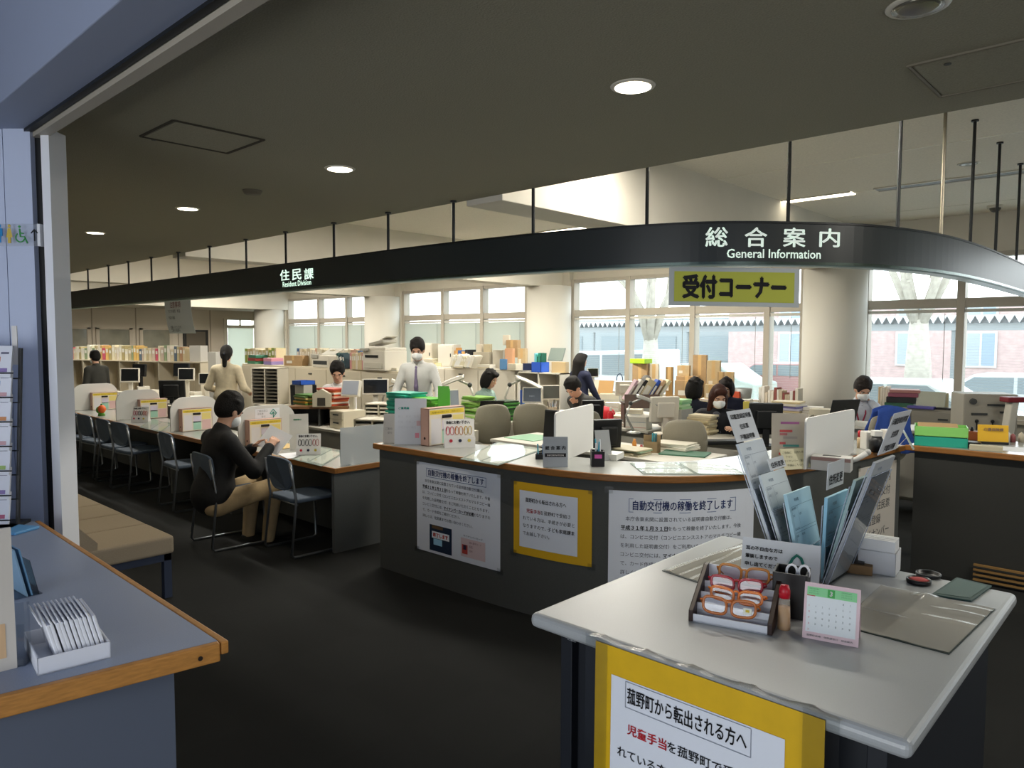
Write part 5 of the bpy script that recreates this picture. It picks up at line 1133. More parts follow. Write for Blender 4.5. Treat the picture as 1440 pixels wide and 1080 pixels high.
# bookcase top, left area
carton('white lidded box at the end of the bookcase left of the woman in beige', 267,291,486, at(279,13.87,1.28), mat('#c9c6c0', .5), tape=False, name='storage_box')
q = at(301,12.9,0); carton('tall grey white cabinet box beside the head of the woman in beige', 292,309,495, q, mat('#b9b7b0', .5), tape=False, name='storage_box')
def tray_cab(label, px, Y, z, W, h, n, cols=2, c='#c9c2b2', slot='#2a2722'):
    q = onY(px, Y, z); t = thing('tray_cabinet', label, 'drawer unit', q, .5); D = .3; cw = W/cols
    g = G(); g.bb((-W/2,D-.01,0), (W/2,D,h)); g.bb((-W/2,0,h-.015), (W/2,D,h)); g.bb((-W/2,0,0), (W/2,D,.015))
    for k in range(cols+1): g.bb((-W/2+k*(W-.016)/cols,0,0), (-W/2+k*(W-.016)/cols+.016,D,h))
    g.mk('carcass', mat(c, .5), t)
    for k in range(cols):
        for j in range(n):
            z0 = .02+j*(h-.035)/n; x0 = -W/2+k*(W-.016)/cols+.02
            G().bb((x0,.012,z0), (x0+cw-.028,D-.02,z0+(h-.035)/n*.42)).mk('tray', mat('#5a564c' if c == '#c9c2b2' else '#d6d0c2', .5), t)
    return t
tray_cab('tall two column paper tray cabinet beside the woman in beige', 371, 5.75, .68, .48, .58, 10)
solo(G().bb((-.3,-.05,0), (.3,.32,.68)).mk('cabinet_base', OFFW, None, .004, loc=onY(371,5.75,0)), 'low beige base cabinet under the tall tray cabinet', 'cabinet')
q = onY(361,6.75,1.25)
for k, (c, lab) in enumerate((('#3f7a5c','lower green'),('#8a2f2a','dark red'),('#2f6a52','upper green'))): solo(G().bb((-.14,-.12,0), (.14,.12,.055)).mk('letter_tray', mat(c, .5), None, .004, loc=(q.x+.02*k,q.y,q.z+.056*k)), lab+' flat letter tray in the stack behind the tray cabinet', 'tray')
q = onY(384,6.75,1.25)
for k, (c, lab) in enumerate((('#8a7aae','purple'),('#c98a9a','pink'))): solo(G().bb((-.14,-.12,0), (.14,.12,.06)).mk('letter_tray', mat(c, .5), None, .004, loc=(q.x,q.y,q.z+.061*k)), lab+' flat letter tray beside the green and red stack', 'tray')
cpx(400,437,500,6.78,1.25,'open brown carton between the trays and the fax machine',CARD)
# fax and copier
q = onY(463,6.8,1.25); t = thing('fax_machine', 'white fax machine with grey paper feed behind the clerk in a white shirt', 'fax machine', q)
G().bb((-.24,-.18,0), (.24,.18,.2)).mk('body', OFFW, t, .012); G().box((0,.06,.25), (.4,.22,.02), rot(.5,0,0)).mk('paper_tray', mat('#b3b1a8', .4), t, .004); G().bb((-.2,-.185,.05), (.2,-.178,.11)).mk('output_slot', DKG, t); G().bb((-.24,-.2,.15), (-.05,-.12,.215)).mk('control_panel', GREYC, t, .004)
q = onY(540,6.75,1.25); t = thing('copier', 'white copier with raised document feeder in front of the third column', 'copier', q)
G().bb((-.27,-.2,0), (.27,.22,.3)).mk('body', OFFW, t, .012); G().bb((-.2,-.206,.19), (.12,-.19,.23)).mk('output_slot', BLK, t); G().bb((-.22,-.21,.03), (.22,-.195,.12)).mk('paper_drawer', mat('#c6c1b2', .4), t, .004)
G().bb((-.24,-.18,.3), (.26,.22,.34)).mk('scanner_lid', OFFW, t, .008); G().box((-.06,.02,.41), (.36,.26,.05), rot(0,-.16,0)).mk('document_feeder', mat('#a6a296', .4), t, .01); G().box((.06,.02,.47), (.26,.2,.008), rot(0,-.3,0)).mk('feed_tray', OFFW, t); G().bb((-.26,-.2,.29), (-.1,-.26,.33)).mk('control_panel', GREYC, t, .004)
# monitors
def monitor(label, q, rz, w_=.4, h=.32, frame=OFFW, scr='#17191b', back=False, z_up=.1, tilt=-.1, deep=.05, logo=False, screen_mat=None):
    t = thing('monitor', label, 'monitor', q, rz); M3 = rot(tilt); c = Vector((0,0,z_up+h/2))
    G().box(c, (w_,deep,h), M3).mk('housing', frame, t, .008)
    G().box(c+M3 @ Vector((0,-deep/2-.001,.005)), (w_*.88,.003,h*.84), M3).mk('screen', screen_mat or mat(scr, .15), t)
    if back: G().box(c+M3 @ Vector((0,deep/2+.02,0)), (w_*.6,.04,h*.6), M3).mk('rear_bulge', frame, t, .012)
    G().bb((-.03,.0,.01), (.03,.04,z_up+h*.4)).mk('stand_neck', frame, t); G().lathe([(.11,0),(.11,.008),(.04,.016)],20).mk('stand_base', frame, t)
    if logo: lettering('NEC', .07, .018, mat('#8a9298', .4), t, c+M3 @ Vector((-.035,-deep/2-.003,-.02)), rot(R90+tilt))
    return t
SCRN = mat('#9ea3ae', .3)
def mon(label, px0, px1, y0, t_, rzo=0, z=.72, back=False, frame=OFFW, **k):
    q = at((px0+px1)/2, t_, z); w_ = (px1-px0)*t_/1030; ztop = zof((px0+px1)/2, y0, q); hh = k.pop('h', w_*.8); return monitor(label, q, VIEW+rzo+(math.pi if back else 0), w_, hh, frame, z_up=max(.02, ztop-z-hh), back=back, **k)
mon('black monitor with pale frame behind the far partition',169,194,518,12.2,.2)
mon('dark monitor in the shade behind the first black monitor at far left',184,206,512,12.7,-.3,frame=BLK,z=.72)
mon('small pale framed monitor between two black ones at the far desk',250,272,518,11.6,.15)
mon('black monitor turned away at the front of the far desk',223,258,535,11.1,.1,back=True,frame=BLK)
mon('pale framed black monitor at the left arm of the woman in beige',279,299,525,11.2,.2)
mon('black monitor above the small pale framed monitor at the far desk',243,266,511,12.0,-.1,frame=BLK)
mon('dark monitor turned away before the blue tray',408,444,541,9.6,.1,back=True,frame=BLK)
mon('white framed tilted monitor facing out beside the seated clerk',479,508,535,8.3,-.35,screen_mat=SCRN,tilt=-.25)
mon('wide dark monitor with beige frame left of the standing clerk',509,546,533,9.2,.1,h=.2)
mon('pale monitor seen from the side behind the green stand',629,645,548,7.3,.7,screen_mat=SCRN,h=.22)
mon('white framed monitor with dark screen and maker mark in the middle desk row',735,763,545,9.45,-.15,logo=True,scr='#3e454c')
mon('second white framed monitor behind the one with the maker mark',762,788,542,9.7,.2,scr='#5b5d58')
mon('black monitor wedge behind the white screen',818,850,563,8.3,.25,frame=BLK,back=True,h=.22)
mon('black monitor seen edge on left of the white screen',765,787,577,6.75,-.75,frame=BLK,h=.29)
mon('large black monitor back right of the white screen',833,876,590,6.35,.3,frame=BLK,back=True,h=.28)
mon('large white monitor turned away with black base in the middle desk row',914,957,558,7.75,.25,back=True,h=.27)
mon('small grey monitor turned away before the cut cardboard pieces',866,890,536,9.9,.1,back=True,h=.2)
mon('dark grey monitor at the window behind the woman in navy',826,842,518,12.2,.2,frame=GREYC)
mon('black monitor turned away beside the coloured bar sign',1056,1102,567,6.9,-.1,frame=BLK,back=True,h=.3)
# laptops
def laptop(label, q, rz, w_=.36, tilt=.25):
    t = thing('laptop', label, 'laptop', q, rz)
    G().bb((-w_/2,.0,0), (w_/2,.25,.018)).mk('keyboard_base', BLK, t, .004); M3 = rot(tilt)
    G().box(M3 @ Vector((0,0,.12))+Vector((0,-.0,.016)), (w_,.012,.24), M3).mk('screen_lid', BLK, t, .004); G().cyl(M3 @ Vector((0,-.007,.13))+Vector((0,0,.016)), M3 @ Vector((0,-.009,.13))+Vector((0,0,.016)), .014, n=14).mk('lid_mark', mat('#4a4c4e', .3), t)
laptop('black laptop open before the man on the telephone', at(1187,7.55,.86), VIEW+.35)
laptop('dark laptop among the green folders beside the woman in green', at(692,8.95,.72), VIEW+.1, .3)
# office chairs
def office_chair(label, x, y, rz, m, top=.98, w_=.43):
    t = thing('office_chair', label, 'chair', (x,y,0), rz)
    G().ell((0,0,.46), (.235,.225,.045), 20, 8).mk('seat', m, t, smooth=True)
    g = G(); hb = .22
    g.grid(lambda u, v: ((u-.5)*w_*(1-.25*abs(2*v-1)**3), -.22-.05*(1-(2*u-1)**2)-.03*math.sin(v*3), top-.45+v*.45-.04*abs(2*u-1)**3*(1 if v > .5 else -1)), 12, 12)
    g.mk('backrest', m, t, smooth=True, solid=.05, sub=1)
    G().tube([(0,-.05,.43),(0,-.26,.46),(0,-.29,.7)], .02, 8).mk('back_bracket', BLK, t); G().cyl((0,0,.1), (0,0,.43), .025).mk('gas_post', BLK, t)
    for k in range(5):
        a = k*2*math.pi/5; l = G().tube([(0,0,.1),(.26*math.cos(a),.26*math.sin(a),.07)], [.025,.016], 8).mk('leg', BLK, t); G().ell((.26*math.cos(a),.26*math.sin(a),.03), (.03,.03,.03), 10, 6).mk('caster', BLK, l)
    return t
OLIVE = mat('#857f6e', .5, noise=.06, nscale=150)
def chr_(label, px, t_, ro, m=OLIVE, top=.98): q = at(px, t_, 0); return office_chair(label, q.x, q.y, VIEW+ro, m, top)
chr_('grey olive office chair back behind the large pink sided box', 683, 8.35, .35, top=1.0)
chr_('grey olive office chair seen from behind before the white monitors', 744, 8.5, .1, top=1.0)
chr_('wide grey olive office chair before the woman in the white mask', 958, 7.12, -.05, top=.97)
chr_('olive office chair half hidden by the black monitor wedge', 812, 8.2, .2, top=.95)
chr_('dark grey office chair behind the far partition', 205, 10.95, .3, mat('#4b4a46', .7), top=.95)
chr_('blue black office chair by the big grey machine', 1434, 8.1, .4, mat('#1d222c', .7), top=.92)
# trays, drawers, files on the near desk row
tray_cab('two column letter drawer unit before the standing clerk', 531, 5.05, .72, .36, .26, 5, c='#b9b29f')
tray_cab('low drawer unit with dark windows below the letter drawers', 522, 4.6, .72, .42, .15, 2, c='#a39c88')
tray_cab('dark paper drawers under the teal folders behind the white display board', 572, 4.72, .72, .42, .22, 5, 2, c='#3a3d38')
tray_cab('second dark paper drawer unit under the lime folders', 606, 4.68, .72, .34, .22, 5, 2, c='#3a3d38')
q = onY(488,4.75,.72); t = thing('drawer_box', 'beige two drawer box below the orange folders', 'drawer unit', q)
G().bb((-.13,-.15,0), (.13,.15,.2)).mk('box_body', BEIGE, t, .003)
for z in (.02,.11): d = G().bb((-.12,-.158,z), (.12,-.15,z+.08)).mk('drawer', BEIGE, t, .002); G().bb((-.05,-.166,z+.04), (.05,-.158,z+.055)).mk('handle', DKG, d)
def pile(label, q, n, w_, d, cols, th=.018, name='folder', cat='folder', seed=1, grp=None, each=None):
    r = random.Random(seed)
    for k in range(n):
        c = cols[k % len(cols)]; o = G().bb((-w_/2,-d/2,0), (w_/2,d/2,th*.92)).mk(name, mat(c, .5), None, .002); o.location = (q.x+r.uniform(-.015,.015),q.y+r.uniform(-.015,.015),q.z+k*th); o.rotation_euler = (0,0,r.uniform(-.15,.15))
        solo(o, label, cat, grp)
pile('orange or red folder in the heap before the seated clerk', at(468,8.5,.95), 9,.3,.22,['#c9502f','#d9cfc0','#d96a3a','#b0402f','#e0b09a'],.022,seed=3,grp='orange folders before the seated clerk')
pile('green or yellow paper folder in the heap left of the paper house stand', at(432,8.6,.95), 6,.28,.2,['#4f7a34','#c99a3a','#3f5f2c','#d8c07a','#55703a'],.02,seed=4,grp='green folders left of the house stand')
q = at(452,8.3,.95); t = thing('house_stand', 'beige house shaped paper holder before the orange folders', 'stand', q, VIEW)
g = G(); g.add([(x,y,z) for y in (-.04,.04) for x,z in ((-.1,0),(-.1,.14),(0,.2),(.1,.14),(.1,0))], [(0,1,2,3,4),(9,8,7,6,5)]+[(i,(i+1)%5,5+(i+1)%5,5+i) for i in range(5)]); g.mk('holder_body', mat('#bcb39d', .6), t, .002); G().bb((-.045,-.043,.01), (.045,-.039,.1)).mk('window_cutout', mat('#3b372f', .7), t)
q = at(426,9.0); t = thing('desk_tray', 'blue desk tray on top of the dark monitor before the seated clerk', 'tray', q+Vector((0,0,.0)))
z_ = zof(426,541,q)-.72; G().bb((-.1,-.06,0), (.1,.06,z_)).mk('riser', GREYC, t); g = G(); g.bb((-.1,-.1,z_), (.1,.1,z_+.005)); g.bb((-.1,-.1,z_), (.1,-.095,z_+.05)); g.bb((-.1,.095,z_), (.1,.1,z_+.05)); g.bb((-.1,-.1,z_), (-.095,.1,z_+.05)); g.bb((.095,-.1,z_), (.1,.1,z_+.05)); g.mk('tray_body', mat('#2456b8', .4), t)
pile('teal plastic folder in the heap before the standing clerk', at(572,7.5,.945), 11,.34,.26,['#1fa08a','#2bb59a','#1c8f7c','#4cc0a8'],.021,seed=6,grp='teal folders before the standing clerk')
pile('lime plastic folder right of the teal heap before the standing clerk', at(606,7.3,.945), 9,.3,.22,['#6fc040','#8ad05a','#5aa83a'],.021,seed=7,grp='lime folders before the standing clerk')
q = at(624,7.15); t = thing('file_stand', 'upright bright green clear file stand before the standing clerk', 'file stand', q, VIEW); hz = zof(622,543,q)-.72
G().bb((-.055,-.03,0), (.055,-.027,hz)).mk('front_wall', mat('#63c63c', .3), t); G().bb((-.055,.05,0), (.055,.053,hz-.03)).mk('back_wall', mat('#63c63c', .3), t); G().bb((-.055,-.03,0), (.055,.053,.004)).mk('base', mat('#63c63c', .3), t)
pile('green paper tray file in the messy heap before the woman in green', at(672,9.15), 13,.34,.25,['#7fae4a','#9cc468','#c9d6a8','#5f8f3a'],.022,seed=8,grp='green files before the woman in green')
pile('dark green tray in the heap right of the dark laptop', at(713,9.05), 11,.22,.24,['#2f6a2c','#3f8a34','#1f3a20','#57a046'],.022,seed=9,grp='dark green trays right of the laptop')
pile('purple grey folder lying along the middle desk row', at(738,9.3), 3,.5,.24,['#6a648a','#7a7498','#5f5a80'],.03,seed=10,grp='purple folders on the middle desks')
solo(G().box((0,0,.05), (.12,.02,.1), rot(-.3,0,0)).mk('memo_sheet', mat('#d8b88a', .6), None, loc=at(697,8.75,.72)), 'tan memo sheet propped before the dark laptop', 'paper')
solo(G().cyl((0,0,0), (0,0,.14), .06).mk('waste_tube', mat('#2a3a78', .4), None, loc=at(724,9.6,.72)), 'dark blue cylinder pot behind the dark green trays', 'pot')
pen_box('patterned pen cup full of red and blue pens in the middle desk row', 777,577,.72,.11,.15,mat('#b0a08a', .6, noise=.3, nscale=60),7).location = at(777,9.2,.72)
# arm lamps
def arm_lamp(label, q, rz, s=1, m=None):
    m = m or mat('#b8b5aa', .35, .2); t = thing('arm_lamp', label, 'desk lamp', q, rz)
    G().lathe([(.08*s,0),(.08*s,.015),(.03*s,.03)],20).mk('base', m, t, smooth=True)
    G().tube([(0,0,.02),(-.09*s,0,.2*s),(-.04*s,0,.34*s)], .013*s, 8).mk('lower_arm', m, t, smooth=True); G().tube([(-.04*s,0,.34*s),(.1*s,0,.4*s),(.2*s,0,.36*s)], .012*s, 8).mk('upper_arm', m, t, smooth=True); G().ell((-.04*s,0,.34*s), (.025*s,)*3, 10, 6).mk('joint', DKG, t)
    g = G(); g.grid(lambda u, v: (.02*s+u*.3*s, (v-.5)*.12*s, .42*s-.13*s*u+.035*s*math.sin(v*math.pi)-.05*s*(u-.5)**2), 8, 8); g.mk('lamp_shade', m, t, smooth=True, solid=.012*s)
arm_lamp('silver arm lamp with tilted shade right of the black monitors', at(893,7.75,.72), VIEW, .95, mat('#bfbfba', .25, .5))
arm_lamp('white arched lamp before the woman in green', at(655,9.15,.72), VIEW+math.pi, 1.25)
arm_lamp('white arched lamp between the woman in green and the white monitors', at(722,9.5,.72), VIEW, 1.2)
arm_lamp('grey arm lamp beside the standing clerk', at(548,9.3,.72), VIEW, 1.1)
# middle right: slanted big binders, trays, papers
def slanted(label, px0, px1, y0, t_, c, lean=.55, th=.05):
    q = at((px0+px1)/2, t_, 1.0); o = G().box((0,0,.14), (th,.2,.27), rot(0,lean,0)).mk('binder', mat(c, .55), None, .003); o.location = q; o.rotation_euler = (0,0,VIEW); G().box(rot(0,lean,0) @ Vector((0,-.101,.0))+Vector((0,0,.14)), (th*.6,.001,.12), rot(0,lean,0)).mk('spine_label', mat('#d8d4c8', .6), o); solo(o, label, 'binder')
t = thing('binder_shelf', 'dark brown tray shelf holding the slanted big binders', 'shelf', at(905,8.4,.72), VIEW); G().bb((-.24,-.12,.26), (.24,.12,.28)).mk('shelf_board', mat('#4a3c34', .5), t)
for x in (-.22,.22): G().bb((x-.012,-.12,0), (x+.012,.12,.26)).mk('leg', mat('#4a3c34', .5), t)
G().box((-.03,-.14,.3), (.4,.012,.16), rot(-.3,0,0)).mk('front_lip', mat('#5a463c', .5), t)
for px0, px1, c, lab, th in ((884,890,'#b89aa2','thin pinkish slanted binder at the start of the slanted row',.025),(890,898,'#d2cdc2','white slanted binder beside the pinkish one',.035),(895,905,'#1d1c1b','black slanted binder in the slanted row',.035),(903,914,'#c6b896','wide beige slanted binder in the slanted row',.09),(914,922,'#2c4fa8','blue slanted binder in the slanted row',.035),(920,930,'#c9a680','tan slanted binder right of the blue one',.035),(927,938,'#d8cfa8','cream slanted binder at the end of the slanted row',.035)): slanted(lab, px0, px1, 540, 8.43, c, th=th)
pile('pale green clear tray behind the white monitor back', at(953,8.5,.72)+Vector((0,0,.2)), 4,.26,.24,['#a8d69a','#c4e2b0','#8cc68a'],.028,seed=12,grp='pale green trays behind the white monitor')
solo(G().bb((-.14,-.13,0), (.14,.13,.2)).mk('grey_box', GREYC, None, .003, loc=at(953,8.5,.72)), 'grey box under the pale green clear trays', 'box')
pile('stacked paper bundle before the two people in navy', at(990,7.75,.72), 8,.26,.2,['#c2b594','#d0c4a4','#b5a682'],.026,name='paper_bundle',cat='paper',seed=13,grp='paper bundles before the people in navy')
# near info desk things
q = at(919,6.45,.72); t = thing('cardboard_holder', 'open cardboard pen holder on the pale desk corner behind the counter', 'pen holder', q, VIEW-.2)
g = G(); g.bb((-.075,-.04,0), (.075,-.036,.1)); g.bb((-.075,.036,0), (.075,.04,.15)); g.bb((-.075,-.04,0), (-.071,.04,.1)); g.bb((.045,-.04,0), (.075,.04,.16)); g.mk('holder_body', mat('#8f7a5a', .7), t)
for x, c in ((.0,'#3f9fb0'),(.015,'#4fb0c0'),(.03,'#2f8aa0')): G().cyl((x,0,.01), (x+.005,0,.17), .005, n=8).mk('pen', mat(c, .4), t)
pile('loose white document on the desk before the wide olive chair', at(953,6.6,.72), 5,.34,.24,['#d8d4c6','#cfc9b8','#e0dccf'],.014,name='document',cat='paper',seed=14,grp='documents before the wide olive chair')
solo(G().bb((-.2,-.14,0), (.2,.14,.012)).mk('green_file', mat('#3f6a54', .5), None, .002, loc=at(966,6.35,.72), rz=.3), 'dark green file under the loose documents on the near desk', 'file')
q = onY(735,5.5,.72); solo(G().bb((-.2,-.2,0), (.2,.2,.006)).mk('green_mat', mat('#7fae8a', .5), None, .002, loc=(-4.9,5.55,.72)), 'pale green desk mat behind the small information sign', 'desk mat')
for px, t_, c, lab, h in ((894,6.6,'#c9863a','small orange capped bottle beside the cardboard holder',.1),(904,6.5,'#a8242a','small red jar beside the cardboard holder',.06)): solo(G().lathe([(.02,0),(.02,h*.7),(.012,h*.8),(.012,h),(.001,h)],14).mk('small_bottle', mat(c, .4), None, smooth=True, loc=at(px,t_,.72)), lab, 'bottle')
pile('pale file lying left of the cardboard holder on the near desk', at(880,6.4,.72), 4,.4,.24,['#bdb496','#c9c0a4','#8fa88a'],.014,name='document',cat='paper',seed=15,grp='files left of the cardboard holder')
q = at(860,8.6,.72); t = thing('spray_bottle', 'bottle with red liquid and white top behind the black monitor back', 'bottle', q); G().lathe([(.035,0),(.035,.13),(.015,.16)],16).mk('bottle', mat('#c01828', .3), t, smooth=True); G().lathe([(.016,.16),(.016,.2),(.001,.205)],12).mk('cap', mat('#d0cfc8', .4), t)
G().ell((0,0,.09), (.17,.14,.09), 24, 10).mk('cushion', mat('#c01f2c', .7), None, smooth=True).location = at(848,9.0,.72); bpy.data.objects['cushion'].name = 'red_cushion'; solo(bpy.data.objects['red_cushion'], 'red round cushion right of the man in the dark suit', 'cushion')
q = at(1040,6.95,.72); t = thing('keyboard_tray', 'black keyboard and mouse base before the woman in the white mask', 'keyboard', at(1010,7.0,.72), VIEW+.1); G().bb((-.24,-.09,0), (.24,.09,.03)).mk('keyboard', BLK, t, .004); g = G(); g.bb((-.22,-.07,.03), (.22,.07,.036)); g.mk('keys', mat('#26282a', .5), t)
solo(G().ell((0,0,.018), (.03,.05,.018)).mk('computer_mouse', mat('#17181a', .3), None, smooth=True, loc=at(991,6.95,.72)+Vector((0,0,.0)), rz=.6), 'black mouse beside the black keyboard', 'mouse')
cpx(1047,1057,565,7.7,.78,'yellow box behind the woman in the white mask',mat('#d2c25a', .6),tape=False,name='yellow_box')
# middle window cabinets: boxes and blue basket
for a_ in ((707,718,471,8.9,1.62,'small white printed box on top of the carton tower at the middle windows',mat('#cfc6b4', .6)),(712,732,478,8.92,1.42,'brown carton near the top of the carton tower at the middle windows',CARD),(710,724,490,8.78,1.22,'salmon coloured carton at the left of the carton tower',mat('#c99a76', .7)),(728,742,490,8.95,1.22,'tan carton at the right of the carton tower next to the second column',CARDL),(670,680,484,8.95,1.45,'calendar printed carton on the grey cabinet behind the slanted files',mat('#c9bfae', .6)),(680,692,484,8.95,1.45,'beige carton beside the calendar printed carton',mat('#b5a88a', .7)),(735,755,511,8.85,1.22,'dark navy box left of the blue basket',mat('#1f2a4a', .5)),(752,757,505,9.0,1.22,'small blue carton behind the navy box',mat('#2f55b0', .5))):
    cpx(*a_[:6], a_[6], tape=a_[6] in (CARD, CARDL), h={711:.2}.get(a_[0]))
cpx(666,694,495,8.92,1.22,'grey file box under the two printed cartons',mat('#a69f8e', .5),tape=False,name='storage_box')
cpx(693,711,492,9.0,1.22,'white cabinet box left of the salmon carton',mat('#bfb9aa', .5),tape=False,name='storage_box')
cpx(703,715,505,8.72,1.22,'blue patterned box in front of the white cabinet box',mat('#5a86b0', .5),tape=False,name='storage_box',d=.08)
for (a0,a1,yy,lab,c) in ((776,800,509,'open beige box with green print at the end of the beige shelf','#b9a27a'),): cpx(a0,a1,yy,8.85,1.2,lab,mat(c, .6),tape=False)
q = onY(760,8.8,1.2); t = thing('blue_basket', 'blue plastic basket of green folders in front of the second column', 'basket', q)
g = G(); g.bb((-.1,-.1,0), (.1,-.095,.16)); g.bb((-.1,.095,0), (.1,.1,.16)); g.bb((-.1,-.1,0), (-.095,.1,.16)); g.bb((.095,-.1,0), (.1,.1,.16)); g.bb((-.1,-.1,0), (.1,.1,.005)); g.mk('basket_body', mat('#2757c0', .4), t)
rows('green folder standing in the blue basket','folders in the blue basket','binder', q+Vector((-.08,0,.006)), q+Vector((.08,0,.006)), 6,.24,.3,['#2f8f78','#4fb0a0','#7fc0d0','#1f5a4a'],dep_=.12,labelm=False,seed=20)
solo(G().box((0,0,.12), (.3,.02,.22), rot(-.4,0,0)).mk('tablet_screen', mat('#6f7a74', .3), None, .004, loc=onY(783,9.0,1.36)), 'grey tilted screen lying on the open beige box', 'screen')
rows('blue or black file on the beige shelf behind the slanted files','files behind the slanted rack','binder', onY(640,9.0,1.22), onY(664,9.0,1.22), 5,.28,.36,['#2f5a9a','#1a1c20','#b08a4a','#c9c2b0','#d0a060'],dmin=.05,dmax=.07,seed=21)
rows('blue book on the lower level of the open beige shelf','books on the open beige shelf','book', onY(737,8.85,.62), onY(752,8.85,.62), 6,.24,.3,['#3f6ab0','#2a4a90','#c9c4b8'],seed=22,labelm=False)
# right windows: cartons
for (a0,a1,yy,Y,z,lab,m_,hh) in ((890,914,511,9.5,.86,'brown carton with a lime green lid at the wide middle window',CARD,None),(914,928,512,9.6,.86,'pale carton leaning right of the lime lidded carton',mat('#cdbfa6', .7),None),
    (937,948,516,9.4,.86,'brown and green carton at the left of the carton heap',mat('#8a6a3c', .7),None),(950,987,535,9.35,.86,'wide low carton at the bottom of the carton heap',CARD,None),(992,1010,541,9.3,.86,'small tan carton at the bottom right of the carton heap',CARDL,None),
    (952,985,518,9.4,1.0,'middle brown carton in the carton heap',CARD,.2),(953,972,502,9.42,1.2,'white labelled carton on top of the carton heap',CARDL,.15),(975,996,499,9.6,.86,'tall brown carton at the back of the carton heap',CARD,None),(995,1015,507,9.45,.86,'tall pale carton at the right of the carton heap',CARDL,None),(1010,1020,523,9.3,.86,'brown carton face beside the tall pale carton',CARD,None),(1020,1034,523,9.45,.86,'light carton at the right end of the carton heap',CARDL,None)):
    cpx(a0,a1,yy,Y,z,lab,m_,h=hh)
q = onY(902,9.5,.86); z_ = zof(902,503,q); solo(G().bb((-.13,-.11,0), (.13,.11,.07)).mk('lime_lid', mat('#a8d82f', .5), None, .004, loc=(q.x,q.y,zof(902,511,q))), 'lime green printed lid on the brown carton at the window', 'lid')
for px, Y, rz_, lab, c in ((852,9.7,.2,'leaning cut cardboard sheet at the window','#b08a58'),(842,9.75,-.15,'pale leaning board left of the cut cardboard sheet','#c9bfae')): q = onY(px,Y,.72); solo(G().box((0,0,.17), (.26,.012,.34), rot(-.3,0,0)).mk('cardboard_sheet', mat(c, .7), None, .001, loc=(q.x,q.y,.72), rz=rz_), lab, 'cardboard')
q = onY(872,9.8,.72); t = thing('wire_stand', 'dark wire loop stand behind the small grey monitor', 'stand', q); G().tube([(.06*math.cos(a),0,.35+.1*math.sin(a)) for a in np.linspace(0,6.28,17)[:-1]], .008, 6, closed=True).mk('wire_loop', mat('#22304a', .4), t); G().cyl((0,0,0), (0,0,.25), .008).mk('stem', mat('#22304a', .4), t)
solo(G().bb((-.1,-.1,0), (.1,.1,.16)).mk('red_box', mat('#b0482a', .5), None, .004, loc=onY(1036,9.4,.86)), 'red box at the right end of the low carton cabinet', 'box')
t = thing('grey_bin', 'grey translucent bin with papers right of the red box', 'bin', onY(1047,9.45,.86)); G().lathe([(.09,0),(.12,.2),(.113,.2),(.085,.01),(.001,.01)],18).mk('bin_body', mat('#8f9290', .4), t, smooth=True)
rows('white spined book on the cabinet left of the nearest column','books left of the nearest column','book', onY(1062,9.6,.86)+Vector((.1,0,0)), onY(1128,9.6,.86), 14,.12,.24,['#d8d0c0','#c9bca8','#c0504a','#b8a890','#e0dad0','#8a4a44'],dep_=.16,seed=25,labelm=False)
pile('purple or white paper heap left of the nearest column', at(1110,8.0,.86)+Vector((0,0,.0)), 8,.3,.24,['#b9b4c8','#7a72a8','#d2ccc0','#c9b890'],.024,seed=26,grp='paper heap left of the nearest column')
pile('loose pale paper before the man on the telephone', at(1128,7.8,.86), 6,.3,.24,['#d8d4c8','#c9c2b2','#b0605a','#d8d8d4'],.012,seed=27,grp='loose papers before the man on the telephone',name='document',cat='paper')
# right end
q = onY(1271,9.7,.92)
for k, (c, lab, h) in enumerate((('#2f5a44','green folder at the bottom of the binder heap by the last window',.05),('#1a1a1c','black binder in the binder heap by the last window',.07),('#8a4a5a','wine red binder in the binder heap by the last window',.05),('#b07a72','pinkish binder slanted on top of the heap by the last window',.04))): solo(G().bb((-.16,-.12,0), (.16,.12,h*.95)).mk('binder', mat(c, .5), None, .003, loc=(q.x+.01*k,q.y,q.z+(0,.05,.12,.17)[k]), rz=.1*k), lab, 'binder')
rows('orange spined book left of the binder heap by the last window','books left of the binder heap','book', onY(1240,9.75,.92), onY(1256,9.75,.92), 5,.2,.26,['#c08a4a','#d0c8b8','#b05a3a','#c9b08a'],dep_=.15,seed=28,labelm=False)
q = onY(1312,9.62,.92); solo(G().box((0,0,.1), (.3,.02,.2), rot(-.3,0,0)).mk('picture_panel', mat('#a2a596', .5), None, .003, loc=q), 'grey green tilted panel on the steel cabinet', 'panel')
solo(G().bb((-.14,-.08,0), (.14,.08,.03)).mk('purple_box', mat('#5a549a', .5), None, .003, loc=onY(1300,9.56,.92)), 'flat purple box on the steel cabinet', 'box')
cpx(1326,1337,553,9.7,.92,'small cream box at the right end of the steel cabinet',mat('#c9bf9c', .6),tape=False)
solo(G().bb((-.1,-.05,0), (.1,.05,.025)).mk('black_case', BLK, None, .003, loc=onY(1335,9.56,.92)), 'flat black case before the small cream box', 'case')
q = at(1388,7.4,.72); t = thing('office_machine', 'big grey machine back with round caps and levers at the end of the sign band', 'machine', q, VIEW-.25); hz = zof(1388,553,q)-.72
t.location.z = 0
G().bb((-.25,-.2,0), (.25,.25,.72)).mk('cabinet_base', GREYC, t, .006); G().bb((-.24,-.17,.72), (.24,.22,.72+hz)).mk('housing', mat('#9d988b', .5), t, .012)
for x in (-.16,.18): G().cyl((x,-.17,.72+hz*.84), (x,-.2,.72+hz*.84), .03).mk('round_cap', DKG, t)
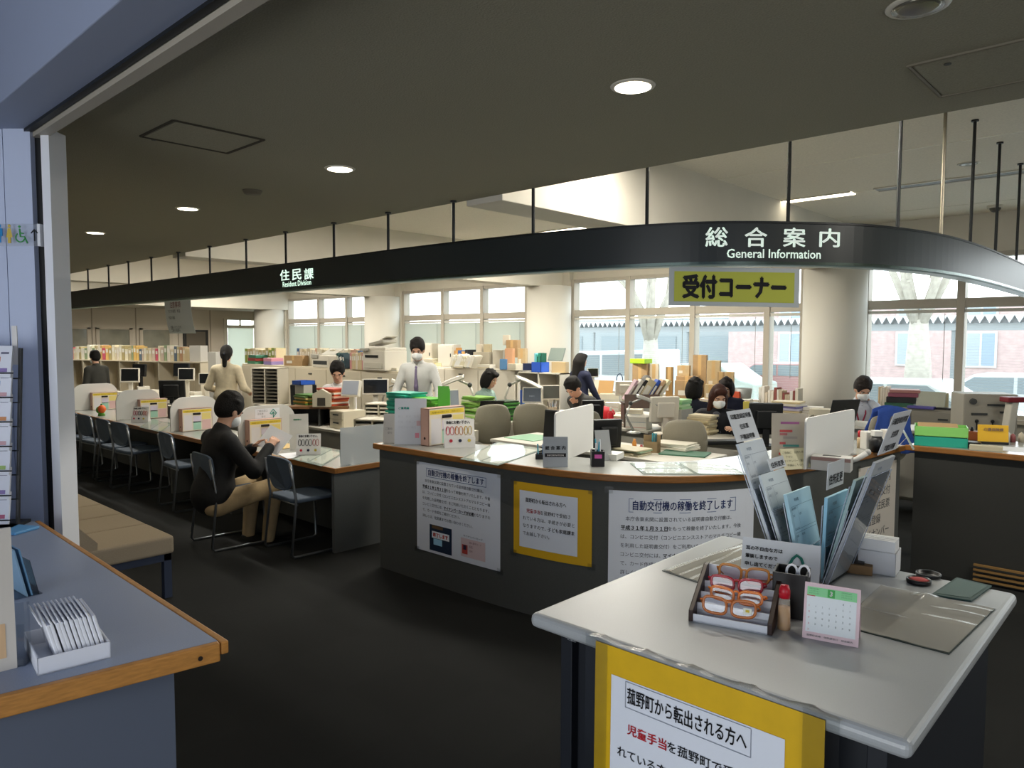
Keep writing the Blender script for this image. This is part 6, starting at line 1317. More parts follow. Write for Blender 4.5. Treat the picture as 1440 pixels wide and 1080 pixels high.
for x, z, w_ in ((-.1,.55,.14),(.14,.6,.12),(.05,.75,.16)): G().bb((x-w_/2,-.185,.72+hz*z), (x+w_/2,-.17,.72+hz*z+.02)).mk('slot', DKG, t)
for x in (-.12,.02): G().tube([(x,-.18,.72+hz*.1),(x,-.18,.72+hz*.4)], .006, 6).mk('lever', BLK, t); G().ell((x,-.18,.72+hz*.42), (.018,.014,.018), 8, 6).mk('lever_knob', BLK, t)
q = at(1424,7.0,.72); t = thing('scanner_arm', 'pale desk device with wine red top at the right edge of the photo', 'device', (q.x,q.y,0), VIEW)
G().bb((-.09,-.1,0), (.09,.1,.72)).mk('pedestal', GREYC, t); G().box((0,0,.93), (.07,.1,.42), rot(0,.12,0)).mk('column', mat('#c6c2b6', .5), t, .01); G().bb((-.06,-.07,1.13), (.14,.07,1.18)).mk('red_top', mat('#7a1c26', .5), t, .01)
# ---- things on the curved counter's far side and the return counter
def exbar(t, at_, M3):
    for k, (u, v, w_, c) in enumerate(((-.055,.265,.11,'#9a5a8a'),(-.06,.215,.075,'#c04a4a'),(-.06,.195,.045,'#b06a6a'),(-.04,.175,.085,'#a09890'),(-.06,.14,.035,'#b04a4a'),(-.04,.125,.095,'#4a8a80'),(-.065,.075,.13,'#c04a44'))): G().add([at_(u,v,.005),at_(u+w_,v,.005),at_(u+w_,v+.014,.005),at_(u,v+.014,.005)], [(0,1,2,3)]).mk('printed_bar', mat(c, .6), t)
board('bar_sign', 'beige sign with coloured bars at the far curve of the counter', 'sign', 1110,657,.215,.33,mat('#b3aa9b', .55),VIEW-.1,MZ,.06,extra=exbar)
board('folded_card', 'cream handwritten card leaning on the tissue box on the far curve', 'card', 1122,660,.19,.13,mat('#c9c4a4', .6),VIEW+.3,MZ,.4,extra=lambda t, at_, M3: lines(['ご自由に　お持ち帰り','　下さい','マイナンバー　案内','　申請はこちらへ　'], -.085, .1, .0165, .026, mat('#4a4a40', .8), t, lambda u, v: at_(u,v,.005)))
q = P(1166,662,MZ); t = thing('tissue_box', 'white tissue box on the far curve of the counter', 'box', (q.x,q.y+.04,MZ), .2); G().bb((-.11,-.055,0), (.11,.055,.085)).mk('box_body', mat('#c6c4be', .5), t, .003); G().bb((-.11,-.056,.06), (.11,-.0545,.08)).mk('printed_strip', mat('#a08078', .6), t); G().bb((-.05,-.02,.085), (.05,.02,.087)).mk('opening', DKG, t)
q = P(1199,657,MZ); t = thing('letter_opener', 'white rounded handle thing lying before the white screen', 'tool', (q.x,q.y,MZ), .6); G().tube([(-.06,0,.02),(.02,0,.05),(.08,0,.09)], [.014,.016,.018], 10).mk('grip', mat('#cfcfca', .4), t, smooth=True); G().ell((.085,0,.095), (.02,.02,.02)).mk('tip', mat('#b9b9b4', .4), t, smooth=True)
for px, py, lab in ((1222,632,'white tape cutter box at the far curve'),(1250,629,'second white box beside the black cutter')): q = P(px,py,MZ); solo(G().bb((-.045,-.05,0), (.045,.05,.13)).mk('white_box', mat('#c9c6bf', .5), None, .006, loc=(q.x,q.y,MZ), rz=VIEW), lab, 'box')
q = P(1236,634,MZ); t = thing('tape_cutter', 'black pot with white top between the white boxes on the far curve', 'dispenser', (q.x,q.y-.06,MZ), VIEW); G().lathe([(.05,0),(.05,.08),(.03,.11)],16).mk('pot', BLK, t, smooth=True); G().bb((-.03,-.03,.11), (.03,.03,.15)).mk('top', mat('#d0cfca', .4), t, .004)
q = P(1209,630,MZ); t = thing('stamp_bottle', 'small red capped bottle on the far curve of the counter', 'bottle', (q.x,q.y,MZ)); G().lathe([(.02,0),(.02,.07),(.014,.08)],14).mk('bottle', mat('#c9b08a', .4), t, smooth=True); G().lathe([(.016,.08),(.016,.125),(.001,.13)],14).mk('cap', mat('#b01c28', .4), t, smooth=True)
board('clear_wedge', 'translucent white wedge stand at the corner of the counters', 'stand', 1285,632,.07,.17,mat('#c2c3c0', .3, alpha=.85),VIEW+1.0,MZ,.5)
q = P(1316,628,MZ)
for k, (c, lab) in enumerate((('#27a088','teal stacked letter tray on the corner of the counters'),('#8ad06a','lime letter tray with brown papers on top of the teal tray'))):
    t = thing('letter_tray', lab, 'tray', (q.x,q.y+.12,MZ+.075*k), .25); g = G(); g.bb((-.17,-.12,0), (.17,.12,.004)); g.bb((-.17,-.12,0), (.17,-.115,.07)); g.bb((-.17,.115,0), (.17,.12,.07)); g.bb((-.17,-.12,0), (-.165,.12,.07)); g.bb((.165,-.12,0), (.17,.12,.07)); g.mk('tray_body', mat(c, .35), t)
    if k: G().box((-.02,0,.06), (.26,.2,.02), rot(.1,0,0)).mk('paper_liner', mat('#a88a5a', .7), t)
q = P(1361,618,MZ); t = thing('stamp_rack', 'brown wooden rack of rubber stamps on the return counter', 'stamp rack', (q.x,q.y+.0,MZ), .1); G().bb((-.15,-.05,0), (.15,.05,.07)).mk('rack_body', mat('#7a3f1c', .5), t, .004)
for k in range(6): G().lathe([(.012,.07),(.013,.085),(.009,.1),(.001,.103)],10,(-.125+k*.05,0,0)).mk('stamp', mat('#1c1a1c' if k % 2 else '#b9b4ac', .3), t)
q = P(1395,625,MZ); t = thing('yellow_sign', 'yellow sign block with a grey line of characters on the return counter', 'sign', (q.x,q.y+.02,MZ), VIEW-.35); G().bb((-.1,-.02,0), (.1,.02,.02)).mk('base', BLK, t, .003); G().box((0,0,.08), (.2,.008,.13), rot(-.15,0,0)).mk('panel', mat('#d9a81e', .5), t, .003); lettering('介護保険課', .13, .024, mat('#8a7060', .7), t, (-.065,-.012,.1), rot(R90-.15), bold=.02)
solo(G().bb((-.1,-.05,0), (.1,.05,.04)).mk('black_stapler_case', mat('#17120e', .4), None, .006, loc=P(1357,628,MZ), rz=.2), 'black case before the stamp rack on the return counter', 'case')
solo(G().bb((-.1,-.04,0), (.1,.04,.035)).mk('cream_box', mat('#b9b096', .6), None, .003, loc=P(1378,632,MZ)+Vector((.04,-.02,0)), rz=.15), 'flat cream box before the yellow sign', 'box')
q = P(1420,632,MZ); solo(G().box((0,0,.0015), (.5,.24,.003)).mk('paper_sheet', PAPER, None, loc=(q.x+.1,q.y+.03,MZ), rz=.05), 'white paper sheets at the front of the return counter', 'paper')
for px, c, lab, h in ((1416,'#d0ccc4','white small bottle right of the yellow sign',.09),(1424,'#8a4a4a','brown small bottle right of the yellow sign',.07),(1436,'#b9b09a','beige small pot at the right edge of the return counter',.08)): q = P(px,622,MZ); solo(G().lathe([(.02,0),(.02,h*.75),(.012,h*.85),(.001,h)],14).mk('small_bottle', mat(c, .4), None, smooth=True, loc=q), lab, 'bottle')
# slatted air grille on the floor behind the writing desk
q = P(1420,822,0); t = thing('floor_grille', 'wooden slatted grille low on the dark return counter front', 'grille', (q.x-.2,RY+.012,.02))
for k in range(4): G().bb((0,-.02,k*.035), (1.2,.0,k*.035+.014)).mk('slat', mat('#8a6a3c', .5), t)

# ---- the many loose papers and bundles lying about
def litter(label, grp, pts, seed, cols=('#dcd8cc','#d2cdbf','#e2dfd6','#c9c2ae','#d9cfa8')):
    r = random.Random(seed)
    for (px, Y, z) in pts:
        q = onY(px, Y, z); n = r.randint(1,3); w_, d, h = r.uniform(.18,.3), r.uniform(.15,.24), r.uniform(.03,.16)
        o = G().bb((-w_/2,-d/2,0), (w_/2,d/2,h)).mk('paper_bundle', mat(r.choice(cols), .6), None, .003); o.location = q; o.rotation_euler = (0,0,r.uniform(-.4,.6))
        for k in range(n): G().bb((-w_/2*.96,-d/2-.001,h*(k+.4)/(n+.5)), (w_/2*.96,-d/2+.001,h*(k+.4)/(n+.5)+.006)).mk('page_edge', mat(r.choice(('#b8b09a','#a9a294','#c9b47a','#8fa0a8','#c08a7a')), .7), o)
        solo(o, label, 'paper', grp)
litter('pale paper bundle among the black monitors at the far desk', 'papers at the far desk', [(160,4.7,.72),(172,4.6,.72),(200,4.95,.72),(212,4.75,.72),(222,5.0,.72),(233,4.7,.72),(246,4.8,.72),(268,5.1,.72),(276,4.9,.72)], 31)
litter('paper bundle on the long beige cabinet behind the seated clerk', 'papers on the long beige cabinet', [(376,6.95,1.25),(410,6.95,1.25),(446,7.0,1.25),(560,6.8,1.25)], 32)
litter('paper bundle or file box on the grey cabinets before the middle windows', 'papers on the grey cabinets', [(606,8.8,1.22),(618,8.9,1.22),(630,8.95,1.22),(650,8.75,1.22),(684,8.78,1.22),(727,8.75,1.22)], 33)
litter('paper bundle on the desks beside the two clerks in white shirts', 'papers beside the white shirted clerks', [(405,4.6,.72),(418,4.75,.72),(500,5.1,.72),(640,4.7,.72),(650,4.9,.72)], 34)
litter('paper bundle on the middle desk row between the monitors', 'papers on the middle desk row', [(785,7.1,.72),(800,6.95,.72),(815,7.2,.72),(826,6.9,.72),(870,7.0,.72),(880,7.3,.72),(900,6.95,.72),(960,7.3,.72)], 35)
litter('paper bundle on the desk of the older man with grey hair', 'papers of the older man', [(862,8.3,.72),(876,8.5,.72),(890,8.25,.72),(935,8.6,.72),(955,8.4,.72)], 36)
litter('paper bundle on the window side desk before the cut cardboard', 'papers at the window side desk', [(834,9.65,.72),(858,9.62,.72)], 37)
litter('paper bundle on the low cabinet under the cartons', 'papers on the low carton cabinet', [(1000,9.33,.86),(1048,9.33,.86)], 38)
litter('paper bundle on the desk of the man on the telephone', 'papers of the man on the telephone', [(1095,7.9,.86),(1145,8.05,.86),(1160,7.95,.86)], 39)
for px, Y, z, lab, w_, h, c in ((598,8.9,1.22,'tall beige steel cabinet top beside the head of the standing clerk',.5,.42,'#c9c2b2'),(632,8.95,1.22,'pale flat panel box right of the standing clerk',.34,.4,'#d3cfc4')):
    t = thing('steel_box', lab, 'cabinet', onY(px,Y,z), .2); G().bb((-w_/2,-.12,0), (w_/2,.12,h)).mk('box_body', mat(c, .5), t, .004); G().bb((-w_/2+.02,-.126,.02), (w_/2-.02,-.12,h-.02)).mk('door', mat(c, .45), t, .003); G().bb((w_/2-.06,-.135,h*.45), (w_/2-.045,-.126,h*.6)).mk('handle', DKG, t)

q = at(452,8.5); t = thing('riser_shelf', 'brown topped low shelf under the house shaped holder and orange folders', 'shelf', q, VIEW)
G().bb((-.34,-.2,.2), (.34,.2,.228)).mk('shelf_board', mat('#7a5636', .5), t)
for x in (-.33,0,.31): G().bb((x,-.19,0), (x+.02,.19,.2)).mk('support_panel', DKG, t)
G().bb((-.33,.18,0), (.33,.19,.2)).mk('back_panel', DKG, t)
# ================================================================ people: one continuous body each, clothes and hair as children
def _cap(X, a, b, ra, rb):           # tapered limb
    a, b = np.array(a), np.array(b); d = b-a; L2 = max(float(d @ d), 1e-9); t = np.clip(((X-a) @ d)/L2, 0, 1)
    return np.linalg.norm(X-a-t[..., None]*d, axis=-1) - (ra+(rb-ra)*t)
def _ell(X, c, r, R):
    p = (X-np.array(c)) @ R; r = np.array(r); k0 = np.linalg.norm(p/r, axis=-1); k1 = np.linalg.norm(p/r**2, axis=-1)
    return k0*(k0-1)/np.maximum(k1, 1e-6)
def sdf_mesh(prims, h):
    lo = np.full(3, 1e9); hi = -lo; bbs = []
    for p in prims:
        if p['t'] == 'c': a, b = np.array(p['a']), np.array(p['b']); r = max(p['ra'], p['rb']); l, u = np.minimum(a,b)-r, np.maximum(a,b)+r
        else: r = max(p['r']); l, u = np.array(p['c'])-r, np.array(p['c'])+r
        bbs.append((l, u))
        if p.get('op') != '-': lo = np.minimum(lo, l); hi = np.maximum(hi, u)
    lo = lo-3*h; n = np.ceil((hi+3*h-lo)/h).astype(int)+1
    D = np.full(n, 1., np.float32)
    for p, (l, u) in zip(prims, bbs):
        k = p.get('k', .02); m = k+3*h
        i0 = np.clip(np.floor((l-m-lo)/h).astype(int), 0, n); i1 = np.clip(np.ceil((u+m-lo)/h).astype(int)+1, 0, n)
        if (i1 <= i0).any(): continue
        ax = [lo[q]+h*np.arange(i0[q], i1[q]) for q in range(3)]
        X = np.stack(np.meshgrid(*ax, indexing='ij'), -1)
        d = _cap(X, p['a'], p['b'], p['ra'], p['rb']) if p['t'] == 'c' else _ell(X, p['c'], p['r'], p['R'])
        s = tuple(slice(i0[q], i1[q]) for q in range(3)); A = D[s]
        if p.get('op') == '-': hh = np.maximum(k-np.abs(A+d), 0)/k; D[s] = np.maximum(A, -d)+hh*hh*k*.25
        else: hh = np.maximum(k-np.abs(A-d), 0)/k; D[s] = np.minimum(A, d)-hh*hh*k*.25
    # surface nets
    S = D < 0; nx, ny, nz = n; acc = np.zeros((nx-1, ny-1, nz-1, 3)); cnt = np.zeros((nx-1, ny-1, nz-1))
    cells = [slice(0,-1), slice(1,None)]
    for axis in range(3):
        o = [q for q in range(3) if q != axis]
        for u in (0,1):
            for v in (0,1):
                sa = [None]*3; sb = [None]*3; sa[axis] = cells[0]; sb[axis] = cells[1]; sa[o[0]] = sb[o[0]] = cells[u]; sa[o[1]] = sb[o[1]] = cells[v]
                a, b = D[tuple(sa)], D[tuple(sb)]; cr = (a < 0) != (b < 0); t = np.where(cr, a/np.where(cr, a-b, 1), 0)
                acc[..., axis] += t; acc[..., o[0]] += u*cr; acc[..., o[1]] += v*cr; cnt += cr
    act = cnt > 0; idx = np.full(act.shape, -1); idx[act] = np.arange(act.sum())
    c = np.argwhere(act); V = lo+h*(c+acc[act]/cnt[act][:, None]); Fs = []
    for axis in range(3):
        o = [(axis+1) % 3, (axis+2) % 3]; sa = [slice(1,-1)]*3; sb = [slice(1,-1)]*3; sa[axis] = slice(0,-1); sb[axis] = slice(1,None)
        a, b = S[tuple(sa)], S[tuple(sb)]
        for flip in (0,1):
            e = np.argwhere((a & ~b) if not flip else (~a & b))
            if not len(e): continue
            base = e.copy(); base[:, o[0]] += 1; base[:, o[1]] += 1
            q = []
            for du, dv in ((-1,-1),(0,-1),(0,0),(-1,0)):
                r = base.copy(); r[:, o[0]] += du; r[:, o[1]] += dv; q.append(idx[r[:,0], r[:,1], r[:,2]])
            f = np.stack(q, 1); Fs.append(f if not flip else f[:, ::-1])
    return V, np.concatenate(Fs)
def sdf_obj(name, prims, h, m, parent, smooth_it=2):
    V, Fc = sdf_mesh(prims, h)
    E_ = np.concatenate([Fc[:, [0,1]], Fc[:, [1,2]], Fc[:, [2,3]], Fc[:, [3,0]]])
    for _ in range(smooth_it):
        s = np.zeros_like(V); c = np.zeros(len(V)); np.add.at(s, E_[:,0], V[E_[:,1]]); np.add.at(c, E_[:,0], 1); np.add.at(s, E_[:,1], V[E_[:,0]]); np.add.at(c, E_[:,1], 1)
        V = V*.5+s/np.maximum(c, 1)[:, None]*.5
    me = bpy.data.meshes.new(name); me.vertices.add(len(V)); me.vertices.foreach_set('co', V.ravel().astype(np.float32))
    me.loops.add(Fc.size); me.loops.foreach_set('vertex_index', Fc.ravel().astype(np.int32)); me.polygons.add(len(Fc))
    me.polygons.foreach_set('loop_start', np.arange(0, Fc.size, 4, dtype=np.int32)); me.polygons.foreach_set('use_smooth', [True]*len(Fc)); me.update(calc_edges=True); me.validate()
    me.materials.append(m); o = bpy.data.objects.new(name, me); COL.objects.link(o); o.parent = parent; return o
I3 = np.eye(3); npv = lambda v: np.array(v, float)
def nrot(rx=0, ry=0, rz=0): return np.array(rot(rx, ry, rz))
def ik(S, Tg, l1, l2, pole):
    S, Tg, pole = npv(S), npv(Tg), npv(pole); d = Tg-S; L = min(np.linalg.norm(d), (l1+l2)*.995); u = d/np.linalg.norm(d); Tg = S+u*L
    a = (l1*l1-l2*l2+L*L)/(2*L); hgt = math.sqrt(max(l1*l1-a*a, 0)); p = pole-u*(pole @ u); p = p/np.linalg.norm(p)
    return S+u*a+p*hgt, Tg
SKIN = mat('#c99c82', .55, noise=.04, nscale=30)
def person(label, px, py, t_, face, seated=True, lean=0, pitch=0, hyaw=0, hands=(None, None), shirt='#d8d8d6', trousers='#1c1e22', hair='short', hairc='#14110f', mask=False, jacket=None, tie=None, lanyard=None, hz=None, roll=0, shoes='#151414', h=.009, glasses=False, sleeve=1., stripes=False, legs=True, feet=None, poles=(None,None), scale=None, skin=None):
    top = T(px, py, t_); hz = hz or (.50 if seated else .90)
    lr = math.radians(lean); Rt = nrot(-lr, 0, 0); hip = npv((0,0,hz)); sp = lambda x, y, z: hip+Rt @ npv((x,y,z))
    neck = sp(0,-.01,.55); Rh = nrot(-lr*.5-math.radians(pitch), math.radians(roll), math.radians(hyaw))
    hd = lambda x, y, z: neck+Rh @ npv((x,y,z))
    headtop = hd(0,.0,.265)
    s = scale or (top.z/headtop[2]); root_xy = Vector((top.x,top.y,0)); fr = VIEW+math.radians(face)
    M_ = Matrix.Rotation(fr,3,'Z'); off = M_ @ Vector((headtop[0]*s, headtop[1]*s, 0))
    o = thing('person', label, 'person', (top.x-off.x, top.y-off.y, top.z-headtop[2]*s), fr); o.scale = (s,s,s)
    C = lambda a, b, ra, rb, g, k=.03: dict(t='c', a=npv(a), b=npv(b), ra=ra, rb=rb, g=g, k=k)
    El = lambda c, r, g, R=I3, k=.03, op=None: dict(t='e', c=npv(c), r=r, R=R, g=g, k=k, op=op)
    B = [El(sp(0,0,.02), (.165,.115,.12), 'pelvis', Rt, .05), El(sp(0,0,.18), (.145,.102,.15), 'torso', Rt, .06), El(sp(0,.005,.35), (.162,.112,.17), 'torso', Rt, .06), C(sp(-.145,-.01,.45), sp(.145,-.01,.45), .06, .06, 'torso', .05),
         C(sp(0,-.015,.47), hd(0,.0,.05), .058, .052, 'neck', .03),
         El(hd(0,-.005,.165), (.074,.092,.1), 'head', Rh, .02), El(hd(0,.03,.11), (.058,.062,.078), 'head', Rh, .03), El(hd(0,.062,.055), (.028,.024,.02), 'head', Rh, .03),
         C(hd(0,.088,.135), hd(0,.103,.11), .008, .013, 'head', .012), El(hd(0,.086,.072), (.022,.008,.007), 'head', Rh, .008), C(hd(-.028,.083,.155), hd(.028,.083,.155), .01, .01, 'head', .014)]
    for sx in (-1,1): B.append(El(hd(sx*.076,-.005,.125), (.01,.02,.032), 'head', Rh @ nrot(0,0,sx*.35), .008))
    wr = []
    for i, sx in enumerate((-1,1)):       # 0 left, 1 right
        S = sp(sx*.175,-.01,.445); tgt = hands[i]
        if tgt is None: tgt = S+npv((sx*.05,.06,-.52)) if not seated else S+npv((-sx*.02,.32,-.28))
        pole = poles[i] if poles[i] is not None else (sx*.38,-.7,-.55)
        Eb, Wr = ik(S, tgt, .275, .245, pole)
        B += [C(S, Eb, .05, .04, 'arm', .025), C(Eb, Wr, .041, .026, 'fore', .015)]
        d = (Wr-Eb)/np.linalg.norm(Wr-Eb); nrm = npv((-sx*.5,0,-1.)) ; nrm = nrm-d*(nrm @ d); nrm /= np.linalg.norm(nrm); sd = np.cross(d, nrm)
        if sd @ npv((-sx,.2,0)) < 0: sd = -sd              # thumb side points inwards
        wr.append((Wr, d, nrm, sd))
        for q in (-1,0,1): B.append(C(Wr+sd*q*.012, Wr+d*.085+sd*q*.022, .015, .0125, 'hand', .012))
        for q in range(4):
            kn = Wr+d*.085+sd*(.029-.0195*q); L = (.04,.045,.042,.033)[q]; c1 = .35+.1*q; f1 = kn+(d*math.cos(c1)+nrm*math.sin(c1))*L; c2 = c1+.6; f2 = f1+(d*math.cos(c2)+nrm*math.sin(c2))*L*.8
            B += [C(kn, f1, .0095, .0088, 'hand', .005), C(f1, f2, .0088, .0072, 'hand', .005)]
        tb = Wr+d*.028+sd*.028; t1 = tb+(d*.7+sd*.6+nrm*.3)*.042; t2 = t1+(d*.95+sd*.1+nrm*.3)*.032; B += [C(tb, t1, .0125, .0105, 'hand', .008), C(t1, t2, .0102, .008, 'hand', .006)]
    for i, sx in enumerate((-1,1)):
        Hp = hip+npv((sx*.092,0,-.02))
        if seated: Kn = Hp+npv((sx*.05,.41,.03)); An = Kn+npv((sx*.0,-.03,-.42)) if not feet else None
        else: Kn = Hp+npv((sx*.015,.02,-.42)); An = Kn+npv((sx*.005,-.03,-.4))
        if feet: An = npv(feet[i]); Kn, An = ik(Hp, An, .425, .42, (sx*.3,1,.6))
        if seated and not feet: An[2] = max(An[2], .08*1.0)
        B += [C(Hp, Kn, .078, .055, 'leg', .05), C(Kn, An, .052, .036, 'shin', .03), C(An+npv((0,-.02,-.03)), An+npv((sx*.015,.15,-.045)), .034, .03, 'foot%d' % i, .02)]
    sk = skin or SKIN
    sdf_obj('body', B, h, sk, o)
    def garment(name, gs, inf, c, extra=(), m=None, cutn=None):
        g = []
        for p in B:
            if p['g'] in gs:
                q = dict(p); 
                if q['t'] == 'c': q['ra'] = p['ra']+inf; q['rb'] = p['rb']+inf
                else: q['r'] = tuple(np.array(p['r'])+inf)
                g.append(q)
        return sdf_obj(name, g+list(extra), h, m or mat(c, .8, noise=.07, nscale=25, bump=.25, bscale=30), o)
    fore = []
    Bt = {id(p): p for p in B}
    # shirt: torso and arms to the cuff
    cuffs = []
    for p in B:
        if p['g'] == 'fore': q = dict(p); q['b'] = p['a']+(p['b']-p['a'])*sleeve; q['rb'] = p['ra']+(p['rb']-p['ra'])*sleeve; cuffs.append(q)
    keepB = B; B = [p for p in B if p['g'] != 'fore']+(cuffs if sleeve > 0 else [])
    main = jacket or shirt; inf = .016 if jacket else .011
    ext = [C(sp(0,-.015,.49), sp(0,-.012,.535), .068, .062, 'collar', .03)]
    if jacket or not seated: ext.append(El(sp(0,0,.06), (.178,.128,.13) if not (jacket and seated) else (.19,.15,.165), 'hem', Rt, .05))
    sm = None
    if stripes:
        sm = mat(main, .8, bump=.2, bscale=30).copy(); nt = sm.node_tree; wv = nt.nodes.new('ShaderNodeTexWave'); wv.inputs['Scale'].default_value = 38; wv.bands_direction = 'X'
        tc = nt.nodes.new('ShaderNodeTexCoord'); rp = nt.nodes.new('ShaderNodeMix'); rp.data_type = 'RGBA'; rp.inputs[6].default_value = lin('#a9aaa8'); rp.inputs[7].default_value = lin('#dcdcd8')
        nt.links.new(tc.outputs['Object'], wv.inputs[0]); nt.links.new(wv.outputs['Fac'], rp.inputs[0]); nt.links.new(rp.outputs[2], nt.nodes['Principled BSDF'].inputs['Base Color'])
    garment('jacket' if jacket else 'shirt', ('torso','arm','fore')+(('pelvis',) if jacket else ()), inf, main, ext, sm)
    B = keepB
    if jacket and shirt: 
        ck = [C(sp(-.02,.075,.5), sp(-.045,.125,.3), .018, .01, 'x'), C(sp(.02,.075,.5), sp(.045,.125,.3), .018, .01, 'x'), C(sp(0,.07,.5), sp(0,.12,.33), .03, .012, 'x')]
        if shirt != jacket: sdf_obj('shirt_front', ck, h, mat(shirt, .8), o)
    if legs: garment('trousers', ('pelvis','leg','shin'), .012, trousers); 
    if legs:
        for i in (0,1): garment('shoe', ('foot%d' % i,), .008, shoes, m=mat(shoes, .4))
    if not jacket:
        for sx in (-1,1): sdf_obj('collar', [C(sp(sx*.012,.07,.5), sp(sx*.055,.03,.525), .013, .012, 'x'), C(sp(sx*.055,.03,.525), sp(sx*.04,-.05,.54), .012, .012, 'x')], h*.8, mat(main, .8), o)
    if tie:
        sdf_obj('tie', [El(sp(0,.098,.485), (.018,.012,.018), 'x', Rt, .01), C(sp(0,.108,.46), sp(0,.137,.25), .014, .026, 'x', .01), C(sp(0,.137,.25), sp(0,.125,.05), .026, .028, 'x', .01)], h*.8, tie, o)
    if lanyard:
        for sx in (-1,1): G().tube([sp(sx*.06,.02,.53), sp(sx*.045,.125,.42), sp(0,.145,.25)], .008, 6).mk('lanyard', mat(lanyard, .6), o)
        G().box(Vector(sp(0,.15,.2)), (.06,.006,.09)).mk('name_card', mat('#3a5a5a', .5), o)
    # hair
    hm = mat(hairc, .75, spec=.25, noise=.3, nscale=80, bump=.6, bscale=90)
    cut = [El(hd(0,.128,.1), (.088,.09,.11), 'x', Rh, .012, '-'), El(hd(0,.13,.045), (.09,.09,.075), 'x', Rh, .015, '-')]
    ears = [El(hd(sx*.085,.02,.11), (.02,.025,.04), 'x', Rh, .01, '-') for sx in (-1,1)]
    Hh = [El(hd(0,-.012,.17), (.088,.106,.108), 'x', Rh, .02), El(hd(0,-.05,.12), (.078,.066,.1), 'x', Rh, .03)]
    if hair in ('short','bob'):
        hr = random.Random(px)
        for _ in range(16):
            a_, b_ = hr.uniform(0,6.28), hr.uniform(.1,1.25); v_ = npv((.084*math.cos(a_)*math.sin(b_), -.012+.1*math.sin(a_)*math.sin(b_), .172+.102*math.cos(b_)))
            Hh.append(El(hd(*v_), (.024,.03,.014), 'x', Rh @ nrot(hr.uniform(-.4,.4),hr.uniform(-.4,.4),a_), .012))
    if hair == 'short': Hh[1] = El(hd(0,-.05,.135), (.077,.062,.078), 'x', Rh, .03); Hh += [El(hd(0,-.02,.195), (.087,.094,.086), 'x', Rh, .03)]+ears
    elif hair == 'thin': Hh = [El(hd(0,-.012,.17), (.085,.101,.106), 'x', Rh, .02), El(hd(0,-.05,.11), (.074,.058,.08), 'x', Rh, .03)]+ears
    elif hair == 'bob': Hh += [El(hd(0,-.045,.09), (.096,.075,.12), 'x', Rh, .04), El(hd(.07,.015,.1), (.026,.05,.09), 'x', Rh, .03), El(hd(-.07,.015,.1), (.026,.05,.09), 'x', Rh, .03), El(hd(.0,.07,.23), (.07,.035,.03), 'x', Rh, .03)]
    elif hair == 'long': Hh += [C(hd(0,-.06,.1), hd(0,-.085,-.14), .088, .07, 'x', .04), C(hd(.07,.0,.12), hd(.085,-.0,-.1), .032, .03, 'x', .04), C(hd(-.07,.0,.12), hd(-.085,-.0,-.1), .032, .03, 'x', .04), El(hd(.0,.068,.225), (.07,.038,.036), 'x', Rh, .03)]
    elif hair == 'tied': Hh += [El(hd(0,-.085,.12), (.06,.05,.07), 'x', Rh, .03), C(hd(0,-.115,.1), hd(0,-.105,-.06), .042, .03, 'x', .02)]+ears
    sdf_obj('hair', Hh+cut, h*.8, hm, o, 1)
    if hair == 'tied': G().tube([hd(-.03,-.115,.1), hd(0,-.155,.105), hd(.03,-.115,.1)], .014, 8).mk('hair_clip', mat('#1c2438', .4), o)
    for sx in (-1,1):
        e = G().ell(hd(sx*.032,.083,.138), (.013,.008,.006), 10, 6, Matrix(Rh)).mk('eye', mat('#e2ddd6', .3), o, smooth=True); G().ell(hd(sx*.032,.09,.138), (.006,.003,.0058), 8, 6, Matrix(Rh)).mk('iris', mat('#120d0a', .2), e)
        G().tube([hd(sx*.015,.096,.157), hd(sx*.034,.094,.161), hd(sx*.052,.082,.156)], .0042, 5).mk('eyebrow', hm, o)
    if not mask: G().tube([hd(-.022,.091,.075), hd(0,.096,.073), hd(.022,.091,.075)], .0045, 5).mk('lips', mat('#a8655a', .5), o)
    if mask:
        sdf_obj('face_mask', [El(hd(0,.055,.08), (.066,.062,.058), 'x', Rh, .02), C(hd(0,.1,.115), hd(0,.112,.08), .018, .016, 'x', .03), El(hd(0,-.05,.08), (.12,.085,.12), 'x', Rh, .005, '-')], h*.8, mat('#dcdedd', .8, bump=.2, bscale=40), o)
        for sx in (-1,1): G().tube([hd(sx*.06,.045,.11), hd(sx*.078,-.01,.145)], .002, 4).mk('mask_loop', WHITE, o)
    if glasses:
        for sx in (-1,1): G().tube([hd(sx*.033+.021*math.cos(a),.1,.136+.015*math.sin(a)) for a in np.linspace(0,6.28,13)[:-1]], .002, 5, closed=True).mk('spectacle_rim', BLK, o); 
    o['_w'] = 1; del o['_w']
    return o, (lambda v: Vector(o.location)+M_ @ (Vector(v)*s)), wr, s
def stool(o, s, label, hz=.5, m=OLIVE):       # office chair under a seated person
    office_chair(label, o.location.x, o.location.y, o.rotation_euler.z, m, .9)
TIE = mat('#6f6480', .5, noise=.3, nscale=30, stretch=(1,6,6))
# visitor at the low counter
vis, vw, vwr, vs = person('seated visitor in black jacket and khaki trousers seen from behind reading a paper', 332, 556, 6.2, -46, True, 10, 24, 12, (( -.1,.36,.77),(.16,.38,.8)), jacket='#070708', shirt='#070708', trousers='#b39a72', mask=True, hz=.43, h=.008, feet=((-.1,.32,.09),(.16,.36,.09)), scale=1.1)
pv = vw((vwr[1][0]+vwr[0][0])/2+npv((.03,.1,.06)))
solo(G().box((0,0,0), (.3,.003,.21), rot(-.7,.25,.2)).mk('paper_sheet', PAPER, None, loc=pv, rz=vis.rotation_euler.z), 'white paper the seated visitor in black holds up', 'paper')
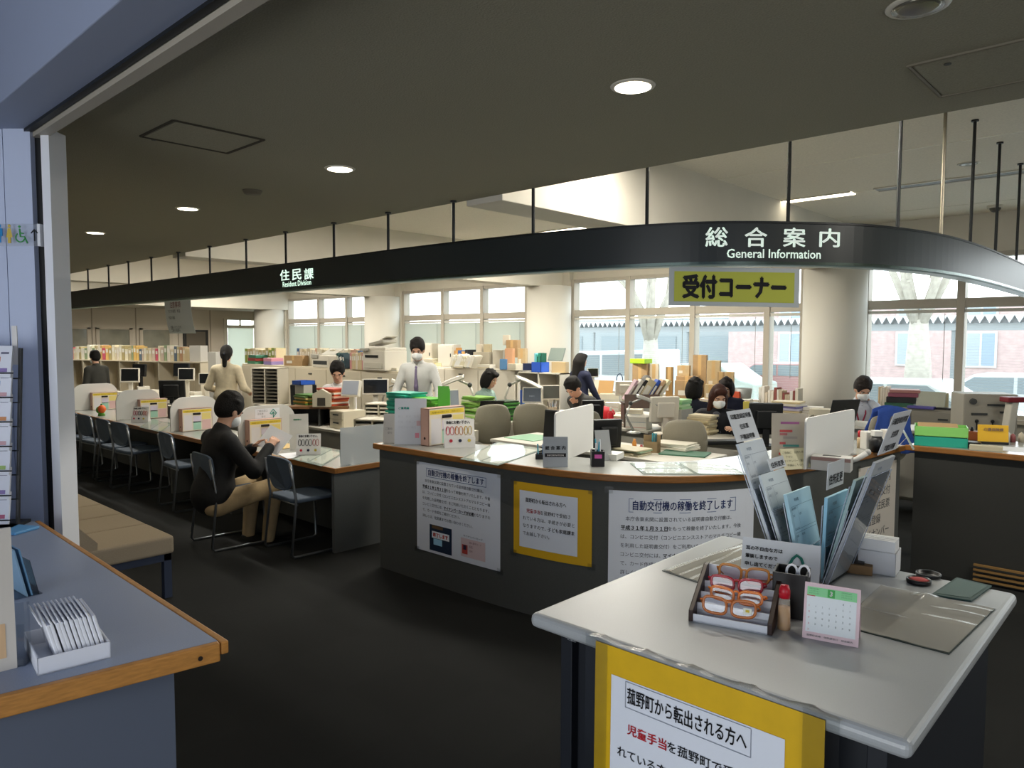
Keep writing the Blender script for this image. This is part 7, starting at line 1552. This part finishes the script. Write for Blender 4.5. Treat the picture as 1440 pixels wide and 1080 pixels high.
# staff
person('person in dark grey jacket and mask looking sideways behind the far partition', 132, 494, 12.7, 60, False, 8, 8, 0, jacket='#34342f', shirt='#34342f', hair='short', mask=True, h=.011)
person('person in beige cardigan with tied black hair standing with back turned', 319, 486, 10.4, -5, False, 3, 12, 14, ((-.24,.22,1.02),(.24,.22,1.02)), jacket='#cfc2a6', shirt='#cfc2a6', trousers='#2a2a2c', hair='tied', h=.01)
person('seated clerk in white shirt looking down at orange folders', 474, 511, 9.5, 165, True, 14, 18, 25, ((-.16,.42,.8),(.16,.4,.8)), shirt='#d9d6d6', tie=mat('#2a2230', .5), hz=.56, h=.0095)
person('standing clerk in striped white shirt, grey purple tie and mask', 586, 478, 8.9, 172, False, 8, 16, 5, ((-.3,.28,.92),(.3,.25,.9)), shirt='#c9c9c4', tie=TIE, mask=True, stripes=True, h=.0088)
person('seated person in grey green top with short black hair in profile', 693, 521, 10.0, -115, True, 14, 14, 0, ((-.14,.4,.78),(.14,.4,.78)), shirt='#7d948c', hair='bob', hz=.52, h=.0095, lanyard='#6a4a44')
person('person in navy cardigan with long black hair standing by the window', 818, 497, 11.0, -55, False, 2, 4, -10, ((-.22,.12,.84),(.24,.26,.86)), jacket='#181d36', shirt='#181d36', trousers='#1a1b1f', hair='long', h=.0105, sleeve=.8)
person('person in dark suit bent over papers with hand at chin', 799, 535, 9.4, 130, True, 34, 28, 0, ((-.1,.42,.72),(.0,.36,.84)), jacket='#2b2a28', shirt='#d8cfc4', hz=.5, h=.0095)
person('older person with grey hair and glasses behind the slanted binders', 909, 529, 10.4, 150, True, 10, 10, 20, shirt='#d2d2d0', hair='thin', hairc='#5d5a55', glasses=True, hz=.46, h=.01)
person('person in navy jacket with black hair turned away beside the white monitor', 979, 532, 8.9, -35, True, 8, 6, -18, jacket='#12162a', shirt='#12162a', hair='bob', hz=.5, h=.0095)
person('person in navy half hidden behind the woman in the white mask', 1020, 533, 9.35, 170, True, 14, 20, -20, jacket='#141830', shirt='#141830', hair='bob', hairc='#1a1412', hz=.48, h=.01)
person('person in black with long brown hair and white mask reaching to the keyboard', 1013, 543, 7.75, 160, True, 18, 16, 20, ((-.2,.42,.8),(.4,.42,.82)), jacket='#0f1118', shirt='#4a4d55', hair='long', hairc='#3a1d14', mask=True, hz=.5, h=.009)
person('person in pale shirt with mask and red lanyard holding a hand to the ear', 1217, 534, 8.35, 168, True, 16, 22, 10, ((-.11,.2,1.0),(.15,.42,.76)), shirt='#c4c8d4', hair='short', hairc='#2a2421', mask=True, lanyard='#a02848', hz=.5, h=.009, poles=((-.6,.6,-.8),None))
# blue jacket draped over a chair in front of the man on the telephone
q = at(1230, 7.0, 0); bc = office_chair('chair under the blue draped jacket', q.x, q.y, VIEW+.15, OLIVE, 1.04)
t = thing('draped_jacket', 'bright blue jacket draped over a chair back before the man on the telephone', 'jacket', (q.x,q.y,0), VIEW+.15)
g = G()
for sgn in (1,-1):
    g.grid(lambda u, v: ((u-.5)*(.30+.14*(1-v))+.012*math.sin(v*9), -.25-sgn*(.04+.05*(1-v)+.018*math.sin(u*19+v*3)*(1-v)), .68+.40*v+.035*math.sin(u*math.pi)*v), 18, 10)
g.mk('cloth', mat('#2f4fa0', .8, noise=.06, nscale=40, bump=.2, bscale=60), t, smooth=True, solid=.008)
